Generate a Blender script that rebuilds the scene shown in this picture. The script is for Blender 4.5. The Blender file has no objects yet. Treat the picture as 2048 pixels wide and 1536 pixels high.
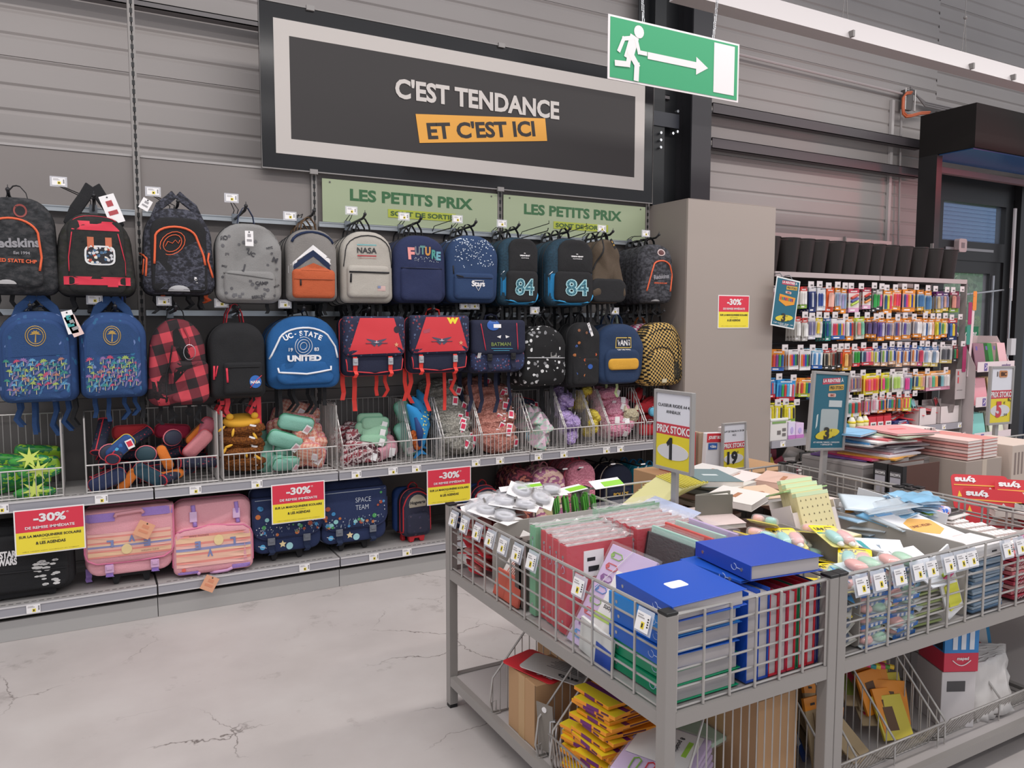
import bpy, bmesh, math, random
from mathutils import Vector as V, Matrix as M, Euler, noise
from mathutils.bvhtree import BVHTree
PI = math.pi
R = random.Random(7)
SC = bpy.context.scene
COL = SC.collection
# ---------------- camera (measured from the vanishing points of the photograph) ----------------
FPX, EYE = 1550.0, 1.65
def _axes():
    dx = V((3850-1024, -(645-768), -FPX)).normalized()
    dy = V((168-1024, -(641-768), -FPX)).normalized()
    dy = (dy - dx*dx.dot(dy)).normalized()
    return M((dx, dy, dx.cross(dy)))
CR = _axes()
def at(px, py, x=None, y=None, z=None):
    "a point of the 2048x1536 photograph carried onto a plane of the room"
    d = CR @ V((px-1024, -(py-768), -FPX)); o = V((0, 0, EYE))
    t = (x-o.x)/d.x if x is not None else ((y-o.y)/d.y if y is not None else (z-o.z)/d.z)
    return o + d*t
cd = bpy.data.cameras.new('camera'); cam = bpy.data.objects.new('camera', cd); COL.objects.link(cam)
cam.matrix_world = M.Translation((0, 0, EYE)) @ CR.to_4x4()
cd.sensor_width = 36; cd.lens = 36*FPX/2048; cd.clip_start = .05; cd.clip_end = 200
SC.camera = cam
# ---------------- world, lights, exposure ----------------
W = bpy.data.worlds.new('world'); SC.world = W; W.use_nodes = True
bg = W.node_tree.nodes['Background']
bg.inputs[0].default_value = (.90, .93, 1, 1); bg.inputs[1].default_value = .62
SC.view_settings.view_transform = 'Standard'; SC.view_settings.look = 'None'
SC.view_settings.exposure = 0.0; SC.view_settings.gamma = 1; SC.view_settings.use_curve_mapping = False
def area(name, loc, rot, sx, sy, power, color=(1, .95, .92)):
    l = bpy.data.lights.new(name, 'AREA'); l.shape = 'RECTANGLE'; l.size = sx; l.size_y = sy
    l.energy = power; l.color = color
    o = bpy.data.objects.new(name, l); COL.objects.link(o); o.location = loc; o.rotation_euler = rot
    return o
for yy, pw in ((-2.4, 90), (.1, 205), (2.75, 260)):
    area('ceiling_light_row', (4.0, yy, 4.9), (0, 0, 0), 15, .22, pw)
area('entrance_red_light', (8.9, 3.7, 3.4), (0, math.radians(35), 0), .25, .25, 15, (1, .04, .07))
# ---------------- materials ----------------
def lin(h):
    if isinstance(h, tuple): return tuple(h)+((1,) if len(h) == 3 else ())
    c = [int(h[i:i+2], 16)/255 for i in (0, 2, 4)]
    return tuple((a/12.92 if a <= .04045 else ((a+.055)/1.055)**2.4) for a in c)+(1,)
MATS = {}
class NT:
    "small helper round a material's node tree"
    def __init__(s, name):
        s.m = bpy.data.materials.new(name); s.m.use_nodes = True; s.t = s.m.node_tree
        s.b = s.t.nodes['Principled BSDF']
    def n(s, kind, **kw):
        nd = s.t.nodes.new('ShaderNode'+kind)
        for k, v in kw.items():
            if k[0] == '_': setattr(nd, k[1:], v)
            else:
                key = int(k[1:]) if k[0] == 'i' and k[1:].isdigit() else k
                if isinstance(v, bpy.types.NodeSocket): s.t.links.new(v, nd.inputs[key])
                else: nd.inputs[key].default_value = v
        return nd
    def l(s, a, b): s.t.links.new(a, b)
    def co(s, scale=(1, 1, 1), rot=(0, 0, 0)):
        t = s.n('TexCoord'); mp = s.n('Mapping', Vector=t.outputs['Object']); mp.inputs['Scale'].default_value = scale
        mp.inputs['Rotation'].default_value = rot; return mp.outputs[0]
    def ramp(s, fac, stops, const=False):
        r = s.n('ValToRGB', Fac=fac); e = r.color_ramp
        if const: e.interpolation = 'CONSTANT'
        while len(e.elements) < len(stops): e.elements.new(.5)
        for el, (p, c) in zip(e.elements, stops): el.position = p; el.color = lin(c)
        return r.outputs[0]
    def bump(s, h, st=.3, dist=.01):
        b = s.n('Bump', Height=h, Strength=st, Distance=dist); s.l(b.outputs[0], s.b.inputs['Normal'])
    def fin(s, rough=.6, metal=0, color=None, **kw):
        s.b.inputs['Roughness'].default_value = rough; s.b.inputs['Metallic'].default_value = metal
        if color is not None:
            if isinstance(color, bpy.types.NodeSocket): s.l(color, s.b.inputs['Base Color'])
            else: s.b.inputs['Base Color'].default_value = lin(color)
        for k, v in kw.items(): s.b.inputs[k.replace('_', ' ')].default_value = v
        return s.m
def mat(h, rough=.55, metal=0, **kw):
    key = (h, rough, metal, tuple(sorted(kw.items())))
    if key not in MATS: MATS[key] = NT('plain').fin(rough, metal, h, **kw)
    return MATS[key]
def cloth(h, h2=None, sc=220, rough=.9):
    "woven fabric: fine weave bump and faint tonal noise"
    key = ('cloth', h, h2, sc, rough)
    if key not in MATS:
        t = NT('fabric'); c = t.co(); n1 = t.n('TexNoise', Vector=c, Scale=sc, Detail=2)
        n2 = t.n('TexNoise', Vector=c, Scale=9, Detail=3)
        a = lin(h); b = lin(h2) if h2 else tuple(min(1, x*.78) for x in a[:3])+(1,)
        mx = t.n('Mix', _data_type='RGBA', i0=n1.outputs[0]); mx.inputs[6].default_value = a; mx.inputs[7].default_value = b
        ad = t.n('Math', _operation='MULTIPLY_ADD', i0=n2.outputs[0], i1=3.0, i2=n1.outputs[0])
        t.bump(ad.outputs[0], .35, .006); MATS[key] = t.fin(rough, 0, mx.outputs[2])
    return MATS[key]
def camo(cs, sc=14, hard=True, rough=.85, stretch=(1, 1, 1.6)):
    key = ('camo', tuple(cs), sc)
    if key not in MATS:
        t = NT('printed_fabric'); n1 = t.n('TexNoise', Vector=t.co(stretch), Scale=sc, Detail=4, Roughness=.6)
        k = len(cs); st = [(0, cs[0])]+[(.36+.28*i/(k-1), c) for i, c in enumerate(cs[1:], 0)]
        MATS[key] = t.fin(rough, 0, t.ramp(n1.outputs[0], st, hard))
    return MATS[key]
def cells(cs, sc=40, base=None, thr=.3, rough=.85, stretch=(1, 1, 1), rnd=1.0):
    "scattered coloured motifs on a ground colour"
    key = ('cells', tuple(cs), sc, base, thr, stretch)
    if key not in MATS:
        t = NT('printed_fabric'); co = t.co(stretch)
        v = t.n('TexVoronoi', Vector=co, Scale=sc, Randomness=rnd)
        n = t.n('TexNoise', Vector=co, Scale=sc*2.2)
        h = t.n('SeparateColor', Color=v.outputs['Color'])
        k = len(cs); rp = t.ramp(h.outputs[0], [(i/k, c) for i, c in enumerate(cs)], True)
        ad = t.n('Math', _operation='MULTIPLY_ADD', i0=n.outputs[0], i1=.5, i2=v.outputs['Distance'])
        lt = t.n('Math', _operation='LESS_THAN', i0=ad.outputs[0], i1=thr+.25)
        mx = t.n('Mix', _data_type='RGBA', i0=lt.outputs[0]); mx.inputs[6].default_value = lin(base or cs[0]); t.l(rp, mx.inputs[7])
        MATS[key] = t.fin(rough, 0, mx.outputs[2])
    return MATS[key]
def checker(a, b, sc, rot=(0, 0, 0), rough=.85):
    key = ('chk', a, b, sc, rot)
    if key not in MATS:
        t = NT('chequered_fabric'); c = t.n('TexChecker', Vector=t.co((1, .001, 1), rot), Scale=sc)
        c.inputs['Color1'].default_value = lin(a); c.inputs['Color2'].default_value = lin(b)
        MATS[key] = t.fin(rough, 0, c.outputs[0])
    return MATS[key]
def plaid(a, b, c, sc=9):
    key = ('plaid', a, b, c)
    if key not in MATS:
        t = NT('tartan_fabric'); s = t.n('SeparateXYZ', Vector=t.co((sc, sc, sc), (0, .25, 0))); o = []
        for ax in (0, 2):
            f = t.n('Math', _operation='FRACT', i0=s.outputs[ax]); o.append(t.n('Math', _operation='GREATER_THAN', i0=f.outputs[0], i1=.5).outputs[0])
        ad = t.n('Math', _operation='ADD', i0=o[0], i1=o[1]); hv = t.n('Math', _operation='MULTIPLY', i0=ad.outputs[0], i1=.5)
        MATS[key] = t.fin(.85, 0, t.ramp(hv.outputs[0], [(0, a), (.25, b), (.75, c)], True))
    return MATS[key]
def fluffy(a, b, sc=60):
    key = ('fluff', a, b, sc)
    if key not in MATS:
        t = NT('teddy_fleece'); v = t.n('TexVoronoi', Vector=t.co(), Scale=sc); n = t.n('TexNoise', Vector=t.co(), Scale=sc*3)
        ad = t.n('Math', _operation='MULTIPLY_ADD', i0=n.outputs[0], i1=.4, i2=v.outputs['Distance'])
        cl = t.ramp(ad.outputs[0], [(.15, a), (.9, b)]); inv = t.n('Math', _operation='SUBTRACT', i0=1.0, i1=ad.outputs[0])
        t.bump(inv.outputs[0], .9, .012); MATS[key] = t.fin(1, 0, cl)
    return MATS[key]
def glass(h='ffffff', alpha=.25, rough=.08):
    key = ('film', h, alpha, rough)
    if key not in MATS:
        t = NT('clear_film'); MATS[key] = t.fin(rough, 0, h, Alpha=alpha, Specular_IOR_Level=.8)
    return MATS[key]
def glow(h, st):
    key = ('glow', h, st)
    if key not in MATS:
        t = NT('lit'); t.b.inputs['Emission Color'].default_value = lin(h); MATS[key] = t.fin(.4, 0, h, Emission_Strength=st)
    return MATS[key]
GREY = mat('a19c99', .42); GREYD = mat('6f6b69', .5); PANEL = mat('8d8785', .55); WIRE = mat('c2bebb', .3, .35)
BLACK = mat('17181a', .45); WHITE = mat('e9e6e6', .5); CARD = mat('f1eeee', .55); CHROME = mat('c9ccd0', .22, .9)
INK = mat('25262a', .6); YEL = mat('f0dc3c', .55); RED = mat('d9344a', .55); KRAFT = mat('b28c66', .8)
# ---------------- mesh builder ----------------
class B:
    def __init__(s): s.v = []; s.f = []; s.mi = []; s.cur = 0
    def add(s, vs, fs, T=None):
        k = len(s.v); s.v += [tuple(T @ V(p)) if T else tuple(p) for p in vs]
        s.f += [tuple(i+k for i in f) for f in fs]; s.mi += [s.cur]*len(fs); return s
    def m(s, i): s.cur = i; return s
    def b2(s, x0, x1, y0, y1, z0, z1, T=None):
        return s.add([(x0, y0, z0), (x1, y0, z0), (x1, y1, z0), (x0, y1, z0), (x0, y0, z1), (x1, y0, z1), (x1, y1, z1), (x0, y1, z1)],
            [(0, 3, 2, 1), (4, 5, 6, 7), (0, 1, 5, 4), (1, 2, 6, 5), (2, 3, 7, 6), (3, 0, 4, 7)], T)
    def box(s, c, d, T=None):
        return s.b2(c[0]-d[0]/2, c[0]+d[0]/2, c[1]-d[1]/2, c[1]+d[1]/2, c[2]-d[2]/2, c[2]+d[2]/2, T)
    def tube(s, pts, r, n=6, close=False, T=None, flat=None):
        pts = [V(p) for p in pts]; N = len(pts); vs = []; fs = []; up = None
        for i, p in enumerate(pts):
            a = pts[(i-1) % N] if (close or i) else p; b = pts[(i+1) % N] if (close or i < N-1) else p
            t = (b-a).normalized() if (b-a).length > 1e-9 else V((0, 0, 1))
            if up is None: up = V((0, 0, 1)) if abs(t.z) < .9 else V((0, 1, 0))
            u = t.cross(up)
            if u.length < 1e-6: u = t.orthogonal()
            u.normalize(); w = u.cross(t).normalized(); up = w
            rr = r[i] if isinstance(r, (list, tuple)) else r
            for k in range(n):
                an = 2*PI*k/n + (PI/n if n == 4 else 0); vs.append(p+u*math.cos(an)*rr+w*math.sin(an)*rr*(flat or 1))
        for i in range(N if close else N-1):
            j = (i+1) % N
            for k in range(n): fs.append((i*n+k, i*n+(k+1) % n, j*n+(k+1) % n, j*n+k))
        if not close: fs += [tuple(range(n-1, -1, -1)), tuple((N-1)*n+k for k in range(n))]
        return s.add(vs, fs, T)
    def ribbon(s, pts, w, th=.002, axis=(1, 0, 0), T=None):
        "a flat strap along pts, its width along axis"
        ax = V(axis).normalized(); pts = [V(p) for p in pts]; vs = []; fs = []; N = len(pts)
        for i, p in enumerate(pts):
            t = (pts[min(i+1, N-1)]-pts[max(i-1, 0)]).normalized(); nn = t.cross(ax).normalized()*th/2; a = ax*w/2
            vs += [p-a-nn, p+a-nn, p+a+nn, p-a+nn]
        for i in range(N-1):
            k = i*4
            for q in range(4): fs.append((k+q, k+(q+1) % 4, k+4+(q+1) % 4, k+4+q))
        fs += [(3, 2, 1, 0), (N*4-4, N*4-3, N*4-2, N*4-1)]
        return s.add(vs, fs, T)
    def prism(s, o, a, b, ax='y', T=None):
        "outline (2D, counter-clockwise seen from the front) pushed from a to b along an axis"
        n = len(o)
        def P(p, t): return (p[0], t, p[1]) if ax == 'y' else ((p[0], p[1], t) if ax == 'z' else (t, p[0], p[1]))
        return s.add([P(p, a) for p in o]+[P(p, b) for p in o],
            [tuple(range(n)), tuple(range(2*n-1, n-1, -1))]+[(i, i+n, (i+1) % n+n, (i+1) % n) for i in range(n)], T)
    def cyl(s, a, b, r, n=12, r2=None, T=None): return s.tube([a, b], [r, r if r2 is None else r2], n, T=T)
    def ball(s, c, r, nu=12, nv=8, T=None, e=1.0):
        vs = []; fs = []; r = (r, r, r) if not isinstance(r, tuple) else r
        def sp(x): return math.copysign(abs(x)**e, x)
        for j in range(nv+1):
            ph = PI*j/nv-PI/2
            for i in range(nu):
                th = 2*PI*i/nu
                vs.append((c[0]+r[0]*sp(math.cos(ph))*sp(math.cos(th)), c[1]+r[1]*sp(math.cos(ph))*sp(math.sin(th)), c[2]+r[2]*sp(math.sin(ph))))
        for j in range(nv):
            for i in range(nu): fs.append((j*nu+i, j*nu+(i+1) % nu, (j+1)*nu+(i+1) % nu, (j+1)*nu+i))
        return s.add(vs, fs, T)
    def puff(s, o, prof, T=None, wob=0, seed=0):
        "pillow over outline o (x,z): prof = [(scale, y)...] rings from back to front"
        n = len(o); cx = sum(p[0] for p in o)/n; cz = sum(p[1] for p in o)/n; vs = []; fs = []
        for k, (sc, y) in enumerate(prof):
            for p in o:
                x = cx+(p[0]-cx)*sc; z = cz+(p[1]-cz)*sc; yy = y
                if wob and sc < 1: yy += wob*noise.noise(V((x*9+seed*7, z*9, seed)))*1.6
                vs.append((x, yy, z))
        for k in range(len(prof)-1):
            for i in range(n): fs.append((k*n+i, k*n+(i+1) % n, (k+1)*n+(i+1) % n, (k+1)*n+i))
        vs += [(cx, prof[0][1], cz), (cx, prof[-1][1]+(wob*noise.noise(V((cx*9+seed*7, cz*9, seed)))*1.6 if wob else 0), cz)]
        L = len(vs)
        for i in range(n):
            fs.append(((i+1) % n, i, L-2)); q = (len(prof)-1)*n; fs.append((q+i, q+(i+1) % n, L-1))
        return s.add(vs, fs, T)
def mesh(b, name='m', mats=(), smooth=False):
    me = bpy.data.meshes.new(name); me.from_pydata(b.v, [], b.f)
    for m in mats: me.materials.append(m)
    if len(mats) > 1: me.polygons.foreach_set('material_index', b.mi)
    if smooth: me.polygons.foreach_set('use_smooth', [True]*len(b.f))
    me.update(); return me
def obj(name, b, m, par=None, smooth=False, kind=None, loc=None, rot=None, label=None, bev=0):
    mats = m if isinstance(m, (list, tuple)) else (m,)
    me = b if isinstance(b, bpy.types.Mesh) else mesh(b, name, mats, smooth)
    o = bpy.data.objects.new(name, me); COL.objects.link(o)
    if par: o.parent = par
    if loc is not None: o.location = loc
    if rot is not None: o.rotation_euler = rot
    if kind: o['kind'] = kind
    if label: o['label'] = label
    if bev:
        md = o.modifiers.new('bevel', 'BEVEL'); md.width = bev; md.segments = 2; md.limit_method = 'ANGLE'
    return o
def tag(o, label, cat, group=None):
    o['label'] = label; o['category'] = cat
    if group: o['group'] = group
    return o
def thing(name, label, cat, loc=(0, 0, 0), rot=(0, 0, 0), group=None):
    o = bpy.data.objects.new(name, None); COL.objects.link(o); o.empty_display_size = .05
    o.location = loc; o.rotation_euler = rot; return tag(o, label, cat, group)
def struct(name, b, m, **k): return obj(name, b, m, kind='structure', **k)
def dup(o, loc=None, rot=None, par=None, label=None, group=None, scale=None):
    c = o.copy(); COL.objects.link(c); c.parent = par
    if loc is not None: c.location = loc
    if rot is not None: c.rotation_euler = rot
    if scale is not None: c.scale = scale
    if label: c['label'] = label
    if group: c['group'] = group
    for ch in o.children: dup(ch, par=c)
    return c
# ---------------- outlines ----------------
def rrect(w, h, r, n=5, cx=0, cz=0, top=None):
    "rounded rectangle; top = another radius for the upper corners"
    o = []; t = top if top is not None else r
    for (sx, sz, a0, rr) in ((1, -1, -PI/2, r), (1, 1, 0, t), (-1, 1, PI/2, t), (-1, -1, PI, r)):
        rr = min(rr, w/2*.999, h/2*.999)
        for k in range(n+1):
            a = a0+PI/2*k/n; o.append((cx+sx*(w/2-rr)+rr*math.cos(a), cz+sz*(h/2-rr)+rr*math.sin(a)))
    return o
def ell(a, b, n=20, cx=0, cz=0): return [(cx+a*math.cos(2*PI*k/n), cz+b*math.sin(2*PI*k/n)) for k in range(n)]
def star(r1, r2, n=5, cx=0, cz=0, a0=PI/2): return [(cx+(r1 if k % 2 == 0 else r2)*math.cos(a0+PI*k/n), cz+(r1 if k % 2 == 0 else r2)*math.sin(a0+PI*k/n)) for k in range(2*n)]
# ---------------- lettering and prints ----------------
TXT = {}
def textmesh(s, bold=0.02, align='CENTER', ext=0, space=1.0, lsp=1.0):
    key = (s, bold, align, ext, space, lsp)
    if key in TXT: return TXT[key]
    cu = bpy.data.curves.new('t', 'FONT'); cu.body = s; cu.size = 1; cu.align_x = align; cu.resolution_u = 3
    cu.offset = bold; cu.extrude = ext; cu.space_character = space; cu.space_line = lsp
    o = bpy.data.objects.new('t', cu); COL.objects.link(o); dg = bpy.context.evaluated_depsgraph_get()
    me = o.evaluated_get(dg).to_mesh(); vs = [v.co.copy() for v in me.vertices]; fs = [tuple(p.vertices) for p in me.polygons]
    o.to_mesh_clear(); bpy.data.objects.remove(o); bpy.data.curves.remove(cu)
    x0 = min(v.x for v in vs); x1 = max(v.x for v in vs); y0 = min(v.y for v in vs); y1 = max(v.y for v in vs)
    vs = [((v.x-(x0+x1)/2), (v.y-(y0+y1)/2), v.z) for v in vs]; TXT[key] = (vs, fs, x1-x0, y1-y0); return TXT[key]
FRONT = M.Rotation(PI/2, 4, 'X')      # text plane turned to face -Y
def addtext(b, s, w=None, h=None, T=None, bold=.02, **k):
    vs, fs, tw, th = textmesh(s, bold, **k)
    sx = (w/tw) if w else h/th; sy = (h/th) if h else sx
    if w and not h: sy = sx
    if h and not w: sx = sy
    b.add([(x*sx, y*sy, z*sx) for x, y, z in vs], fs, T); return b
def text(par, s, w, h, loc, m, bold=.02, rot=None, name='lettering', plane='front', **k):
    if not s.strip(): return None
    T = M.Translation(loc) @ (rot.to_4x4() if rot is not None else M.Identity(4)) @ (FRONT if plane == 'front' else M.Identity(4))
    return obj(name, addtext(B(), s, w, h, T, bold, **k), m, par)
def project(b, body, off=.0015):
    "lay a print drawn in x,z onto the front (-y side) of one or more meshes of the same frame"
    if not isinstance(body, (list, tuple)): body = [body]
    trees = []
    for o in body:
        me = o.data; trees.append(BVHTree.FromPolygons([v.co for v in me.vertices], [tuple(p.vertices) for p in me.polygons]))
    out = []
    for p in b.v:
        best = None
        for t in trees:
            h = t.ray_cast(V((p[0], -3, p[2])), V((0, 1, 0)))[0]
            if h is not None and (best is None or h.y < best): best = h.y
        out.append((p[0], (best if best is not None else p[1])-off, p[2]))
    b.v = out; return b
def poly(b, o, y=0):
    n = len(o); cx = sum(p[0] for p in o)/n; cz = sum(p[1] for p in o)/n
    return b.add([(p[0], y, p[1]) for p in o]+[(cx, y, cz)], [(i, (i+1) % n, n) for i in range(n)])
def print_on(par, body, shapes, m, name='print', off=.0015, label=None):
    b = B()
    for o in shapes: poly(b, o)
    return obj(name, project(b, body, off), m, par, label=label)
def text_on(par, body, s, w, h, cx, cz, m, bold=.02, off=.002, ang=0, **k):
    T = M.Translation((cx, 0, cz)) @ M.Rotation(ang, 4, 'Y') @ FRONT
    return obj('lettering', project(addtext(B(), s, w, h, T, bold, **k), body, off), m, par)
# ================= THE SETTING =================
YW = 5.5                                            # inner face of the outer wall
def m_floor():
    t = NT('polished_concrete'); c = t.co()
    n1 = t.n('TexNoise', Vector=c, Scale=1.3, Detail=6, Roughness=.6); n2 = t.n('TexNoise', Vector=c, Scale=45, Detail=4)
    n3 = t.n('TexNoise', Vector=c, Scale=3.1, Detail=5, Roughness=.7)
    base = t.ramp(n1.outputs[0], [(.3, 'aea7a4'), (.5, 'b8b1ae'), (.7, 'c0bab7')])
    st = t.ramp(n3.outputs[0], [(.60, 'ffffff'), (.72, 'a8a29f')])
    m1 = t.n('Mix', _data_type='RGBA', _blend_type='MULTIPLY', i0=.55); t.l(base, m1.inputs[6]); t.l(st, m1.inputs[7])
    wn = t.n('TexNoise', Vector=c, Scale=2.2, Detail=5, Roughness=.65)
    vm = t.n('Mix', _data_type='RGBA', i0=.22); t.l(c, vm.inputs[6]); t.l(wn.outputs['Color'], vm.inputs[7])
    v = t.n('TexVoronoi', Vector=vm.outputs[2], Scale=2.4, _feature='DISTANCE_TO_EDGE')
    cr = t.ramp(v.outputs['Distance'], [(0, '8d8784'), (.006, 'ffffff')])
    cm = t.ramp(t.n('TexNoise', Vector=c, Scale=.9, Detail=2).outputs[0], [(.52, '000000'), (.6, 'ffffff')])
    m2 = t.n('Mix', _data_type='RGBA', _blend_type='MULTIPLY', i0=cm); t.l(m1.outputs[2], m2.inputs[6]); t.l(cr, m2.inputs[7])
    rr = t.n('Math', _operation='MULTIPLY_ADD', i0=n1.outputs[0], i1=.25, i2=.38); t.l(rr.outputs[0], t.b.inputs['Roughness'])
    t.bump(n2.outputs[0], .05, .004)
    m = t.fin(.5, 0, m2.outputs[2]); t.l(rr.outputs[0], t.b.inputs['Roughness']); return m
struct('floor', B().b2(-5, 16, -5, YW+.2, -.2, 0), m_floor())
# outer ground beyond the glass door
gr = NT('paving'); gm = gr.fin(.9, 0, gr.ramp(gr.n('TexNoise', Vector=gr.co(), Scale=5, Detail=5).outputs[0], [(.3, '9a9890'), (.7, 'b5b2a8')]))
struct('ground', B().b2(-5, 60, YW+.2, 45, -.25, -.02), gm)
# ribbed metal cladding
def m_clad():
    t = NT('white_cladding'); c = t.co(); n = t.n('TexNoise', Vector=c, Scale=60, Detail=2); n2 = t.n('TexNoise', Vector=c, Scale=.8, Detail=3)
    t.bump(n.outputs[0], .03, .002); return t.fin(.5, 0, t.ramp(n2.outputs[0], [(.3, '9a9390'), (.7, 'a29b98')]))
CLAD = m_clad()
def cladding(x0, x1, z0, z1):
    p = []; z = z0
    while z < z1:
        p += [(YW-.006, z), (YW-.006, z+.098), (YW+.0025, z+.114), (YW+.0025, z+.122), (YW-.006, z+.136)]
        k = int(round(z/.145))
        if k % 7 == 0: p += [(YW-.006, z+.14), (YW+.004, z+.1405), (YW+.004, z+.1435), (YW-.006, z+.144)]
        z += .145
    p += [(YW+.12, z1), (YW+.12, z0)]
    b = B(); n = len(p); b.add([(x0, y, zz) for y, zz in p]+[(x1, y, zz) for y, zz in p],
        [(i, i+1, i+1+n, i+n) for i in range(n-1)]+[(n-1, 0, n, 2*n-1)])
    return b
struct('wall_back', cladding(-4.5, 8.42, 0, 6.6), CLAD)
struct('wall_back.001', cladding(8.42, 14, 3.13, 6.6), CLAD)
DARK = mat('2b2a2d', .5); DARK2 = mat('1d1e21', .45)
# horizontal steel rails carried by the columns
def rail(x0, x1, z0, z1, y0=5.36, y1=5.44):
    b = B().b2(x0, x1, y0, y0+.006, z0, z1); b.b2(x0, x1, y0, y1, z1-.006, z1); b.b2(x0, x1, y0, y1, z0, z0+.006); return b
RAILM = mat('4c4649', .5)
struct('trim_1', rail(5.0, 8.0, 3.505, 3.60), RAILM)
struct('trim_2', rail(5.0, 8.0, 3.20, 3.295), RAILM)
struct('trim_3', rail(-4, 4.5, 3.552, 3.59), mat('6d6869', .5))
struct('trim_4', B().b2(7.62, 7.66, YW-.04, YW-.008, 0, 4.0), mat('b9b3b1', .5))
# steel H column
b = B(); b.b2(4.60, 4.82, 5.185, 5.2, 0, 5.2); b.b2(4.60, 4.82, 5.43, 5.445, 0, 5.2); b.b2(4.7, 4.71, 5.2, 5.43, 0, 5.2)
col = thing('steel_column', 'tall dark steel H column behind the grey pillar box', 'column')
obj('beam', b, mat('2e2d31', .5), col)
obj('side_plate', B().b2(4.17, 4.60, 5.38, 5.39, 0, 5.2), DARK2, col)
obj('side_post', B().b2(4.28, 4.40, 5.3, 5.38, 0, 5.2), mat('17191c', .5), col)
obj('strut', B().b2(4.17, 4.55, 5.29, 5.3, 3.30, 3.42), mat('30323a', .4), col)
b = B()
for x, z in ((4.52, 3.44), (4.52, 3.27), (4.47, 3.25), (4.34, 3.24), (4.34, 3.18), (4.34, 3.12)): b.cyl((x, 5.27, z), (x, 5.30, z), .012, 8)
obj('bolt', b, CHROME, col)
obj('bolt', B().cyl((4.87, 5.34, 3.39), (4.87, 5.36, 3.39), .012, 8), CHROME, col)
obj('rear_flange', B().b2(4.82, 4.98, 5.385, 5.40, 0, 5.2), mat('141517', .5), col)
# pillar casing
pil = thing('pillar_casing', 'tall plain grey brown casing box at the end of the bag shelves', 'pillar')
obj('front_panel', B().b2(4.06, 4.995, 4.6, 4.62, 0, 2.577), mat('a0958d', .5), pil)
obj('side_panel', B().b2(4.06, 4.08, 4.621, 5.12, 0, 2.577), mat('8c827c', .5), pil)  # side panels are a darker copy of the front, shade put into the colour
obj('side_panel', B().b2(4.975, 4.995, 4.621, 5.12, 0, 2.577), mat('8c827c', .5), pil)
obj('top_panel', B().b2(4.06, 4.995, 4.6, 5.12, 2.578, 2.582), mat('a0938c', .5), pil)
# ---- entrance: portal box, glazed door, window, things outdoors ----
por = thing('entrance_portal', 'black entrance portal hood on a square leg by the glass door', 'portal')
obj('hood', B().b2(7.69, 11.5, 4.6, 5.18, 3.352, 3.775), mat('1f1c1b', .8, Specular_IOR_Level=.2), por)
obj('leg', B().b2(7.69, 7.78, 4.98, 5.18, 0, 3.351), mat('201f20', .4), por)
obj('soffit', B().b2(7.72, 11.4, 4.63, 5.16, 3.342, 3.3515), mat('33639c', .25), por)
obj('light_strip', B().b2(7.785, 7.795, 5.0, 5.02, .5, 3.3), glow('ff5066', 2.2), por)
obj('pipe', B().cyl((7.81, 5.1, .1), (7.81, 5.1, 3.34), .018, 8), CHROME, por)
obj('cable_tray', B().b2(7.8, 11.4, 5.19, 5.25, 3.24, 3.30), mat('8a6c70', .5), por)
fm = mat('1a1a1c', .35); b = B()
for x0, x1, z0, z1 in ((8.42, 10.5, 3.12, 3.3), (8.42, 8.56, 0, 3.12), (9.80, 9.95, 0, 3.12), (8.56, 9.80, 2.36, 2.58), (8.56, 9.8, 3.02, 3.12)):
    b.b2(x0, x1, YW-.06, YW+.06, z0, z1)
struct('trim_5', b, fm)
struct('window_1', B().b2(8.56, 9.8, YW, YW+.012, 2.58, 3.02), glass('bcd4f0', .12, .05))
dr = bpy.data.objects.new('door_1', None); COL.objects.link(dr); dr['kind'] = 'structure'
obj('door_pane', B().b2(8.66, 9.56, YW-.005, YW+.008, .12, 2.22), glass('dfeaf5', .1, .05), dr)
b = B().b2(8.56, 8.66, YW-.04, YW+.04, 0, 2.36).b2(9.56, 9.8, YW-.04, YW+.04, 0, 2.36).b2(8.66, 9.56, YW-.04, YW+.04, 2.22, 2.36).b2(8.66, 9.56, YW-.04, YW+.04, 0, .12)
obj('door_frame', b, fm, dr)
obj('tube_reflection', B().b2(8.62, 8.98, YW+.04, YW+.06, 2.83, 2.86), glow('e8eef4', 1.0), dr) if 0 else None
obj('door_edge', B().b2(9.60, 9.63, YW-.06, YW-.041, .2, 2.2), mat('b8bdc4', .3, .7), dr)
obj('push_bar', B().tube([(8.62, YW-.10, 1.93), (9.75, YW-.10, 2.03)], .012, 8), CHROME, dr)
b = B().b2(8.62, 9.56, YW-.07, YW-.041, 2.47, 2.50); obj('closer_rail', b, mat('9a9a9c', .3, .6), dr)
al = thing('alarm_box', 'small white alarm box fixed above the glass door', 'alarm box')
obj('housing', B().prism(rrect(.15, .15, .03), 0, -.06, T=M.Translation((8.86, YW-.061, 2.52))), mat('c9bcba', .5), al)
obj('emblem', B().b2(8.83, 8.89, YW-.124, YW-.1215, 2.49, 2.55), mat('8b8385', .5), al)
# emergency sticker on the pane
es = thing('exit_sticker', 'green emergency exit sticker on the glass door reading SECOURS', 'sticker', (9.10, YW-.009, 1.475))
obj('backing', B().b2(-.335, .335, 0, .002, -.115, .115), mat('17734a', .5), es)
text(es, 'ISSUE DE SECOURS', .60, .10, (0, -.002, 0), mat('d8ddda', .5), .03)
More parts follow.
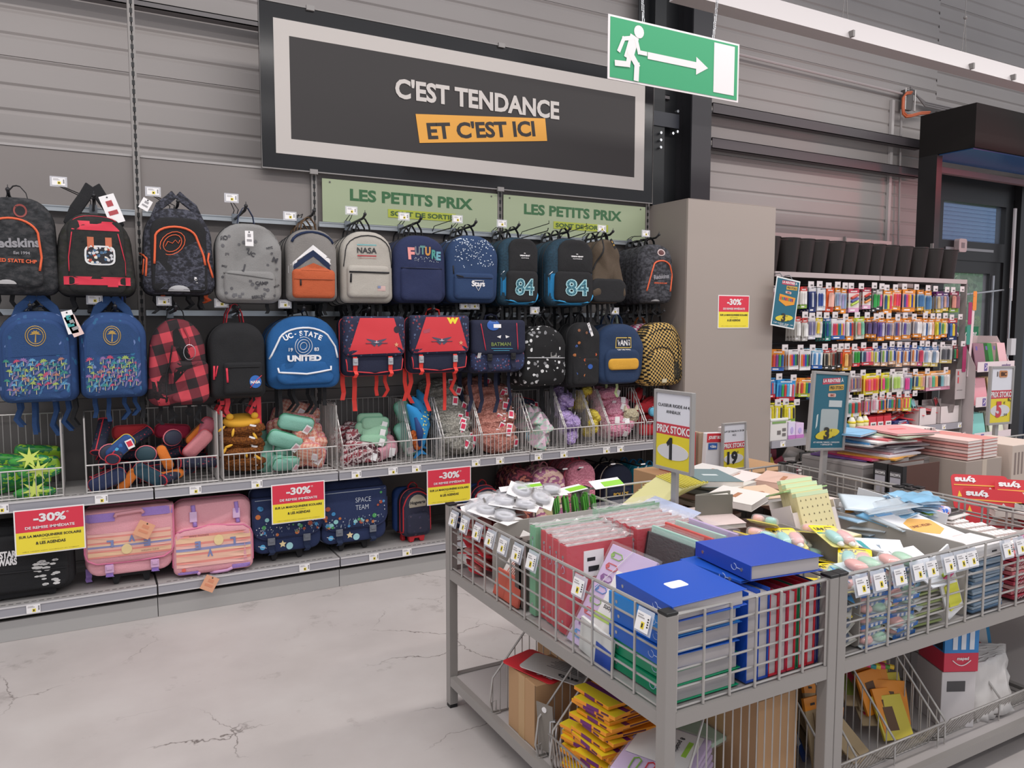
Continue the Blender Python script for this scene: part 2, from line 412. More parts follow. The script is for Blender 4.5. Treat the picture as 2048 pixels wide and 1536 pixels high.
# outside: pale facade with shutter, trees, hedge
fac = thing('neighbour_canopy', 'blue grey corrugated canopy seen through the upper window', 'canopy')
b = B()
for i in range(30):
    b.b2(11, 21, 8.97, 9.0, 3.05+i*.075, 3.085+i*.075)
obj('slat', b, mat('648fc0', .5), fac, kind='stuff')
obj('deck', B().b2(11, 21, 9.001, 9.2, 3.0, 5.4), mat('7ea6d4', .5), fac)
def leafmat(a, b2):
    t = NT('foliage'); return t.fin(.7, 0, t.ramp(t.n('TexNoise', Vector=t.co(), Scale=3).outputs[0], [(.3, a), (.7, b2)]))
def tree(label, x, y, h, rad, a, c, n=700, leaf=.16, trunk=True):
    t = thing('tree', label, 'tree', (x, y, -.02)); cb = B(); rr = random.Random(int(x*10)); b = B()
    for i in range(n):
        v = V((rr.gauss(0, 1), rr.gauss(0, 1), rr.gauss(0, 1))).normalized()*rr.random()**.4
        p = V((v.x*rad, v.y*rad, h*.62+v.z*h*.38)); q = Euler((rr.random()*6, rr.random()*6, 0)).to_matrix().to_4x4()
        s = leaf*(.6+rr.random()); b.add([(-s, 0, 0), (0, -s*.5, 0), (s, 0, 0), (0, s*.5, 0)], [(0, 1, 2, 3)], M.Translation(p) @ q)
    for k in range(9): cb.ball((rr.gauss(0, .4)*rad, rr.gauss(0, .4)*rad, h*(.4+.4*rr.random())), (rad*.45, rad*.45, h*.18), 10, 7)
    obj('crown', cb, leafmat(a, a), t, True, kind='stuff')
    obj('foliage', b, leafmat(a, c), t, kind='stuff')
    if trunk:
        tb = B().tube([(0, 0, 0), (.1, 0, h*.3), (0, .1, h*.7)], [.14, .1, .05], 8)
        for k in range(5): tb.tube([(0, 0, h*(.3+.08*k)), (rad*.6*math.cos(k*2.4), rad*.6*math.sin(k*2.4), h*(.5+.1*k))], [.05, .015], 5)
        obj('trunk', tb, mat('4d4238', .9), t)
tree('blue green leafy tree outside the glass door against bright sky', 19.6, 11.3, 3.6, 1.5, '5f9a58', 'a8d09a', 2200, .09)
tree('low bright green bush outside behind the door sticker', 16.0, 8.9, 1.8, 1.2, '6a9a3c', 'a8cc60', 2600, .06, False)
tree('dark green hedge outside beyond the shelves at door height', 13.0, 7.3, 1.3, .6, '36593a', '5c8052', 3000, .055, False)
# dark framed glazing and posts at the right end
b = B().b2(9.97, 10.17, 5.36, 5.46, 0, 3.3)
struct('trim_6', b, mat('1c1b1d', .4)); struct('trim_7', B().b2(10.42, 14, 5.40, 5.48, 0, 3.3), mat('1c1b1d', .4))
struct('window_2', B().b2(10.17, 10.42, 5.42, 5.432, 0, 3.3), mat('2c3644', .15))
p = at(2018, 700, y=5.32); ch = thing('door_controller', 'small white door control box on a chrome pole by the entrance', 'control box', (p.x, 5.32, 0))
obj('box', B().b2(-.05, .05, -.05, 0, p.z-.06, p.z+.14), mat('cfd0d2', .4), ch); obj('pole', B().cyl((0, .018, 0), (0, .018, 2.05), .016, 8), CHROME, ch)
lb = thing('light_bar', 'slim pale bar beside the glass door', 'bar', (at(2028, 500, y=5.34).x, 5.34, 0)); obj('bar', B().b2(-.02, .02, 0, .02, 1.9, 3.0), mat('c7bfc0', .3), lb)
# ---- overhead: hanging light trunking, conduit, junction with orange cable ----
lt = thing('light_trunking', 'long white ceiling light trunking crossing the upper right corner', 'light fitting')
tr = B(); tr.prism([(3.93, 3.71), (4.07, 3.71), (4.03, 3.86), (3.97, 3.86)], 3.4, 12, 'x'); obj('housing', tr, mat('b0aaaa', .5), lt)
b = B()
for x in (4.97, 6.45, 7.05, 8.6): b.b2(x, x+.02, 3.9, 3.94, 3.715, 3.76)
obj('clip', b, GREYD, lt); b = B()
for x in (5.0, 6.47, 8.62): b.tube([(x-.03, 4, 3.86), (x, 4, 4.15)], .0025, 4); b.tube([(x+.03, 4, 3.86), (x, 4, 4.15)], .0025, 4); b.tube([(x, 4, 4.15), (x, 4, 5.2)], .0025, 4); b.ball((x, 4, 4.15), .015, 8, 6)
obj('suspension_wire', b, GREYD, lt)
jc = thing('cable_run', 'orange cable looped round a small junction box on the cladding', 'cable')
j = at(1817, 200, y=5.42)
obj('junction_box', B().box((j.x, 5.44, j.z), (.14, .05, .2)), mat('5c5654', .5), jc)
obj('box_frame', B().tube([(j.x-.08, 5.4, j.z-.11), (j.x+.08, 5.4, j.z-.11), (j.x+.08, 5.4, j.z+.11), (j.x-.08, 5.4, j.z+.11)], .007, 6, True), WIRE, jc)
cp = [(1822, 187), (1812, 188), (1806, 196), (1805, 215), (1806, 228), (1812, 234), (1822, 233), (1840, 228), (1858, 227)]
for k in range(2):
    obj('orange_cable', B().tube([at(x+k*2, y-k*3, y=5.38) for x, y in cp], .012, 6), mat('c8643c', .5), jc, True)
obj('conduit', B().tube([(5.0, 5.43, at(1478, 108, y=5.43).z), (j.x-.1, 5.43, at(1806, 188, y=5.43).z)], .012, 6), mat('b5a9a8', .5), jc)
for k in range(3): obj('grey_cable', B().tube([(j.x+.02, 5.42, j.z+.1+k*.02), at(1850, 204+k*4, y=5.42), at(1925, 221+k*4, y=5.42)], .01, 6), mat('8a8484', .5), jc)
obj('conduit_drop', B().cyl((j.x-.07, 5.45, j.z-.1), (j.x-.02, 5.45, 2.3), .012, 6), mat('a09a98', .5), jc)
# ---- exit sign on two chains ----
ex = thing('exit_sign', 'green hanging emergency exit sign with running man, arrow and door', 'sign', (2.985, 3.5, 3.115))
EG = mat('2f9a68', .45); EW = mat('e6dede', .5)
obj('panel', B().b2(-.475, .475, 0, .004, -.168, .168), EW, ex)
obj('green_face', B().b2(-.462, .462, -.002, -.0002, -.157, .157), EG, ex)
def limb(b, pts, w, y=-.004):
    for (a, c) in zip(pts, pts[1:]):
        y = -.004-len(b.v)*.00004; a = V(a); c = V(c); d = (c-a).normalized(); n = V((-d.y, d.x))*w/2; a2 = a-d*w*.45; c2 = c+d*w*.45
        b.add([(a2.x-n.x, y, a2.y-n.y), (c2.x-n.x, y, c2.y-n.y), (c2.x+n.x, y, c2.y+n.y), (a2.x+n.x, y, a2.y+n.y)], [(0, 1, 2, 3)])
b = B(); poly(b, ell(.034, .034, 16, -.272, .108), -.004)
limb(b, [(-.31, .055), (-.335, -.02)], .06); limb(b, [(-.31, .07), (-.375, .055), (-.405, -.01)], .022); limb(b, [(-.29, .06), (-.27, .0), (-.225, -.0)], .022)
limb(b, [(-.335, -.02), (-.345, -.075), (-.42, -.08)], .03); limb(b, [(-.325, -.02), (-.285, -.07), (-.288, -.14)], .034)
obj('running_figure', b, EW, ex)
b = B(); poly(b, [(-.21, .012), (-.21, -.025), (.14, -.025), (.14, .012)], -.004); poly(b, [(.14, .042), (.14, -.058), (.23, -.008)], -.004); obj('arrow', b, EW, ex)
obj('door_panel', B().b2(.275, .435, -.004, -.0025, -.135, .145), EW, ex)
for x, xt in ((-.24, -.3), (.27, .38)):
    b = B()
    for k in range(26):
        f = k/26; p = V((x+(xt-x)*f, .002, .168+1.4*f*.7)); T = M.Translation(p) @ M.Rotation(PI/2*(k % 2), 4, 'Z')
        b.tube([(.006, 0, -.018), (.006, 0, .018), (-.006, 0, .018), (-.006, 0, -.018)], .0022, 4, True, T)
    obj('chain', b, CHROME, ex)
# ================= SHELVING WITH THE SCHOOL BAGS =================
YB, YL = 5.08, 4.63                                # back panel plane and shelf lip plane
LIP = mat('9b9aa1', .4); LIPE = mat('c9c6c6', .35); SHELF = mat('a7a3a1', .45)
def ticket(par, c, w=.05, h=.036, name='price_ticket', holder=True, yaw=0, tilt=0):
    "clear holder with a printed price ticket: grey lines, a yellow spot and a bar code"
    T = M.Translation(c) @ M.Rotation(yaw, 4, 'Z') @ M.Rotation(tilt, 4, 'X'); b = B()
    b.b2(-w/2, w/2, 0, .001, -h/2, h/2, T); b.m(1)
    b.b2(-w*.40, w*.1, -.0006, 0, h*.18, h*.25, T); b.b2(-w*.40, w*.0, -.0006, 0, h*.32, h*.38, T)
    b.m(2).b2(-w*.08, w*.17, -.0006, 0, -h*.36, h*.02, T); b.m(3)
    b.b2(w*-.02, w*.08, -.0012, -.0006, -h*.28, -h*.06, T)
    for k in range(4): b.b2(w*.34, w*.44, -.0006, 0, h*(-.2+.14*k), h*(-.12+.14*k), T)
    return obj(name, b, (CARD, mat('a9a5a6', .6), mat('e8d23c', .6), INK), par)
JX = [-1.06, .30, 1.33, 2.684, 4.04]
BL = ['leftmost grey shelving bay, cut by the photo edge', 'narrow grey shelving bay between the two slotted uprights at left', 'grey shelving bay under the left pale green board', 'grey shelving bay under the right pale green board beside the pillar']
TK2 = [[(3, 1018)], [(203, 1001), (391, 983), (514, 972)], [(713, 951), (786, 943), (833, 939), (952, 926), (1000, 921)], [(1077, 914), (1128, 909), (1213, 900), (1241, 898)]]
TK1 = [[(67, 1221)], [(609, 1135)], [(748-0, 1118), (814, 1100)], []]
for i in range(4):
    x0, x1 = JX[i], JX[i+1]
    g = thing('shelving_bay', BL[i], 'shelf', (0, 0, 0), group=None)
    obj('back_panel', B().b2(x0+.02, x1-.02, YB, YB+.015, .42, 1.20), mat('6b6664', .55), g)
    obj('back_panel', B().b2(x0+.02, x1-.02, YB, YB+.015, 1.204, 1.83), mat('7b7673', .55), g)
    obj('back_panel', B().b2(x0+.02, x1-.02, YB, YB+.015, 1.834, 2.596), mat('827b78', .55), g)
    obj('top_edge', B().b2(x0+.02, x1-.02, YB-.005, YB+.02, 2.597, 2.61), mat('a5a09e', .5), g)
    top = 3.9 if i == 0 else 2.62
    up = obj('upright', B().b2(x1-.0185, x1-.004, YB-.02, YB+.03, 0, top).b2(x1+.004, x1+.0185, YB-.02, YB+.03, 0, top).b2(x1-.004, x1+.004, YB-.005, YB+.03, 0, top), mat('8f8a87', .5), g)
    b = B(); z = .9
    while z < top-.03: b.b2(x1-.0075, x1+.0075, YB-.021, YB-.0195, z, z+.026); z += .05
    obj('slot', b, BLACK, g, kind='stuff')
    for zz, nm in ((.73, 'mid_shelf'), (.19, 'base_shelf')):
        s = obj(nm, B().b2(x0+.006, x1-.006, YL+.002, YB-.002, zz-.03, zz), SHELF, g)
        o = obj('price_rail', B().b2(x0+.004, x1-.004, YL-.012, YL, zz-.052, zz-.001), LIP, g)
        obj('rail_edge', B().b2(x0+.004, x1-.004, YL-.015, YL-.011, zz-.008, zz+.001).b2(x0+.004, x1-.004, YL-.015, YL-.011, zz-.055, zz-.049), LIPE, g)
        b = B(); x = x0+.05
        while x < x1-.06: b.b2(x, x+.022, YL+.02, YL+.024, zz, zz+.0012); x += .034
        obj('slot', b, BLACK, g, kind='stuff')
    obj('plinth', B().b2(x0+.002, x1-.002, YL+.012, YL+.03, .001, .108), mat('a8a6a4', .45), g)
    obj('plinth_shadow_gap', B().b2(x0+.002, x1-.002, YL+.10, YL+.12, .001, .16), mat('5a5552', .6), g)  # solid dark strip behind the plinth, shade under the lip put into its colour
    b = B()
    for zz in (2.27, 1.695): b.b2(x0+.02, x1-.02, YB-.05, YB-.02, zz-.016, zz+.016); b.b2(x0+.02, x1-.02, YB-.056, YB-.05, zz+.010, zz+.016); b.b2(x0+.02, x1-.02, YB-.056, YB-.05, zz-.016, zz-.010)
    for zz in (2.27, 1.695): pass
    obj('hanging_rail', b, mat('b9bec2', .3, .7), g)
    for px, py in TK2[i]: p = at(px, py, y=YL-.016); ticket(g, (p.x, YL-.0165, .7015), .062, .044)
    for px, py in TK1[i]: p = at(px, py, y=YL-.016); ticket(g, (p.x, YL-.0165, .162), .062, .044)
# ---- the big banner ----
bn = thing('hanging_banner', 'wide glossy black banner with white frame reading C\'EST TENDANCE', 'sign')
x0, x1, z0, z1 = 1.0, 4.05, 2.595, 3.60; y = 5.02
obj('panel', B().b2(x0, x1, y, y+.03, z0, z1), mat('1b1a1c', .14), bn)
obj('edge_trim', B().tube([(x0, y-.002, z0), (x1, y-.002, z0), (x1, y-.002, z1), (x0, y-.002, z1)], .005, 4, True), mat('8e8a88', .4), bn)
b = B(); wx0, wx1, wz0, wz1 = 1.085, 3.96, 2.69, 3.505; w = .095
for r in ((wx0, wx1, wz0, wz0+w), (wx0, wx1, wz1-w, wz1), (wx0, wx0+w, wz0+w, wz1-w), (wx1-w, wx1, wz0+w, wz1-w)): b.b2(r[0], r[1], y-.004, y-.0005, r[2], r[3])
obj('white_frame', b, mat('bfb8b3', .5), bn)
obj('inner_field', B().b2(wx0+w, wx1-w, y-.003, y-.0005, wz0+w, wz1-w), mat('2d2929', .6), bn)
def onb(px, py): return at(px, py, y=y-.004)
a = onb(790, 180); c = onb(1118, 222); an = math.atan2(onb(1118, 240).z-onb(790, 200).z, c.x-a.x)
obj('orange_strip', B().prism([(p.x, p.z) for p in (onb(831, 228), onb(839, 286), onb(1094, 282), onb(1090, 237))], y-.0065, y-.004), mat('e2a13f', .5), bn)
ca = (onb(790, 176)+onb(1118, 221))/2; wd = onb(1118, 221).x-onb(790, 176).x
up1 = onb(790, 176); up2 = onb(1118, 222); an = math.atan2(up2.z-up1.z, up2.x-up1.x)
text(bn, "C'EST TENDANCE", wd, .135, (ca.x, y-.0075, ca.z), mat('c8c1bc', .5), .035, rot=M.Rotation(-an, 4, 'Y'))
c1, c2 = onb(853, 262), onb(1070, 257); an = math.atan2(c2.z-c1.z, c2.x-c1.x); ca = (c1+c2)/2
text(bn, "ET C'EST ICI", c2.x-c1.x, .115, (ca.x, y-.0075, ca.z), mat('2e2a2b', .6), .035, rot=M.Rotation(-an, 4, 'Y'))
for k, px in enumerate(((620, 27), (1002, 104), (627, 350), (1000, 390))):
    p = at(px[0], px[1], y=y); obj('clip', B().box((p.x, y-.006, z1 if k < 2 else z0), (.05, .02, .03)), mat('8d8987', .4), bn)
# ---- two pale green boards ----
for k, (xa, xb, lab) in enumerate(((1.376, 2.652, 'left pale green board reading LES PETITS PRIX under the banner'), (2.702, 4.0, 'right pale green board reading LES PETITS PRIX next to the pillar'))):
    g = thing('promotion_board', lab, 'sign')
    obj('panel', B().b2(xa, xb, 5.04, 5.046, 2.29, 2.565), mat('a0ab8c', .5), g)
    cx = (xa+xb)/2; wq = xb-xa
    p1, p2 = (at(700, 400, y=5.04), at(945, 410, y=5.04)) if k == 0 else (at(1048, 425, y=5.04), at(1243, 435, y=5.04))
    text(g, 'LES PETITS PRIX', p2.x-p1.x, .078, ((p1.x+p2.x)/2, 5.0385, 2.475), mat('33643c', .5), .035)
    q1, q2 = (at(776, 430, y=5.04), at(911, 430, y=5.04)) if k == 0 else (at(1107, 450, y=5.04), at(1216, 450, y=5.04))
    obj('yellow_strip', B().b2(q1.x, q2.x, 5.0375, 5.0395, 2.345, 2.40), mat('a9b23c', .5), g)
    text(g, 'SONT DE SORTIE', (q2.x-q1.x)*.93, .032, ((q1.x+q2.x)/2, 5.036, 2.373), mat('3d5a30', .5), .03)
    for xx in (xa+.05, xb-.05): obj('screw', B().ball((xx, 5.038, 2.545), .006, 8, 6), GREYD, g)
# ---- -30% sale boards ----
def sale_board(lab, x, z, y, w=.315, h=.235, lean=0, cat='sign', lift=1.0):
    g = thing('sale_board', lab, cat, (x, y, z), (lean, 0, 0)); 
    obj('card', B().b2(0, w, 0, .003, -h, 0), CARD, g)
    m = .02*w
    obj('red_field', B().b2(m, w-m, -.0015, -.0002, -h*.5, -m), RED, g)
    obj('yellow_field', B().b2(m, w-m, -.0015, -.0002, -h+m, -h*.5), YEL, g)
    text(g, '-30%', w*.46, h*.19, (w*.5, -.003, -h*.20), WHITE, .04); text(g, '*', w*.04, None, (w*.755, -.003, -h*.13), WHITE, .03)
    text(g, 'DE REMISE IMMÉDIATE', w*.70, h*.075, (w*.5, -.003, -h*.40), WHITE, .025)
    text(g, 'SUR LA MAROQUINERIE SCOLAIRE', w*.88, h*.065, (w*.5, -.003, -h*.60), INK, .03)
    text(g, '(HORS SACS SHOPPING)', w*.25, h*.022, (w*.5, -.003, -h*.675), INK, .0)
    text(g, '& LES AGENDAS', w*.42, h*.065, (w*.5, -.003, -h*.755), INK, .03)
    text(g, 'offre valable selon conditions en magasin', w*.8, h*.018, (w*.5, -.003, -h*.93), INK, 0)
    return g
sale_board('nearest red and yellow -30% card, hung before the black suitcase at far left', -.352, .688, 4.595)
sale_board('red and yellow -30% card hung between the two navy planet satchels', .921, .69, 4.595)
sale_board('red and yellow -30% card hung beside the small wheeled backpacks', 1.902, .69, 4.595)
g = sale_board('small upright red and yellow -30% poster stuck on the grey pillar', at(1437, 590, y=4.597).x, at(1437, 590, y=4.597).z, 4.597, .335, .262)
# ---- pegs with price cards ----
PEGM = mat('2a2a2d', .35, .3); STEEL = mat('8b9096', .3, .8)
def peg(lab, x, z, tip=4.66, card=None, grp=None, thick=.008, upz=0.0):
    "two pronged display hook: a thick peg and a thin wire above that carries the price card"
    g = thing('display_hook', lab, 'hook', (x, YB-.05, z), group=grp); L = tip-(YB-.05)
    obj('peg', B().tube([(0, 0, 0), (0, L*.9, .012), (0, L, .03)], thick, 8), PEGM, g, True)
    obj('peg_tip', B().ball((0, L, .032), thick*1.35, 10, 8).cyl((0, L, .035), (0, L, .055), .002, 6), PEGM, g, True)
    obj('bracket', B().b2(-.02, .02, -.012, .0, -.03, .03), STEEL, g)
    if card:
        cx, cy, cz = card; d = V((cx-x, cy-(YB-.05), cz-z))
        obj('card_wire', B().tube([(.012, 0, .03), (.012, -.05, .05), (d.x+.006, d.y+.004, d.z-.02)], .0028, 5).tube([(-.012, 0, .03), (-.012, -.05, .045), (d.x-.006, d.y+.004, d.z-.02)], .0028, 5), PEGM, g)
        obj('clear_holder', B().b2(d.x-.039, d.x+.039, d.y+.0015, d.y+.0025, d.z-.026, d.z+.026), glass('e8e8ee', .45), g)
        ticket(g, d, .060, .038, 'price_card')
    return g
# (peg tip px, price card px or None) for both rows
P1 = [((15, 372), None), ((187, 378), (117, 363)), ((356, 398), (306, 383)), ((492, 415), (463, 396)), ((628, 425), (580, 432)), ((730, 432), (703, 421)),
      ((842, 445), (808, 433)), ((952, 455), (915, 438)), ((1038, 458), (1004, 447)), ((1140, 470), None), ((1226, 470), (1204, 457)), ((1318, 474), (1292, 467))]
P2 = [((60, 612), None), ((230, 614), (189, 599)), ((352, 618), (328, 602)), ((477, 618), (443, 606)), ((608, 622), (570, 608)), ((738, 622), None), ((868, 626), (930, 611)),
      ((1000, 628), (949, 611)), ((1088, 627), (1070, 621)), ((1164, 628), None), ((1256, 627), (1230, 622)), ((1328, 628), None)]
NMS1 = ['orange piped dark camouflage backpack at the left edge', 'black backpack with red straps', 'grey camouflage backpack with orange zips', 'light grey patterned backpack', 'chevron backpack with an orange pocket',
 'off white backpack', 'navy backpack with coloured letters', 'navy backpack with white speckles', 'left black and blue number backpack', 'right black and blue number backpack', 'brown and black backpack', 'dark camouflage backpack stack by the pillar']
NMS2 = ['leftmost palm print backpack', 'second palm print backpack', 'red tartan backpack', 'black backpack with a round blue patch', 'royal blue backpack', 'left red flapped satchel', 'right red flapped satchel', 'navy satchel with red piping',
 'black and white printed backpack', 'narrow black backpack with orange motifs', 'navy backpack with yellow pocket', 'yellow and black chequered backpack']
for (t, c), nm in list(zip(P1, NMS1))+list(zip(P2, NMS2)):
    row = (t, c) in P1; p = at(t[0], t[1], y=4.66)
    cd_ = at(c[0], c[1], y=4.72) if c else None
    peg('black display hook holding the '+nm, p.x, (2.27 if row else 1.695), 4.66, cd_)
for px, py, cc in ((1100, 455, None), (1170, 470, None)):
    pass
# bare double hooks in front of the right green board
for k, (px, py, qx, qy) in enumerate(((1098, 447, 1040, 470), (1173, 452, 1120, 478), (905, 440, 865, 460))):
    a = at(px, py, y=4.74); b_ = at(qx, qy, y=YB-.05)
    g = thing('display_hook', ['bare thin wire hook crossing the right green board, left one', 'bare thin wire hook crossing the yellow strip of the right green board', 'bare thin wire hook crossing the yellow strip of the left green board'][k], 'hook')
    obj('wire', B().tube([(b_.x, YB-.05, 2.27), (b_.x, YB-.08, 2.30), a, (a.x, a.y, a.z+.02)], .003, 5), PEGM, g)
    obj('lower_wire', B().tube([(b_.x, YB-.05, 2.255), (a.x, a.y+.02, a.z-.05), (a.x, a.y+.01, a.z-.03)], .004, 5), PEGM, g)
# ================= SCHOOL BAGS =================
DK = mat('1b1b1e', .75); NAVY = cloth('22304f', '1a2744'); DKF = cloth('222224', '17171a')
class Bag:
    def __init__(s, label, box, m, d=.16, rt=.42, rb=.14, name='backpack', cat='backpack', Y=4.64, rim=None, seam=True, group=None, yaw=0, wob=.012, taper=0, rot=None, base=None):
        x0, x1, y0, y1 = box
        cx = (x0+x1)/2
        a, c = at(x0, (y0+y1)/2, y=Y), at(x1, (y0+y1)/2, y=Y); t, bo = at(cx, y0, y=Y), at(cx, y1, y=Y)
        s.w = (c.x-a.x)*1.05; s.h = t.z-bo.z; s.d = d; s.m = m; s.seed = int(cx*3+y0)
        if base is not None: t.z = base+s.h
        s.root = thing(name, label, cat, ((a.x+c.x)/2, Y+d, t.z), (0, 0, yaw) if rot is None else rot, group)
        w, h = s.w, s.h
        o = rrect(w, h, rb*w, 7, 0, -h/2, rt*w)
        if taper: o = [(x*(1-taper*max(0, 1+z/h)**1.5*1.0), z) for x, z in o]
        s.o = o
        pr = [(.90, 0), (.985, -.10*d), (1, -.3*d), (1, -.70*d), (.975, -.85*d), (.90, -.96*d), (.72, -1.0*d), (.4, -1.0*d)]
        s.body = obj('body', B().puff(o, pr, wob=wob, seed=s.seed), m, s.root, True)
        s.bodies = [s.body]
        if seam:
            obj('zip', B().tube([(x*1.004, -.52*d, (z+h/2)*1.004-h/2) for x, z in o], .0035, 5, True), rim or DK, s.root)
    def P(s, u, v): return ((u-.5)*s.w, -v*s.h)
    def pocket(s, u0, u1, v0, v1, m, d=.03, r=.15, name='front_pocket', rt=None, lab=None, wob=.008):
        (x0, z0), (x1, z1) = s.P(u0, v0), s.P(u1, v1); w = x1-x0; h = z0-z1
        o = rrect(w, h, r*w, 5, (x0+x1)/2, (z0+z1)/2, None if rt is None else rt*w)
        y0 = -s.d+.012
        p = obj(name, B().puff(o, [(1, y0+.02), (1, y0-d*.4), (.98, y0-d*.75), (.92, y0-d*.95), (.78, y0-d), (.4, y0-d*1.03)], wob=wob, seed=s.seed+3), m, s.root, True, label=lab)
        s.bodies.append(p); s.po = o; return p
    def panel(s, pts, m, name='panel', lab=None, off=.0018):
        return s.prints([pts], m, name, lab, off)
    def prints(s, shapes, m, name='print', lab=None, off=.0018):
        b = B()
        for o in shapes:
            q = [s.P(u, v) for u, v in o]; sub = []
            for i in range(len(q)):
                a, c = V(q[i]), V(q[(i+1) % len(q)]); n = max(1, int((c-a).length/.03))
                sub += [tuple(a+(c-a)*k/n) for k in range(n)]
            cx = sum(p[0] for p in sub)/len(sub); cz = sum(p[1] for p in sub)/len(sub); n = len(sub); vs = []
            for f in (1, .66, .33): vs += [(cx+(x-cx)*f, 0, cz+(z-cz)*f) for x, z in sub]
            vs.append((cx, 0, cz)); fs = []
            for k in (0, 1): fs += [(k*n+i, k*n+(i+1) % n, (k+1)*n+(i+1) % n, (k+1)*n+i) for i in range(n)]
            fs += [(2*n+i, 2*n+(i+1) % n, 3*n) for i in range(n)]; b.add(vs, fs)
        return obj(name, project(b, s.bodies, off), m, s.root, True, label=lab, kind='stuff' if len(shapes) > 3 else None)
    def line(s, pts, m, r=.004, name='piping', close=False, seg=.02, off=.002, sm=True):
        q = [s.P(u, v) for u, v in pts]; sub = []
        for i in range(len(q)-(0 if close else 1)):
            a, c = V(q[i]), V(q[(i+1) % len(q)]); n = max(1, int((c-a).length/seg)); sub += [a+(c-a)*k/n for k in range(n)]
        if not close: sub.append(V(q[-1]))
        b = B(); b.v = [(p[0], 0, p[1]) for p in sub]; project(b, s.bodies, off)
        return obj(name, B().tube(b.v, r, 6, close), m, s.root, sm)
    def txt(s, t, u, v, fw, m, fh=None, bold=.03, ang=0, **k):
        x, z = s.P(u, v); return text_on(s.root, s.bodies, t, fw*s.w if fw else None, fh*s.h if fh else None, x, z, m, bold, .0035, ang, **k)
    def loop(s, m=DK, up=.07, w=.022, dx=.05, y=-.3):
        y *= s.d; obj('handle', B().ribbon([(-dx, y, -.012), (-dx*.8, y, up*.5), (-dx*.3, y, up*.95), (0, y, up), (dx*.3, y, up*.95), (dx*.8, y, up*.5), (dx, y, -.012)], w, .004, (0, 1, 0)), m, s.root)
    def peak(s, m=DK, up=.12, sp=.36, w=.035, z=-.10):
        for q in (-1, 1):
            pts = [V((q*sp*1.12*s.w, -.62*s.d, z*s.h*1.6)), V((q*sp*.80*s.w, -.60*s.d, up*.12)), V((q*sp*.36*s.w, -.50*s.d, up*.62)), V((q*.008, -.45*s.d, up))]
            obj('shoulder_strap', B().ribbon(pts, w*1.5, .022, (up, 0, q*sp*s.w)), m, s.root, bev=.006)
    def hang(s, m=DK, L=.16, us=(.2, .4, .66, .82), w=.022):
        rr = random.Random(s.seed)
        for u in us:
            x = (u-.5)*s.w; l = L*(.6+.6*rr.random()); dx = rr.uniform(-.02, .02)
            obj('strap_end', B().ribbon([(x, -.35*s.d, -s.h+.03), (x+dx*.5, -.4*s.d, -s.h-l*.3), (x-dx, -.35*s.d, -s.h-l*.7), (x+dx, -.4*s.d, -s.h-l)], w, .003, (1, rr.uniform(-.4, .4), 0)), m, s.root)
    def swing(s, u, v, w=.05, h=.09, m=CARD, ang=.2, y=None, m2=None, name='swing_tag'):
        x, z = s.P(u, v); T = M.Translation((x, (-s.d-.035) if y is None else y, z)) @ M.Rotation(ang, 4, 'Y')
        b = B().b2(-w/2, w/2, 0, .002, -h/2, h/2, T); b.m(1).b2(-w*.3, w*.3, -.0012, 0, -h*.2, -h*.05, T).b2(-w*.2, w*.2, -.0012, 0, h*.1, h*.3, T)
        b.m(2).cyl((0, .0, h*.42), (0, -.002, h*.42), .004, 8, T=T)
        o = obj(name, b, (m, m2 or mat('9b989a', .6), INK), s.root); return o
    def buckle(s, u, v0, v1, m, cl=GREY, w=.034, tail=.05, ang=0):
        (x, z0), (_, z1) = s.P(u, v0), s.P(u, v1); y = -s.d-.028
        obj('strap', B().ribbon([(x, y, z0), (x, y-.004, (z0+z1)/2), (x, y, z1)], w, .004), m, s.root)
        T = M.Translation((x, y-.006, z0+(z1-z0)*.35)); obj('buckle', B().b2(-w*.6, w*.6, -.006, .004, -.022, .022, T).b2(-w*.4, w*.4, -.010, -.006, -.004, .016, T), cl, s.root, bev=.003)
        obj('strap_end', B().ribbon([(x, y-.002, z1), (x+.006, y-.012, z1-tail*.5), (x-.004+ang, y-.004, z1-tail)], w*.9, .003), m, s.root)
    def behind(s, n, dy=.115, lab=None, grp=None, dx=.004, dz=-.004):
        l0 = s.root['label']
        for k in range(1, n+1):
            r = s.root.copy(); COL.objects.link(r); r.location = s.root.location+V((dx*k, dy*k, dz*k))
            r['label'] = lab or ('spare bag hanging behind the '+' '.join(l0.replace(',', '').split()[:6])); r['group'] = grp or ('bags behind the front one on a hook: '+' '.join(l0.split()[:4]))
            for c in s.root.children:
                if c.name.split('.')[0] in ('body', 'zip', 'front_pocket', 'handle', 'strap_end', 'panel', 'side_panel'):
                    q = c.copy(); COL.objects.link(q); q.parent = r
def arc(cu, cv, ru, rv, a0, a1, n=10): return [(cu+ru*math.cos(math.radians(a0+(a1-a0)*k/n)), cv-rv*math.sin(math.radians(a0+(a1-a0)*k/n))) for k in range(n+1)]
def blk(u0, u1, v0, v1): return [(u0, v1), (u1, v1), (u1, v0), (u0, v0)]
ORG = mat('e2633a', .55)
CAM1 = camo(('151517', '1f2124', '2c2d30', '3b3a3c'), 26); CAM2 = camo(('2a2a33', '4a4b57', '2f303a', '1d1d24'), 40)
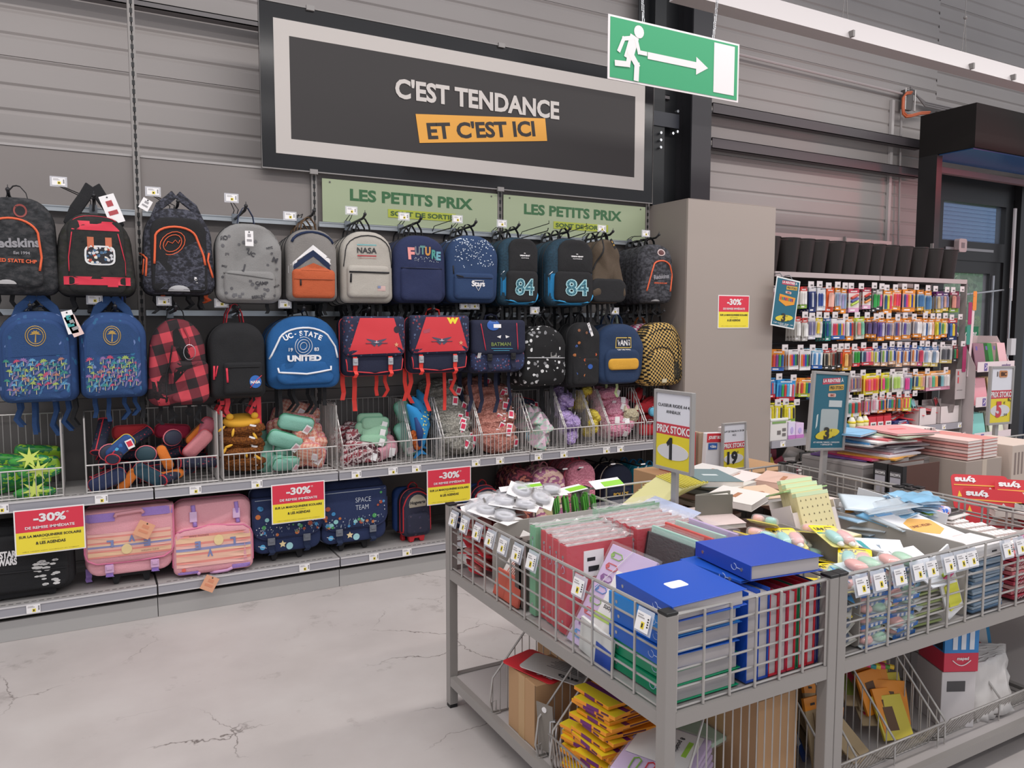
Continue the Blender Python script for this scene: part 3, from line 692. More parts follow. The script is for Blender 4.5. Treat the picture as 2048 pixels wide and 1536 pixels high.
# --- upper row ---
g = Bag('dark camouflage backpack with orange piping and grey script, cut by the left edge', (-45, 112, 392, 588), CAM1, .19, .38, .16, taper=.12)
g.pocket(.06, .80, .22, .93, CAM1, .03, .14, rt=.35)
g.line([(.05, .26)]+arc(.43, .42, .34, .19, 115, 15)+[(.79, .62), (.76, .76)], ORG, .006)
g.txt('Redskins', .47, .48, .62, mat('8d8b8f', .6), bold=.04, ang=-.06); g.txt('Est 1994', .55, .58, .2, mat('8d8b8f', .6)); g.txt('UNITED STATE CHP', .42, .66, .62, ORG, bold=.03, ang=.03)
x, z = g.P(.55, .145); g.prints([[(.55+.085*math.cos(t*.314), .145+.07*math.sin(t*.314)) for t in range(20)]], mat('8b3a34', .5), 'badge')
g.prints([[(.55+.062*math.cos(t*.314), .145+.05*math.sin(t*.314)) for t in range(20)]], DK, 'badge_centre', off=.003); g.txt('R', .55, .145, None, mat('d88', .5) if 0 else mat('dd8a80', .5), .05, off=.0045) if 0 else None
g.prints([arc(.35, .9, .12, .045, 0, 180, 8)], mat('b9b7b7', .5), 'reflector'); g.loop(DK, .07); g.hang(DK, .1)
g = Bag('black camouflage backpack with two wide red straps across the front', (112, 268, 425, 590), camo(('1a1b1a', '26271f', '2b2a29', '35332f'), 22), .19, .40, .16, taper=.2)
g.peak(DKF, .15, .28, .04)
g.pocket(.16, .86, .05, .97, camo(('151516', '202120', '262624'), 25), .03, .12, rt=.3, wob=.01)
g.prints([blk(.22, .80, .11, .22)], RED, 'red_band'); g.prints([blk(.10, .92, .78, .88)], RED, 'red_band')
g.line([(.22, .25), (.17, .55), (.17, .72)], RED, .0025); g.line([(.78, .25), (.86, .6), (.86, .76)], RED, .0025); g.line(arc(.5, .14, .28, .10, 160, 20), RED, .002)
g.prints([blk(.40, .48, .30, .45), blk(.62, .70, .30, .45)], mat('c26a4a', .6), 'patch')
g.prints([[(.55+.19*c, .52+.12*s_) for c, s_ in ((math.copysign(abs(math.cos(t))**.5, math.cos(t)), math.copysign(abs(math.sin(t))**.5, math.sin(t))) for t in (k*.314 for k in range(20)))]], mat('dcdcdc', .5), 'patch_rim')
g.prints([[(.55+.165*c, .52+.10*s_) for c, s_ in ((math.copysign(abs(math.cos(t))**.5, math.cos(t)), math.copysign(abs(math.sin(t))**.5, math.sin(t))) for t in (k*.314 for k in range(20)))]], cells(('2b2b33', 'c8c8cc', 'b05040', '4a6a8a', 'e0d8c8'), 60, '2a2a30', .5), 'patch', off=.003)
g.swing(.72, -.05, .075, .15, CARD, -.35, -.20, mat('b04a50', .6)); g.prints([blk(.63, .76, .80, .90)], RED, 'red_band'); g.hang(DK, .12); g.hang(mat('274a9a', .7), .16, (.84,)); g.behind(1)
g = Bag('grey camouflage backpack with black front and orange zips', (288, 428, 415, 588), CAM2, .19, .40, .16, taper=.15)
g.peak(CAM2, .085, .30, .03); g.pocket(.11, .87, .12, .98, DKF, .035, .12, rt=.28)
g.panel([(.14, .95), (.82, .95), (.84, .50), (.74, .38), (.17, .64)], CAM2); g.line([(.15, .66), (.17, .40)]+arc(.45, .36, .28, .13, 170, 15)+[(.82, .55), (.84, .66)], ORG, .006)
for k, r_ in enumerate((.17, .125)): g.line([(.40+r_*math.cos(t*.3927)*1.0+.0*t, .42-r_*.75*math.sin(t*.3927)-.25*r_*math.cos(t*.3927)) for t in range(16)], ORG, .0022, 'emblem', True)
g.line([(.30, .46), (.34, .40), (.40, .42), (.44, .38), (.48, .42), (.50, .38)], ORG, .0022, 'emblem')
for q in (0, 1): g.line(([(.03, .60), (.01, .78)] if q == 0 else []) or [(.99, .50), (.90, .52), (.88, .60), (.95, .80)], ORG, .006)
g.line([(.00, .52), (.06, .60), (.04, .80)], ORG, .006)
g.prints([arc(.47, .97, .15, .07, 0, 180, 8)], mat('b9b9bb', .5), 'reflector'); g.prints([blk(.68, .76, .80, .84), blk(.69, .75, .85, .87)], WHITE, 'emblem'); g.swing(.06, .0, .05, .06, CARD, .5); g.hang(DK, .12); g.hang(ORG, .06, (.3, .9)); g.behind(1)
GP = cloth('8f8d8b', '7d7c7b')
g = Bag('light grey slouchy backpack printed all over with small dark badges', (436, 562, 446, 606), GP, .15, .42, .18, wob=.03)
g.pocket(.10, .88, .60, .97, GP, .03, .12, wob=.02); g.line([(.10, .63), (.5, .66), (.88, .70)], mat('6f6e6d', .7), .003, 'zip')
rr = random.Random(5); sh = []
for k in range(34):
    u, v = rr.uniform(.08, .92), rr.uniform(.12, .95); q = rr.random(); r_ = rr.uniform(.018, .03)
    if q < .4: sh.append([(u+r_*math.cos(t*.785), v+r_*math.sin(t*.785)*.8) for t in range(8)])
    elif q < .7: sh.append(blk(u-r_, u+r_, v-r_*.6, v+r_*.6))
g.prints(sh, mat('5b5a5d', .7)); 
for t, u, v, w in (('UC', .52, .38, .12), ('BKLN', .12, .55, .1), ('CAMP', .66, .75, .2), ('EO', .12, .2, .12), ('BKLN', .90, .78, .1), ('NYC', .8, .30, .1), ('J', .40, .56, .04), ('M', .88, .45, .08), ('BERLIN', .6, .92, .2)): g.txt(t, u, v, w, mat('3d3c40', .7), bold=.04, ang=rr.uniform(-.5, .5))
g.swing(.48, .20, .045, .085, CARD, 0); g.loop(mat('27334f', .7), .10); g.hang(DK, .08, (.3, .8))
g = Bag('grey backpack with white and navy chevrons and a bright orange pocket', (578, 674, 458, 602), cloth('8a8682', '75716e'), .15, .40, .12)
g.prints([[(.0, .60), (.5, .30), (1.0, .56), (1.0, .46), (.5, .20), (.02, .50)]], WHITE, 'white_chevron') if 0 else None
g.prints([[(.02, .62), (.06, .50), (.5, .29), (.5, .22), (.02, .52)], [(.5, .29), (.97, .56), (.97, .48), (.5, .22)]], WHITE, 'white_chevron', 'white chevron stripe')
g.prints([[(.02, .62), (.5, .38), (.5, .29), (.02, .545)], [(.5, .38), (.97, .65), (.97, .56), (.5, .29)]], NAVY, 'navy_chevron', 'navy chevron stripe')
g.pocket(.08, .92, .56, .96, cloth('c2603a', 'b0522f'), .04, .10, lab='orange canvas pocket'); g.prints([[(.15, .58), (.5, .47), (.9, .58)]], cloth('c2603a'), 'orange_tip'); g.line([(.10, .70), (.9, .70)], mat('9a4a2c', .7), .0025, 'zip'); g.line([(.22, .71), (.22, .79)], DK, .005, 'zip_pull')
g.line(arc(.5, .22, .42, .18, 170, 10), NAVY, .008, 'navy_trim'); g.loop(mat('6b5138', .7), .08); g.hang(DK, .08, (.2, .8)); g.behind(3, .105)
OW = cloth('b5afa6', 'a8a299')
g = Bag('off white backpack with black zips and wavy black lettering', (688, 785, 462, 606), OW, .15, .42, .12, rim=DK)
g.pocket(.08, .90, .48, .93, OW, .04, .10); g.line([(.10, .575), (.88, .575)], DK, .006, 'zip'); g.line([(.13, .60), (.12, .72)], DK, .006, 'zip_pull'); g.line([(.03, .5)]+arc(.5, .30, .44, .24, 175, 5)+[(.97, .5)], DK, .003, 'zip')
g.txt('NASA', .47, .27, .37, INK, .08, .02); g.prints([blk(.29, .65, .185, .20)], mat('6fb0b4', .6), 'teal_stripe'); g.prints([blk(.29, .65, .335, .352)], mat('b03a3e', .6), 'red_stripe'); g.prints([blk(.29, .65, .375, .380)], mat('b57a6e', .6), 'thin_stripe')
g.prints([blk(.64, .80, .76, .83)], mat('c9a9a4', .6), 'flag'); g.prints([blk(.64, .70, .76, .795)], mat('7a86a4', .6), 'flag_corner', off=.003); g.loop(DK, .09); g.hang(DK, .14); g.behind(3, .105)
NV = cloth('262f55', '1f2849')
g = Bag('plain navy backpack with multicoloured patchwork letters', (793, 892, 470, 606), NV, .15, .42, .16)
g.pocket(.10, .90, .47, .97, NV, .025, .12); g.line([(.10, .49), (.90, .49)], mat('141a33', .7), .003, 'zip')
for t, u, c in (('F', .30, 'd98a86'), ('U', .42, '6a6f78'), ('T', .52, '5a8a86'), ('U', .62, 'c98d46'), ('R', .74, '4e9a90'), ('E', .83, '6fa8b8')): g.txt(t, u, .26+.04*math.sin(u*9), .10 if t != 'F' else .13, mat(c, .6), .13 if t != 'F' else .18, .05)
g.prints([[(u+.008*math.cos(t*1.57), v+.008*math.sin(t*1.57)) for t in range(4)] for u, v in ((random.Random(k).uniform(.3, .85), random.Random(k+50).uniform(.32, .39)) for k in range(30))], mat('a9b0b8', .6), 'speckle'); g.loop(DK, .09); g.hang(DK, .14); g.behind(3, .105)
NV2 = cloth('2a426b', '223757')
g = Bag('blue backpack speckled with white dots above a small triangle print', (900, 996, 470, 606), NV2, .15, .42, .16)
rr = random.Random(3); g.prints([[(u+q*math.cos(t*1.05), v+q*math.sin(t*1.05)*.75) for t in range(6)] for u, v, q in ((rr.uniform(.12, .9), .06+.42*rr.random()**1.6, rr.uniform(.006, .014)) for k in range(150))], mat('c9d4e2', .5), 'dot')
g.pocket(.10, .88, .56, .95, NV2, .03, .10); g.line([(.10, .63), (.88, .63)], mat('15233e', .7), .003, 'zip'); g.line([(.09, .46), (.10, .58)], DK, .005, 'zip_pull'); g.line([(.13, .60), (.26, .62)], DK, .005, 'zip_pull')
g.line([(.44, .67), (.66, .67), (.55, .82)], WHITE, .002, 'triangle', True); g.txt('Stars', .55, .715, .26, WHITE, None, .03); g.loop(DK, .08); g.hang(DK, .16, (.25, .8)); g.behind(3, .105)
BL = cloth('1f7cb0', '1a6c9c'); TEAL = camo(('14222e', '1a3a4c', '15303f'), 60)
for box, lab in (((1003, 1076, 474, 611), 'left black and blue backpack printed with the number 84'), ((1098, 1186, 476, 612), 'right black and blue backpack printed with the number 84')):
    g = Bag(lab, box, TEAL, .15, .42, .16)
    g.prints([[(.0, .52), (.14, .52), (.16, .93), (.9, .95), (.98, .53), (1, .8), (.8, 1), (.2, 1), (0, .8)]], BL, 'blue_panel') if 0 else None
    g.prints([blk(.0, .18, .53, .93)], BL, 'blue_panel', 'bright blue side panel'); g.prints([[(.1, .92), (.92, .92), (.86, .99), (.16, .99)]], BL, 'blue_panel', 'bright blue lower panel')
    g.pocket(.20, .96, .02, .52, DKF, .022, .05, 'upper_panel', .38); g.pocket(.14, .95, .49, .95, DKF, .035, .14)
    g.txt('84', .58, .73, .50, mat('a8d2d8', .6), .25, .055); b8 = g.txt('84', .58, .73, .46, camo(('163240', '2f6f84', '1d4a5a', '6fa8b4'), 90), .225, .0); b8.location.y = -.002
    g.txt('URBAN BEAST', .60, .27, .26, WHITE, .022, .05); g.txt('CLOTHING', .60, .305, .2, WHITE, .012); g.prints([[(u*.03+.6, .235+.006*v) for u, v in ((-1, 0), (0, 1), (1, 0), (0, -1))]], WHITE, 'emblem')
    g.line([(.16, .92), (.5, .965), (.88, .94), (.965, .80)], mat('2f9ad0', .6), .005); g.line([(.10, .5), (.02, .56)], CHROME, .004, 'zip_pull'); g.loop(DK, .08); g.hang(DK, .16); g.behind(2, .12)
g = Bag('olive brown drawstring style backpack with a black lower half', (1182, 1250, 478, 606), cloth('5b4d3e', '4d4135'), .13, .46, .22, taper=.35, wob=.03)
g.pocket(.0, 1.0, .62, .99, DKF, .03, .2, 'lower_panel'); g.loop(DK, .07); g.loop(DK, .05, .02, .03, -.6); g.line([(.40, .02), (.24, .3), (.02, .6)], DK, .006, 'strap'); g.swing(.55, .08, .02, .08, DK, -.6, m2=mat('b08a40', .5)); g.hang(DK, .14); g.behind(1, .14)
g = Bag('dark camouflage backpack with an orange arched zip nearest the pillar', (1287, 1346, 488, 606), camo(('19191c', '26262b', '38383e', '4a4a50'), 34), .16, .42, .16)
g.line([(.14, .80), (.28, .45)]+arc(.60, .40, .28, .12, 150, 20)+[(.96, .50), (.90, .80)], ORG, .006); g.txt('Redskins', .58, .55, .52, mat('8d8b90', .6), None, .04, ang=-.1); g.txt('UNITED STATE CHP', .56, .66, .46, ORG, None, .03)
g.prints([[(.58+.12*math.cos(t*.314), .14+.06*math.sin(t*.314)) for t in range(20)]], mat('c9b3b0', .5), 'badge'); g.prints([[(.58+.085*math.cos(t*.314), .14+.042*math.sin(t*.314)) for t in range(20)]], mat('5a2a2a', .5), 'badge_centre', off=.003)
g.prints([arc(.45, .97, .14, .03, 0, 180, 8)], mat('b9b9bb', .5), 'reflector'); g.loop(DK, .06); g.hang(DK, .14); g.behind(4, .085)
# --- lower row ---
PB = cloth('2b4a78', '24406a')
def palm(u, v, s, a):
    "three curved fronds each side of a thin stem"
    o = []
    for k in range(6):
        t = a+PI*(.05+.18*k); du, dv = math.cos(t), -math.sin(t); nu, nv = -dv*.16, du*.16
        o.append([(u, v), (u+s*(du*.5-nu), v+s*.8*(dv*.5-nv)), (u+s*du, v+s*.8*(dv+.25)), (u+s*(du*.5+nu), v+s*.8*(dv*.5+nv))])
    return o
for box, lab, sd in (((-2, 152, 622, 806), 'leftmost blue backpack with colourful palm tree print and round gold badge', 1), ((162, 292, 624, 797), 'second blue backpack from the left with palm tree print and round gold badge', 2)):
    TP = cells(('2a4d80', '2f6a92', '6a7fae', '355a86', '2c5c84'), 26, '264474', .25, stretch=(1, 1, .7))
    g = Bag(lab, box, TP, .19, .42, .14)
    g.peak(PB, .085, .28, .03); g.pocket(.06, .90, .08, .97, TP, .03, .10, rt=.36, name='front_pocket')
    g.panel([(.10, .50), (.87, .47), (.86, .26), (.72, .145), (.5, .115), (.26, .145), (.12, .27)], PB, lab='plain blue upper panel')
    g.panel([(.08, .96), (.88, .95), (.90, .86), (.5, .90), (.07, .88)], PB, lab='plain blue lower panel')
    rr = random.Random(sd); P = {}
    for k in range(46):
        u = .10+.78*((k % 7)+.5*((k//7) % 2)+rr.random()*.4)/7.2; v = .53+.34*((k//7)+rr.random()*.4)/6.6; c = rr.choice(('b8486a', '3a8c88', 'b07a6a', '5f9ac0', '9ab05a', '8a6aa0', '3a8a78'))
        lx, lv = u+.05, v+.03; a_ = rr.uniform(.4, 1.2); P.setdefault(rr.choice(('6a6a9a', '7a6a8a', '3a6a94', '4a84a4')), []).append([(lx+.045*math.cos(a_)*math.cos(t*.785)-.014*math.sin(a_)*math.sin(t*.785), lv-.045*math.sin(a_)*math.cos(t*.785)-.014*math.cos(a_)*math.sin(t*.785)) for t in range(8)])
        P.setdefault(c, []).extend(palm(u, v, rr.uniform(.04, .068), rr.uniform(-.4, .5)))
        P.setdefault('d8cf9a', []).append([(u-.003, v+.05), (u+.006, v+.05), (u+.004, v), (u-.002, v)])
    for c, sh in P.items(): g.prints(sh, mat(c, .7), 'palm_print')
    GO = mat('c9a45a', .35, .6)
    for r_ in (.125, .098): g.line([(.48+r_*math.cos(t*.2618), .27+r_*.86*math.sin(t*.2618)) for t in range(24)], GO, .0022, 'badge_ring', True)
    g.prints(palm(.48, .25, .075, 0)+[[(.465, .34), (.485, .34), (.49, .25), (.48, .25)]], GO, 'gold_palm', off=.003)
    g.loop(PB, .03); g.hang(PB, .16); g.hang(DK, .18, (.92,)); g.behind(1, .12)
    if sd == 1: g.swing(.92, .12, .05, .12, CARD, -.25, m2=mat('3a9a9a', .5)); g.swing(.97, .16, .05, .11, mat('e7c9c2', .6), -.4)
PLD = plaid('c0414c', '6d2630', '221a1d')
g = Bag('red and black tartan backpack gaping open, with dark mesh side pocket', (296, 418, 638, 812), PLD, .17, .46, .20, taper=.25, wob=.03)
g.prints([[(.42, .14), (.50, .10), (.62, .30), (.70, .50), (.55, .48), (.42, .30)]], mat('0e0e10', .9), 'opening', 'dark open mouth of the bag')
g.pocket(.36, .96, .48, .96, PLD, .04, .18, wob=.03); g.prints([[(.40, .62), (.46, .50), (.90, .47), (.60, .58), (.40, .74)]], mat('121113', .9), 'opening')
g.prints([[(.0, .60), (.34, .62), (.30, .97), (.06, .95)]], camo(('141215', '2a1c20', '1a1517'), 60), 'mesh_side'); g.line([(.40, .30), (.36, .5), (.30, .64), (.28, .95)], DK, .004, 'zip'); x, z = g.P(.66, .38)
obj('wire_ring', B().tube([(x+.03*math.cos(t*.4), -.20-.0, z+.042*math.sin(t*.4)) for t in range(16)], .002, 5, True), CHROME, g.root); g.line([(.60, .10), (.68, .24), (.66, .33)], mat('8b2d36', .7), .005, 'zip_pull'); g.loop(DK, .08); g.hang(DK, .1)
g = Bag('small black backpack with red zip pulls and a small round blue patch', (424, 530, 646, 797), DKF, .15, .40, .13)
g.pocket(.22, .92, .52, .94, DKF, .03, .08); g.line([(.22, .58), (.92, .58)], mat('0f0f11', .7), .003, 'zip'); g.line([(.06, .56), (.05, .74)], RED, .006, 'zip_pull'); g.line([(.12, .56), (.08, .70)], RED, .004, 'zip_pull'); g.line([(.27, .59), (.28, .78)], RED, .006, 'zip_pull')
g.prints([[(.78+.11*math.cos(t*.314), .78+.085*math.sin(t*.314)) for t in range(20)]], mat('2c66b4', .5), 'patch'); g.txt('NASA', .78, .785, .18, WHITE, None, .05); g.line([(.68, .86), (.80, .76), (.90, .70)], RED, .002, 'patch_line'); g.loop(mat('cf2f3c', .6), .11, .03, .05); g.hang(mat('cf2f3c', .6), .14, (.2, .32, .8, .9), .026); g.hang(DK, .06); g.behind(1, .13)
RB = cloth('1f5c96', '1a5288')
g = Bag('royal blue backpack with white piping and white college lettering', (540, 679, 632, 778), RB, .17, .44, .16, wob=.03)
g.pocket(.10, .90, .62, .93, RB, .035, .16, wob=.02); WP = mat('e6e6ea', .6)
g.line([(.02, .58), (.10, .42)]+arc(.50, .36, .36, .20, 160, 30)+[(.92, .42), (.95, .58)], WP, .006); g.line([(.12, .70), (.13, .76), (.5, .79), (.84, .74), (.84, .69)], WP, .006)
for k, ch_ in enumerate('UC-STATE'): t = (k-3.5)*.165; g.txt(ch_, .47+.40*math.sin(t*1.1), .345-.17*math.cos(t*1.5)+.06, None, WP, .072 if ch_ != '-' else .014, .04, ang=t*.8)
for r_ in (.125, .09, .05): g.line([(.47+r_*math.cos(t*.2618), .41+r_*math.sin(t*.2618)) for t in range(24)], WP, .0018, 'emblem_ring', True)
g.txt('19', .29, .455, None, WP, .05); g.txt('83', .65, .455, None, WP, .05); g.txt('UNITED', .48, .575, .47, WP, .085, .06); g.loop(DK, .05); g.hang(DK, .16); g.behind(1, .13)
# satchels hanging
RF = mat('d2373f', .6); NF = cloth('23273f', '1b2036'); CW = cells(('8a3a44', '3a4468', '5a6a8a'), 45, '262a44', .3)
for box, lab, sd in (((690, 805, 636, 752), 'left navy satchel with red flap and winged letter emblem', 0), ((822, 933, 634, 746), 'right navy satchel with red flap and winged letter emblem', 1)):
    g = Bag(lab, box, NF, .17, .10, .12, name='school_satchel', cat='satchel', rim=RF, taper=0)
    g.pocket(.02, .98, .60, .95, NF, .03, .12, wob=.004); g.line([(.03, .70), (.05, .90), (.5, .95), (.94, .90), (.97, .66)], RF, .004)
    f = g.pocket(.0, 1.0, -.03, .66, CW, .05, .10, 'flap', .05, 'patterned navy flap', .004); g.panel([(.04, .62), (.96, .60), (.80, .0), (.24, .0)], RF, 'red_panel', 'bright red flap panel', .003)
    c = (.50, .40); wing = [(-.16, -.05), (.16, -.05), (.10, .0), (.08, .03), (.03, .09), (0, .04), (-.03, .09), (-.08, .03), (-.10, 0)]
    for q in (-1, 1): g.prints([[(c[0]+q*a*1.0, c[1]+b_) for a, b_ in w_] for w_ in ([(0, .0), (.03, -.02), (.17, -.05), (.14, -.02), (.10, -.0), (.07, .02)], [(.0, .04), (.03, .02), (.11, .02), (.08, .05), (.03, .09)])], mat('4b5064', .4), 'wing_emblem', off=.0045)
    g.line([(c[0]-.18, c[1]+.03), (c[0]+.18, c[1]+.03)], mat('4b5064', .4), .002, 'wing_emblem', off=.005); g.txt('W', c[0], c[1]+.03, .1, mat('c9ccd4', .4), .09, .05)
    if sd: g.prints([[(.54, -.0), (.84, -.0), (.80, .12), (.72, .17), (.60, .15), (.55, .08)]], mat('2a4f9a', .5), 'badge_patch'); g.txt('W', .69, .065, .20, YEL, .11, .09)
    else: g.prints([[(.24, .0), (.66, .0), (.64, .09), (.48, .18), (.40, .16), (.34, .06)]], mat('d4dbea', .5), 'pale_patch')
    g.prints([[(.84+.05*math.cos(t*.419), .20+.06*math.sin(t*.419)) for t in range(15)]] if not sd else [[(.18, .24), (.30, .20), (.30, .27), (.2, .29)]], mat('2a2230', .6) if not sd else mat('b04a5a', .6), 'round_badge', off=.004)
    st = [(.83+r_*math.cos(PI/2+k*PI/5)*.9, .46-r_*math.sin(PI/2+k*PI/5)) for k in range(10) for r_ in ((.045,) if k % 2 == 0 else (.02,))]; g.prints([st], mat('e0a07a', .5), 'star', off=.0045)
    RS = mat('e0392f', .6)
    for u in (.16, .74): g.buckle(u, .66, .90, RS, mat('a9abb0', .4), .026, .04)
    obj('handle', B().tube([(-.05, -.06, 0), (-.045, -.06, .045), (0, -.06, .06), (.045, -.06, .045), (.05, -.06, 0)], .007, 6), RS if sd else DK, g.root, True)
    g.hang(RS, .22, (.06, .25, .62, .78) if not sd else (.02, .10, .40, .70, .86), .028)
g = Bag('navy satchel with thin red piping and white eyes print on the flap', (945, 1046, 642, 746), NF, .17, .10, .12, name='school_satchel', cat='satchel')
g.pocket(.0, 1.0, .52, .96, cells(('5a6a9a', '8a4a5a', '3a5a8a'), 50, '2a3050', .28), .03, .14, wob=.004); g.pocket(-.01, .99, -.02, .64, NF, .05, .10, 'flap', .06, wob=.004)
g.line([(.13, .05), (.22, .55)], RED, .003); g.line([(.80, .04), (.82, .55)], RED, .003); TQ = mat('4aa5c8', .5)
g.prints([[(.42, .30), (.50, .27), (.49, .33)], [(.66, .30), (.58, .27), (.59, .33)]], WHITE, 'eye_print', off=.003); g.txt('BATMAN', .50, .44, .36, mat('7a8a4a', .5), .07, .02); g.line([(.32, .52), (.72, .53)], TQ, .002, 'print_line'); g.line([(.36, .56), (.66, .565)], TQ, .002, 'print_line')
g.prints([[(.36+.12*math.cos(t*.419), .08+.10*math.sin(t*.419)) for t in range(15)]], mat('2a5aa8', .5), 'paper_badge', off=.003); g.prints([blk(.36, .50, .06, .13)], CARD, 'bar_code_label', off=.0045); g.buckle(.30, .62, .82, NF, DK, .03, .05); g.buckle(.74, .60, .82, NF, DK, .03, .05); g.prints([blk(.08, .14, .60, .70)], WHITE, 'label')
obj('handle', B().tube([(-.05, -.06, 0), (-.04, -.06, .035), (0, -.06, .045), (.04, -.06, .035), (.05, -.06, 0)], .008, 6), NF, g.root, True); g.hang(NF, .26, (.1, .3, .6, .85), .026); g.behind(1, .16)
g = Bag('black and white backpack printed with pale round discs, front gaping open', (1050, 1134, 652, 772), cells(('d8d8d8', 'a9a9ab', 'e8e8e8', '7f7f82'), 24, '131315', .30), .14, .48, .18, wob=.02)
g.prints([arc(.50, .38, .30, .24, 0, 180, 12)+[(.16, .50), (.84, .50)][::1]], mat('141416', .9), 'opening', 'dark open mouth of the bag'); g.line([(.06, .52), (.94, .54)], mat('b9b9bb', .4, .4), .004, 'zip'); g.prints([blk(.60, .74, .44, .52)], mat('8d8b88', .6), 'label'); g.loop(DK, .07); g.hang(DK, .34, (.78,), .03); g.behind(1, .14)
g = Bag('narrow black backpack dotted with small orange and blue charms', (1143, 1200, 646, 774), DKF, .12, .40, .18, wob=.02)
rr = random.Random(11)
for c in ('c0552e', '3a5a9a', '8a5a40', 'b06a3a'): g.prints([[(u+.05*math.cos(t*1.05), v+.025*math.sin(t*1.05)) for t in range(6)] for u, v in ((rr.uniform(.1, .9), rr.uniform(.1, .95)) for _ in range(4))], mat(c, .6), 'motif')
g.pocket(.08, .92, .55, .96, DKF, .02, .1); g.swing(.55, .10, .02, .10, CARD, -.4); g.prints([[(.62+.08*math.cos(t*.6), .68+.04*math.sin(t*.6)) for t in range(11)]], mat('2f5aa8', .5), 'charm'); g.loop(DK, .07); g.hang(DK, .1, (.3,)); g.behind(1, .12)
VB = cloth('243a5c', '1e3250')
g = Bag('navy backpack with a yellow front pocket and framed white lettering', (1200, 1287, 648, 768), VB, .15, .42, .22, wob=.015)
g.pocket(.12, .88, .42, .98, VB, .03, .2); g.pocket(.17, .84, .57, .76, cloth('dda63a', 'cf9a34'), .045, .12, 'yellow_pocket', lab='yellow pocket panel', wob=.004)
g.prints([blk(.36, .68, .22, .40)], mat('d9b95a', .5), 'patch_frame'); g.prints([blk(.375, .665, .235, .385)], mat('1c2436', .5), 'patch', off=.003); g.txt('VANS', .52, .31, .25, WHITE, .10, .03); g.txt('OFF THE WALL', .52, .425, .28, WHITE, .018, .03); g.line([(.60, .2), (.62, .38)], DK, .004, 'zip_pull'); g.loop(mat('b9c2b0', .6), .08, .025, .03); g.loop(VB, .07, .025, .05, -.5); g.hang(mat('b4c28a', .6), .14, (.55,)); g.behind(1, .14)
CK = checker('c9a45e', '1a1712', 62, (0, .15, 0))
g = Bag('yellow and black chequered backpack beside the pillar', (1292, 1366, 645, 772), CK, .16, .44, .20, wob=.015)
g.pocket(.06, .72, .42, .96, CK, .04, .16, rt=.4); g.line(arc(.40, .60, .36, .22, 170, -10), DK, .003, 'zip'); g.line([(.12, .2)]+arc(.5, .22, .32, .12, 150, 10)+[(.85, .5), (.8, .9)], DK, .003, 'zip'); g.prints([[(.74, .62), (1.0, .60), (1.0, .92), (.72, .9)]], camo(('2a251d', '4a4028', '1a1814'), 60), 'mesh_side'); g.prints([blk(.38, .50, .88, .94)], mat('cfc6a8', .6), 'label'); g.loop(DK, .09); g.hang(DK, .08)
h = Bag('pink chequered backpack partly hidden behind the yellow chequered one', (1262, 1322, 647, 760), checker('c9527e', 'e6dfe2', 58), .12, .44, .2, Y=4.80); h.loop(mat('b4642e', .6), .05)
# --- bags standing on the base shelf ---
PK = cloth('e3a6ae', 'd998a2'); LIL = cloth('a98ad0', '9a7cc4'); PKT = mat('d9799a', .6)
def foot(g, m=DK, w=.20, h=.05, x=0, y=-.8):
    b = B().prism([(-w/2, .03), (-w/2+.01, -h), (-w/2+.035, -h), (-w/2+.045, -.012), (w/2-.045, -.012), (w/2-.035, -h), (w/2-.01, -h), (w/2, .03)], g.d*y-.01, g.d*y+.03, T=M.Translation((x, 0, -g.h)))
    for q in (-1, 1): b.cyl((x+q*w*.5, -.03, -g.h-.022), (x+q*w*.5+.02*q, -.03, -g.h-.022), .026, 12)
    obj('trolley_foot', b, m, g.root, bev=.003)
g = Bag('big black suitcase bag with white block lettering at the far left', (-60, 143, 1035, 1178), DKF, .24, .10, .14, name='suitcase', cat='suitcase', Y=4.68, base=.215)
g.pocket(.02, .94, .12, .92, DKF, .02, .10); g.line([(.02, .62), (.95, .66)], DK, .004, 'zip'); g.txt('STAR', .37, .38, .16, WHITE, .10, .05); g.txt('WARS', .36, .48, .18, WHITE, .10, .05)
rr = random.Random(4); g.prints([[(u+q*math.cos(t*1.05+a), v+q*.5*math.sin(t*1.05+a)) for t in range(6)] for u, v, q, a in ((rr.uniform(.62, .84), rr.uniform(.5, .88), rr.uniform(.02, .045), rr.random()*3) for _ in range(26))], mat('cfcdcb', .5), 'silver_pattern', 'crinkled white and grey print'); foot(g, DK, .3, .02)
def stripes(g, v0, v1, flip=False):
    L = [(.0, .10, 'e8b4ac'), (.10, .17, 'e38f84'), (.17, .33, 'e9b9a2'), (.33, .40, 'e38f84'), (.40, .47, 'e9c3a4'), (.47, .55, '8f8fb8'), (.55, .64, 'e9b4a8'), (.64, .71, 'e38f84'), (.71, .86, 'eabf9c'), (.86, .93, 'e38f84')]
    D = {}
    for a, c, h in L:
        a, c = (1-c, 1-a) if flip else (a, c); D.setdefault(h, []).append(blk(.035, .965, v0+(v1-v0)*a, v0+(v1-v0)*c))
    for h, sh in D.items(): g.prints(sh, mat(h, .6), 'stripe', off=.003)
g = Bag('pink striped wheeled satchel with a lilac handle, standing left of the overturned one', (176, 346, 1022, 1158), PK, .15, .10, .16, name='wheeled_satchel', cat='satchel', Y=4.71, rim=PKT, base=.245, rot=(0, 0, -.04))
g.pocket(.02, .98, .66, .97, PK, .03, .14, wob=.004); g.pocket(-.01, 1.01, .0, .80, PK, .05, .12, 'flap', .02, wob=.004); g.line(rr and [(.0, .02), (.0, .62), (.03, .72), (.12, .78), (.5, .80), (.88, .77), (.97, .70), (1.0, .60), (1.0, .02)], PKT, .005)
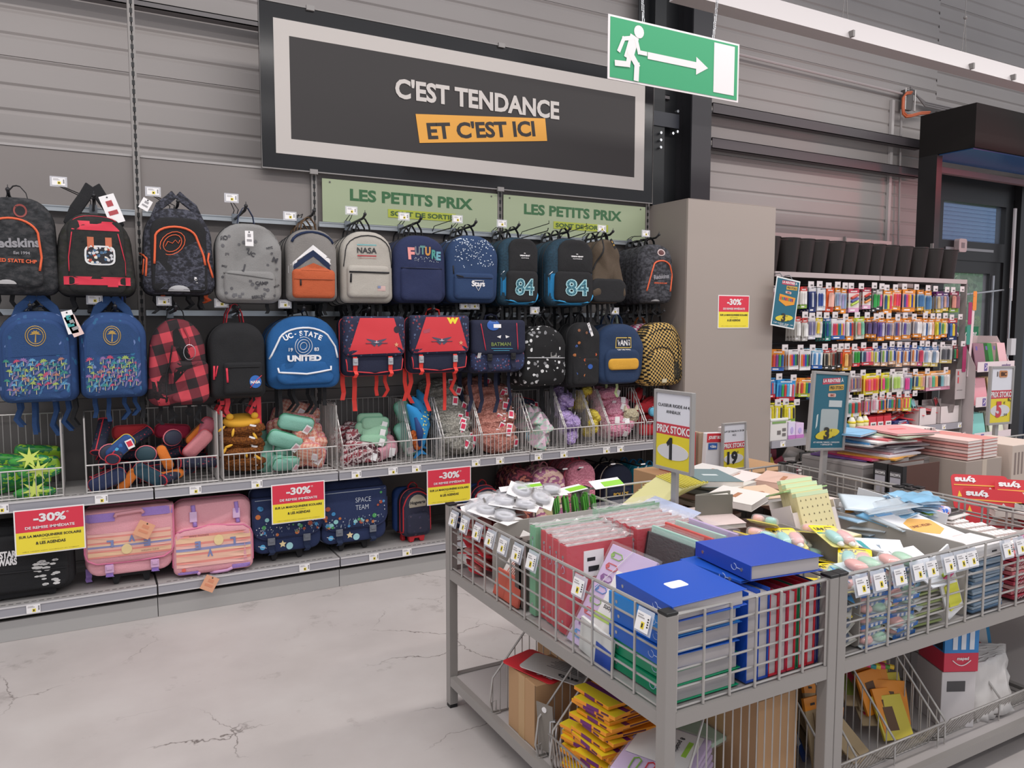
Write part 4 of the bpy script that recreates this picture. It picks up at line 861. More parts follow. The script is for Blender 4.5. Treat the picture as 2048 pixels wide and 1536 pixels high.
stripes(g, .34, .72); g.prints([blk(.0, .34, .05, .17), blk(.64, 1.0, .02, .14)], LIL, 'lilac_band', off=.004); g.line([(.34, .11), (.36, .07), (.64, .05), (.66, .09)], PK, .010, 'handle', off=.012); x, z = g.P(.5, .6)
UP = dict(bold=.05)
for t, u, v in (('L', .28, .49), ('E', .69, .53), ('V', .52, .44)): g.txt(t, u, v, .075, mat('8088b4', .5), .10, .06, ang=PI, off=.005) if 0 else text_on(g.root, g.bodies, t, .075*g.w, .10*g.h, *g.P(u, v), mat('7f88b6', .5), .06, .0055, PI)
g.prints([[(.46+.06*math.cos(t*.314), .59+.075*math.sin(t*.314)) for t in range(20)]], mat('ecd29c', .5), 'sun_print', off=.006); text_on(g.root, g.bodies, 'every moment', .20*g.w, .03*g.h, *g.P(.72, .64), mat('9a6a70', .6), .0, .005, PI)
for u in (.26, .77): g.buckle(u, .80, .97, LIL, mat('cfa6c9', .5), .036, .0)
g.swing(.66, .32, .085, .085, mat('e2a583', .6), .5, -g.d-.075, m2=mat('d98f6f', .6)); g.hang(LIL, .04, (.02,), .03); foot(g)
g = Bag('pink striped satchel lying upside down with its lilac handle at the shelf edge', (352, 503, 1012, 1152), PK, .14, .16, .10, name='wheeled_satchel', cat='satchel', Y=4.69, rim=PKT, base=.21, rot=(0, 0, -.05))
g.pocket(.0, 1.0, .36, 1.02, PK, .05, .08, 'flap', .16, wob=.004); g.line([(.0, 1.0), (.0, .5), (.04, .42), (.14, .38), (.5, .355), (.88, .38), (.97, .45), (1.0, .55), (1.0, 1.0)], PKT, .005)
stripes(g, .42, .90, True)
for t, u, v in (('L', .74, .59), ('E', .30, .60), ('V', .45, .72)): text_on(g.root, g.bodies, t, .07*g.w, .11*g.h, *g.P(u, v), mat('7f88b6', .5), .06, .0055, PI)
g.prints([[(.56+.06*math.cos(t*.314), .555+.075*math.sin(t*.314)) for t in range(20)]], mat('ecd29c', .5), 'sun_print', off=.006); text_on(g.root, g.bodies, 'every moment', .24*g.w, .03*g.h, *g.P(.32, .47), mat('7a5a60', .6), .0, .005, 0)
g.prints([blk(.0, .3, .96, 1.0), blk(.72, 1.0, .93, .99)], LIL, 'lilac_band', off=.004); g.line([(.30, 1.0), (.36, 1.03), (.66, 1.0), (.72, .97)], mat('c79ac0', .6), .009, 'handle', off=.015)
for u in (.26, .80): g.line([(u, .06), (u+.02, .36)], LIL, .012, 'strap'); x, z = g.P(u, .22); obj('buckle', B().b2(x-.02, x+.02, -g.d-.012, -g.d-.002, z-.03, z+.03), mat('d6b4d6', .5), g.root, bev=.003)
g.swing(.42, 1.12, .075, .085, mat('e2a583', .6), .5, -g.d-.10, m2=mat('d98f6f', .6)); g.prints([[(.12+.03*math.cos(t*1.26), .93+.03*math.sin(t*1.26)) for t in range(5)]], mat('e06a5a', .6), 'flower', off=.005)
SB = cloth('27355c', '1f2b50')
for box, lab, k in (((508, 638, 993, 1123), 'left navy wheeled satchel printed with planets, partly behind a sale card', 0), ((645, 768, 975, 1099), 'right navy wheeled satchel printed with planets reading SPACE TEAM', 1)):
    g = Bag(lab, box, SB, .16, .12, .15, name='wheeled_satchel', cat='satchel', Y=4.72, rim=mat('8a93a8', .5), base=.245)
    g.pocket(.0, 1.0, .62, .98, SB, .03, .14, wob=.004); g.pocket(-.01, 1.01, .12, .76, SB, .05, .14, 'flap', .03, wob=.004); g.line([(.0, .3), (.0, .6), (.05, .70), (.15, .75), (.5, .765), (.85, .74), (.96, .68), (1.0, .58), (1.0, .3)], NV, .005)
    rr = random.Random(20+k); g.prints([blk(.03, .97, .15, .16)], mat('98a0ae', .5), 'reflective_line')
    for c in ('c5703a', '4a9a5a', '3f8ac0', '8fc9c9', 'd8d8dc', 'a8503a'):
        sh = []
        for _ in range(14 if c == 'd8d8dc' else 5):
            e = rr.random(); u, v = (rr.uniform(.04, .96), rr.uniform(.56, .70)) if e < .55 else ((rr.uniform(.04, .2), rr.uniform(.2, .68)) if e < .8 else (rr.uniform(.8, .96), rr.uniform(.2, .6)))
            q = rr.uniform(.012, .038) if c != 'd8d8dc' else .008; sh.append([(u+q*math.cos(t*.628), v+q*1.0*math.sin(t*.628)) for t in range(10)])
        g.prints(sh, mat(c, .5), 'planet_print', off=.003)
    g.prints([[(u+.005*math.cos(t*1.57), v+.016*math.sin(t*1.57)) for t in range(4)] for u, v in ((rr.uniform(.05, .95), rr.uniform(.56, .72)) for _ in range(50))], mat('9aa8b8', .5), 'fleck', off=.0035)
    if k: g.txt('SPACE', .62, .30, .24, mat('c5ccd8', .5), .075, -.008); g.txt('TEAM', .60, .42, .20, mat('c5ccd8', .5), .075, -.008); g.swing(.31, .32, .07, .095, CARD, -.5); g.swing(.36, .38, .06, .09, mat('b83a34', .5), -.45, -g.d-.03)
    else: g.swing(.34, .52, .06, .06, mat('b83a34', .5), .3)
    for u in (.25, .77): g.buckle(u, .72, .92, NAVY, mat('70757f', .4), .036, .03)
    st = [(.42+r_*math.cos(PI/2+i*PI/5), .86-r_*1.05*math.sin(PI/2+i*PI/5)) for i in range(10) for r_ in ((.055,) if i % 2 == 0 else (.027,))]; g.prints([st], mat('f0d9a8', .5), 'star_badge', off=.003)
    g.prints([[(.52+.05*math.cos(t*.419), .90+.055*math.sin(t*.419)) for t in range(15)], ], mat('a8dbe0', .5), 'moon_badge', off=.003); g.prints([[(.13+.04*math.cos(t*.419), .87+.04*math.sin(t*.419)) for t in range(15)]], mat('5ab0e0', .5), 'planet_badge', off=.003); g.line([(.07, .85), (.19, .89)], WHITE, .002, 'planet_ring'); foot(g)
def minibag(lab, box, m, rim, Y=4.74, d=.12, feet=None, rings=None, base=.19, name='small_backpack', tilt=0, hl=None, n=0):
    g = Bag(lab, box, m, d, .46, .2, name=name, cat='backpack', Y=Y, rim=rim, base=base, rot=(tilt, 0, 0)); g.loop(hl or rim, .035, .018, .035)
    g.pocket(.10, .90, .50, .93, m, .025, .16)
    if feet: foot(g, feet, .12, .035)
    if n: g.behind(n, .12)
    return g
RB2 = mat('c42a34', .5); DPB = cells(('3a3550', '5a4a5a', '2a2f48'), 30, '2a2c40', .2)
for box, lab in (((808, 862, 968, 1062), 'small wheeled backpack with red trim and red feet standing alone'), ((950, 1000, 950, 1030), 'small red trimmed backpack half hidden by the wire table')):
    g = minibag(lab, box, DPB, RB2, 4.70, .13, RB2, base=.228, n=0)
    g.line([(.02, .95), (.02, .35)]+arc(.5, .32, .46, .28, 170, 10)+[(.98, .95)], RB2, .005); g.prints([[(.2, .36)]+arc(.5, .30, .32, .20, 180, 0, 8)+[(.8, .36)]], mat('a8a090', .5), 'pale_arch'); g.txt('Hogwarts', .5, .27, .55, INK, None, .03)
    obj('side_panel', B().puff(rrect(g.w*.9, g.h*.95, .03, 5, -.02, -g.h*.5, .05), [(1, 0), (1, .06), (.9, .08)]), mat('2a4a8a', .7), g.root, True)
minibag('dark navy small backpack behind the third sale card', (905, 948, 955, 1040), mat('23294a', .6), RB2, 4.86)
g = minibag('shiny dark red holographic small backpack on the base shelf', (1024, 1068, 950, 1062), camo(('5a2030', '8a3a48', '4a1c2c', 'b06a5a'), 9), mat('6a2030', .3), 4.72, .14, n=1)
g = minibag('pink holographic small backpack beside the dark red one', (1070, 1132, 952, 1060), camo(('d98aa0', 'e8c0b0', 'b06a90', 'f0d8c8'), 7, rough=.3), mat('e0a0b0', .4), 4.70, .15, hl=mat('e39aa8', .6), n=1)
g.prints([[(.5+.3*math.cos(t*.4), .6+.25*math.sin(t*.4)) for t in range(16)]], mat('d8c89a', .3, .3), 'gold_circle')
g = minibag('fluffy pink small backpack left of the navy one', (1140, 1192, 948, 1060), fluffy('e89aac', 'c97a8e'), mat('d9536a', .6), 4.70, .15, hl=mat('d9415a', .6), n=2)
g = minibag('navy small backpack with cream piping and gold lettering', (1212, 1266, 948, 1040), cloth('1c2238'), mat('cfc3b0', .5), 4.74, .14, hl=DK, n=1); g.txt('POLICE', .5, .62, .5, mat('c9a040', .5), None, .04)
for k, (bx, dd) in enumerate((((1268, 1292, 958, 1040), 4.78), ((1294, 1332, 958, 1040), 4.68))):
    g = minibag(['narrow teal backpack with small white horns, behind the other', 'wider teal backpack with small white horns near the sign post'][k], bx, cloth('1a8fa8', '157c94'), mat('0f6f86', .5), dd, .14, hl=mat('1a7fb0', .6), n=1)
    for u in (.2, .85): x, z = g.P(u, .12); obj('horn', B().tube([(x, -g.d, z), (x-.012, -g.d-.02, z+.02), (x-.004, -g.d-.03, z+.045)], [.014, .009, .002], 8), WHITE, g.root, True)
for k, (px, py) in enumerate(((1130, 944), (1162, 941), (1226, 934), (1286, 934))):
    a = at(px, py, y=4.66); w_ = thing('display_hook', ['short hook over the pink holographic backpack', 'short hook over the fluffy pink backpack', 'short hook over the navy small backpack', 'short hook over the teal backpack'][k], 'hook', (a.x, 5.03, a.z))
    obj('peg', B().tube([(0, 0, 0), (0, -.34, 0), (0, -.37, .02)], .006, 6), PEGM, w_); obj('peg_tip', B().b2(-.02, .02, -.373, -.369, .018, .028), WHITE, w_)
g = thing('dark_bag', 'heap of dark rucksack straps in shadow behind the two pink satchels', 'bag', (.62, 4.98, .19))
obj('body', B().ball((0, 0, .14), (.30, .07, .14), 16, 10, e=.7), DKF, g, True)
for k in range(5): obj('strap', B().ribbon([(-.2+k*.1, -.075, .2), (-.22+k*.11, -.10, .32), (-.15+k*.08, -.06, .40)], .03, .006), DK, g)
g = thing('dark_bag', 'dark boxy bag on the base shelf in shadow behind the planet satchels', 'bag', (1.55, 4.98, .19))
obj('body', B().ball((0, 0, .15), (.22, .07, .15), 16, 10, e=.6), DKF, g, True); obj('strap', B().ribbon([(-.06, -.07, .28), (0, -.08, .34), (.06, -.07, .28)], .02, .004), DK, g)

# ================= WIRE BASKETS AND PENCIL CASES ON THE MID SHELF =================
BZ = .731
def wbasket(lab, px0, px1, sloped, left=True):
    x0 = at(px0, 930, y=4.66).x+.006; x1 = at(px1, 930, y=4.66).x-.006; y0, y1 = 4.655, 5.05; hf, hs = .15, .40
    g = thing('wire_basket', lab, 'basket', (x0, y0, BZ)); w = x1-x0; L = y1-y0
    b = B(); n = max(2, int(w/.03))
    for k in range(n+1): b.tube([(w*k/n, 0, .004), (w*k/n, 0, hf)], .0022, 5)
    b.tube([(0, 0, hf), (w, 0, hf)], .0042, 6).tube([(0, 0, .005), (w, 0, .005)], .0042, 6); obj('front_grid', b, WIRE, g)
    b = B(); n = max(2, int(w/.035))
    for k in range(n+1): b.tube([(w*k/n, L, .004), (w*k/n, L, hs)], .0022, 5)
    b.tube([(0, L, hs), (w, L, hs)], .0042, 6); obj('rear_grid', b, WIRE, g)
    for xx in ((0, w) if left else (w,)):
        b = B(); n = 12
        for k in range(n+1):
            yy = L*k/n; top = hs if not sloped else min(hs, hf+.02+(hs-hf)*min(1, yy/(.42*L)))
            b.tube([(xx, yy, .004), (xx, yy, top)], .002, 5)
        b.tube([(xx, 0, 0), (xx, 0, hf if sloped else hs), (xx, .42*L if sloped else .0, hs), (xx, L, hs), (xx, L, 0)], .0042, 6); b.tube([(xx, 0, .005), (xx, L, .005)], .004, 6); obj('side_grid', b, WIRE, g)
    b = B()
    for k in range(5): b.tube([(0, L*k/4, .003), (w, L*k/4, .003)], .002, 5)
    obj('bottom_grid', b, WIRE, g); return g, x0, x1
PR = {}
def inst(key, make, loc, rot=(0, 0, 0), sc=1, label=None, group=None):
    if key not in PR: PR[key] = o = make(); 
    else: o = dup(PR[key])
    o.location = loc; o.rotation_euler = rot; o.scale = (sc, sc, sc) if not isinstance(sc, tuple) else sc
    if label: o['label'] = label
    if group: o['group'] = group
    return o
def ftag(g, x=0, y=0, z=0, m2=RED):
    T = M.Translation((x, y, z)) @ M.Rotation(.3, 4, 'Y'); b = B().b2(-.018, .018, -.001, .001, -.03, .02, T); b.m(1).b2(-.013, .013, -.002, -.001, -.018, .012, T)
    obj('swing_tag', b, (CARD, m2), g)
def k_tube(m, rim, end):                                   # round ended zipped pencil case, lies along X
    def f():
        g = thing('pencil_case', '', 'pencil case'); obj('body', B().tube([(-.105, 0, 0), (-.1, 0, 0), (.1, 0, 0), (.105, 0, 0)], [.030, .036, .036, .030], 18, flat=.8), m, g, True)
        for q in (-1, 1):
            obj('end_rim', B().tube([(q*.102, .036*math.cos(t*.349), .029*math.sin(t*.349)) for t in range(18)], .0035, 5, True), rim, g, True)
            obj('end_panel', B().tube([(q*.101, 0, 0), (q*.107, 0, 0)], [.033, .028], 18, flat=.8), end, g)
        obj('zip', B().ribbon([(-.1, 0, .0300), (.1, 0, .0300)], .006, .002, (0, 1, 0)), rim, g); return g
    return f
def k_pouch(m, rim=None, w=.21, h=.09, d=.05, tagm=RED):
    def f():
        g = thing('pencil_case', '', 'pencil case'); o = rrect(w, h, .03, 5)
        obj('body', B().puff(o, [(.86, d*.5), (.97, d*.3), (1, 0), (.97, -d*.3), (.86, -d*.5), (.4, -d*.55)], wob=.006, seed=int(w*99)), m, g, True)
        obj('zip', B().tube([(x*1.004, 0, z*1.01) for x, z in o], .0028, 5, True), rim or DK, g, True); 
        if tagm: ftag(g, w*.3, -d*.7, -h*.1, tagm)
        return g
    return f
def k_fluff(a, b2, tagm=mat('d9355a', .6), sc=(.105, .05, .045), dk=60):
    def f():
        g = thing('pencil_case', '', 'pencil case'); bb = B().ball((0, 0, 0), sc, 40, 26, e=.72)
        v = []
        for p in bb.v:
            p = V(p); n = p.normalized(); v.append(tuple(p+n*(.006*noise.noise(p*90)+.008*noise.noise(p*35))))
        bb.v = v; obj('body', bb, fluffy(a, b2, dk), g, True); obj('zip_pull', B().b2(.09, .12, -.004, .004, .0, .004), CHROME, g)
        if tagm: ftag(g, .05, -.056, .01, tagm)
        return g
    return f
def pile(key, make, x0, x1, z0, z1, n, label, group, y0=4.70, y1=4.98, seed=1, rs=.5, yaw=0, sc=1, slope=.6):
    "heap n copies, layer by layer, higher towards the back"
    rr = random.Random(seed); 
    for k in range(n):
        f = (k+.5)/n; z = z0+(z1-z0)*f; yy = y0+(y1-y0)*min(1, f*slope+rr.random()*(1-slope*.6)); x = x0+(x1-x0)*((k*.618+rr.random()*.2) % 1)
        inst(key, make, (x, yy, z), (rr.uniform(-rs, rs), rr.uniform(-rs, rs)*.7, yaw+rr.uniform(-rs, rs)*1.2), sc*rr.uniform(.92, 1.05) if not isinstance(sc, tuple) else sc, label, group)
BK = [(-60, 127, 0), (169, 438, 0), (444, 676, 0), (684, 822, 1), (822, 884, 1), (886, 963, 1), (963, 1060, 1), (1063, 1130, 1), (1130, 1186, 1), (1186, 1217, 1), (1217, 1288, 1), (1290, 1352, 1)]
BN = ['leftmost wire basket, cut by the photo edge, with green crinkled cases', 'wide wire basket of navy, orange and red pencil cases', 'wide wire basket of brown, mint and pink chequered cases', 'wire basket of dark red and mint cases', 'narrow wire basket holding blue plush cases', 'wire basket full of grey teddy fleece cases', 'wire basket full of pink teddy fleece cases',
 'wire basket with pastel triangular cases', 'wire basket with lavender plush cases', 'narrow wire basket with yellow cases', 'wire basket with pink plush cases', 'last wire basket beside the pillar with red cases']
BX = []
for (a, c, s_), nm in zip(BK, BN): BX.append(wbasket(nm, a, c, s_)[1:])
def put(key, make, px, py, y, rot, label, group, sc=1): p = at(px, py, y=y); return inst(key, make, (p.x, y, max(p.z, BZ+.045)), rot, sc, label, group)
# basket 0: green crinkled dinosaur like cases
GRN = camo(('1f6a35', '3f9a3a', '2a7a4a', '9ac83a'), 12, rough=.25); 
x0, x1 = BX[0]; pile('dino', k_pouch(GRN, mat('5a4a44', .5), .22, .11, .07, None), x0+.10, x1-.10, .78, .92, 7, 'shiny green zipped case with brown rim in the leftmost basket', 'green cases in the leftmost basket', seed=2, rs=.25)
for px, py in ((60, 922), (78, 945), (70, 985)):
    p = at(px, py, y=4.70); g = thing('spiky_case', 'green case with a pale yellow leaf shaped crest, in the leftmost basket', 'pencil case', (p.x, 4.70, p.z), group='crested green cases'); obj('body', B().ball((0, 0, 0), (.10, .03, .035), 16, 8), GRN, g, True)
    obj('crest', B().prism(star(.06, .02, 7, 0, .02), -.036, -.030), mat('cfe06a', .5), g)
# basket 1
NR = cells(('b0404a', '4a6a5a', '8a3a44'), 60, '23273c', .2); RP = mat('c9303e', .5); NE = mat('22283e', .6)
x0, x1 = BX[1]; T1 = k_tube(NR, RP, NE); L1 = 'navy pencil case with red dashes and red rims in the wide left basket'; G1 = 'navy and red pencil cases'
pile('tube1', T1, x0+.12, x1-.12, .775, .90, 20, L1, G1, seed=3, rs=.5, slope=.5)
for px, py, y, r_ in ((203, 873, 4.80, (0, -.9, 1.2)), (268, 880, 4.78, (.1, -.45, .5)), (235, 905, 4.71, (0, -.2, 1.3)), (395, 925, 4.72, (0, .1, .2))): put('tube1', T1, px, py, y, r_, L1, G1)
OC = cloth('d9792e', 'c96a22')
for px, py, r_ in ((340, 950, (0, -.15, 0)), (330, 915, (0, 1.2, 0)), (256, 962, (0, -.9, 0)), (392, 868, (0, -.75, .3))): put('orangep', k_pouch(OC, DK, .15, .055, .04, None), px, py, 4.70 if py > 900 else 4.80, r_, 'orange zipped pencil case among the navy ones', 'orange pencil cases')
for px, py, r_, c, y in ((262, 864, (0, 0, 0), 'c4343a', 4.88), (345, 862, (0, .1, 0), 'b02848', 4.90), (395, 888, (.2, -.8, 0), 'd98a90', 4.76), (408, 866, (.3, -1.2, 0), 'c46a7a', 4.80), (300, 950, (0, .6, 0), '2a4a5a', 4.70), (215, 960, (0, -.4, 0), '2f3a5e', 4.70)):
    put('pz'+c, k_pouch(cloth(c), mat('c9404a', .5), .19, .08, .05, None), px, py, y, r_, {'c4343a': 'plain red pencil case at the back of the wide left basket', 'b02848': 'plain crimson pencil case at the back of the wide left basket', 'd98a90': 'pale pink pencil case standing up beside the orange one', 'c46a7a': 'dusty pink clear case leaning on the basket side', '2a4a5a': 'dark teal pencil case behind the wires of the wide left basket', '2f3a5e': 'slate blue pencil case at the left wires of the wide basket'}[c], None)
for px, py, y, r_ in ((345, 875, 4.74, .4), (292, 908, 4.69, -.2), (220, 905, 4.69, .1)):
    p = at(px, py, y=y); g = thing('round_case', 'round zipped purse with dark face and coloured rim among the navy cases', 'purse', (p.x, y, p.z), (0, 0, r_), 'round dark purses'); obj('body', B().puff(ell(.052, .045, 18), [(.9, .02), (1, 0), (.96, -.012), (.8, -.018)]), mat('24404a' if px == 292 else '252a3e', .6), g, True); obj('rim', B().tube([(.053*math.cos(t*.35), 0, .046*math.sin(t*.35)) for t in range(18)], .004, 5, True), mat('d9707a', .5), g, True)
g = put('bluelogo', k_pouch(cells(('2f6ab0', '5ab0d8', '2a4a8a'), 30, '2a4a80', .3), mat('e8c83a', .5), .16, .08, .05), 240, 895, 4.69, (0, -.7, .1), 'blue patterned pencil case with yellow edge in the wide left basket', None)
# basket 2: brown furry lions, mint, pink chequered
x0, x1 = BX[2]; w = x1-x0; BR = k_fluff('a3611f', '6a3a12', CARD, (.12, .07, .028), 90)
for k in range(8):
    inst('lion', BR, (x0+.125+.01*math.sin(k*2), 4.76+.015*math.cos(k*3), .79+.032*k), (.1*math.sin(k*3), .08*math.cos(k*5), .2*math.sin(k*7)), 1, 'brown furry case with yellow trim stacked in its basket', 'brown furry cases')
g = thing('lion_case', 'yellow eared top case on the brown furry stack', 'pencil case', (x0+.125, 4.75, 1.06)); obj('body', B().puff(ell(.11, .06, 18), [(.9, .02), (1, 0), (.9, -.02)]), mat('d9a02a', .8), g, True).rotation_euler = (-1.1, 0, 0)
for q in (-1, 1): obj('ear', B().ball((q*.07, -.02, .03), (.022, .014, .02), 10, 6), mat('e0a82e', .8), g, True)
for k in range(9):
    a = k*.7; q = thing('yellow_paw', 'small yellow felt paw poking out of the brown furry stack', 'toy paw', (x0+.10+.10*math.sin(a*2), 4.688, .82+.026*k), (0, a, 0), 'yellow felt paws'); obj('felt', B().ball((0, 0, 0), (.026, .007, .008), 10, 6), mat('e8b23a', .8), q, True)
MT = cloth('8fc4b2', '7fb8a6'); MT2 = mat('2f8a5e', .6)
pile('mint', k_pouch(MT, MT2, .20, .085, .055, mat('d9a8b0', .6)), x0+.24, x0+.42, .77, .93, 13, 'mint green pencil case with dark green zip in the middle of the wide basket', 'mint green pencil cases', seed=5, rs=.5)
for px, py, r_ in ((592, 846, (.3, .25, .1)), (570, 880, (.4, .35, .2))): put('mint', k_pouch(MT, MT2), px, py, 4.76, r_, 'mint green pencil case on top of the heap beside the pink chequered ones', 'mint cases on top', 1.1)
PC = checker('e6b8a4', 'd98a78', 60, (0, .6, 0)); 
pile('pchk', k_pouch(PC, mat('e08aa0', .5), .17, .12, .07, mat('e6d2d6', .6)), x1-.25, x1-.09, .79, 1.04, 20, 'puffy pink and cream chequered case in the wide basket', 'pink chequered cases', seed=6, rs=.6)
pile('pchk', k_pouch(PC, mat('e08aa0', .5)), x1-.30, x1-.10, .96, 1.10, 5, 'puffy pink and cream chequered case in the wide basket', 'pink chequered cases', seed=16, rs=.6, y0=4.85, y1=5.0)
# basket 3
x0, x1 = BX[3]; BG = camo(('6a2030', '8f2f3c', 'c9b8b8', '4a1824'), 14, rough=.4)
pile('burg', k_pouch(BG, mat('4a1a22', .5), .19, .09, .035, CARD), x0+.10, x0+.20, .77, .94, 12, 'dark red glossy flat pencil case in the basket right of the chequered ones', 'dark red glossy cases', seed=7, rs=.35)
MN = cloth('a3cdb0', '94c2a2'); pile('mint2', k_pouch(MN, mat('6fae90', .5), .18, .08, .035, CARD), x0+.24, x0+.30, .86, 1.02, 6, 'pale mint flat pencil case stacked behind the dark red ones', 'pale mint flat cases', seed=8, rs=.15, y0=4.8, y1=4.9)
pile('mint2', k_pouch(MN), x0+.20, x0+.26, .78, .80, 2, 'pale mint flat pencil case at the wires under the dark red ones', 'mint cases at the wires', seed=9, rs=.3)
PKF = cloth('e0a9b4', 'd59aa8'); pile('pinkp', k_pouch(PKF, mat('d98aa0', .5), .16, .08, .05, CARD), x0+.30, x1-.09, .78, .90, 9, 'soft pink pencil case at the right of the dark red basket', 'soft pink cases', seed=10, rs=.5)
# basket 4: plush fish
def k_fish():
    g = thing('plush_case', '', 'plush'); obj('body', B().tube([(0, 0, -.16), (.005, 0, -.12), (.02, 0, -.03), (.0, 0, .06), (-.03, 0, .12), (-.07, 0, .17)], [.012, .035, .055, .05, .035, .008], 12), cloth('2f93d0', '2684c0'), g, True)
    obj('belly', B().tube([(-.02, -.03, -.12), (-.015, -.04, -.02), (-.035, -.03, .08)], [.01, .026, .01], 8), mat('1f3f7a', .7), g, True)
    obj('fin', B().prism([(.04, .02), (.09, .05), (.05, -.02)], -.01, .01).prism([(-.0, -.14), (.06, -.20), (.0, -.18), (-.05, -.20)], -.01, .01), mat('2a86c4', .7), g)
    b = B(); r2 = random.Random(2)
    for k in range(14): b.ball((r2.uniform(-.02, .035), -.050, r2.uniform(-.06, .08)), .0055, 6, 4)
    obj('spots', b, mat('e8dc7a', .7), g, kind='stuff'); return g
x0, x1 = BX[4]
for k in range(3): inst('fish', k_fish, (x0+.07+.055*k, 4.73+.09*k, .95+.03*k), (0, .12*k-.1, .3), .98, 'bright blue spotted plush fish case standing in the narrow basket', 'plush fish cases')
inst('mint', k_pouch(MT, MT2), (x0+.05, 4.9, 1.0), (0, 1.2, 0), 1.2, 'mint green case standing behind the blue plush fish', 'mint cases on end'); inst('mint', k_pouch(MT, MT2), (x0+.04, 4.86, .86), (0, 1.1, 0), 1.2, 'mint green case standing behind the blue plush fish', 'mint cases on end')
inst('of', k_pouch(fluffy('d97a3a', 'b85a2a'), DK, .14, .05, .04, None), (x0+.05, 4.72, .87), (0, 1.3, 0), 1, 'narrow orange felt case beside the blue plush fish')
# baskets 5, 6: teddy fleece
x0, x1 = BX[5]; pile('gfl', k_fluff('b7b3a9', '7f7c74'), x0+.09, x1-.09, .78, 1.20, 30, 'grey teddy fleece pencil case heaped in its basket', 'grey fleece cases', seed=12, rs=.4, yaw=.25, sc=1.15, y1=5.02, slope=.8)
x0, x1 = BX[6]; pile('pfl', k_fluff('d69a8c', 'a86c60'), x0+.10, x1-.10, .78, 1.20, 40, 'pink teddy fleece pencil case heaped in its basket', 'pink fleece cases', seed=13, rs=.4, yaw=.3, sc=1.15, y1=5.02, slope=.8)
# baskets 7..11
x0, x1 = BX[7]; PTR = camo(('f0e0a0', 'e8b0a8', 'a8d8c0', 'e8c8d8'), 8, False)
def k_tri():
    g = thing('pencil_case', '', 'pencil case'); obj('body', B().prism([(-.05, -.05), (.06, -.05), (.01, .06)], -.09, .09), PTR, g, bev=.012); obj('zip_pull', B().b2(-.004, .004, -.11, -.09, .0, .004), CHROME, g); return g
pile('tri', k_tri, x0+.07, x1-.07, .79, 1.0, 11, 'pastel triangular pencil case in the basket right of the pink fleece', 'pastel triangular cases', seed=14, rs=.4)
pile('blu7', k_pouch(cloth('8cc4d8'), DK, .15, .07, .05), x0+.12, x1-.05, .80, .93, 4, 'pale blue case mixed with the pastel triangular ones', 'pale blue cases', seed=15, rs=.6)
pile('drk7', k_pouch(NR, RP, .17, .07, .05), x0+.08, x1-.08, .98, 1.06, 3, 'dark case lying high at the back of the triangular case basket', 'dark cases at the back', seed=17, rs=.4, y0=4.9, y1=5.0)
x0, x1 = BX[8]; pile('lav', k_fluff('d0bce0', 'a890c8', CARD, (.10, .04, .038)), x0+.08, x1-.07, .79, 1.13, 18, 'lavender plush case leaning in its basket', 'lavender plush cases', seed=18, rs=.5, yaw=1.0)
x0, x1 = BX[9]; pile('yel', k_fluff('e8d66a', 'c9b23a', CARD, (.09, .04, .036)), x0+.05, x1-.04, .80, 1.14, 10, 'yellow plush case standing in the narrow basket', 'yellow plush cases', seed=19, rs=.4, yaw=1.1)
x0, x1 = BX[10]; pile('pkpl', k_fluff('efb4c4', 'd98aa4', CARD, (.10, .05, .045)), x0+.09, x1-.09, .79, 1.10, 24, 'pink plush case heaped near the end of the mid shelf', 'pink plush cases', seed=20, rs=.6)
p = at(1262, 832, y=4.72); g = thing('plush_case', 'beige plush case with closed eyes on the pink plush heap', 'plush', (p.x, 4.72, p.z)); obj('body', B().ball((0, 0, 0), (.07, .04, .06), 16, 10), fluffy('cfc4a8', 'b0a488'), g, True)
for q in (-1, 1): obj('eye', B().tube([(q*.035-.012, -.042, 0), (q*.035, -.044, -.007), (q*.035+.012, -.042, 0)], .0025, 5), INK, g); obj('ear', B().prism([(q*.05-.015, .045), (q*.05+.015, .045), (q*.055, .085)], -.01, .01), mat('cfc4a8', .9), g)
x0, x1 = BX[11]; pile('redp', k_pouch(cloth('c9303a'), mat('8a1a24', .5), .18, .08, .06), x0+.08, x1-.08, .79, 1.08, 9, 'red pencil case in the last basket beside the pillar', 'red cases by the pillar', seed=21, rs=.6)
inst('bl11', k_pouch(cloth('6ab8d8'), DK, .18, .07, .05), ((x0+x1)/2, 4.70, .95), (0, 0, 0), 1, 'light blue pencil case lying across the red ones by the pillar')
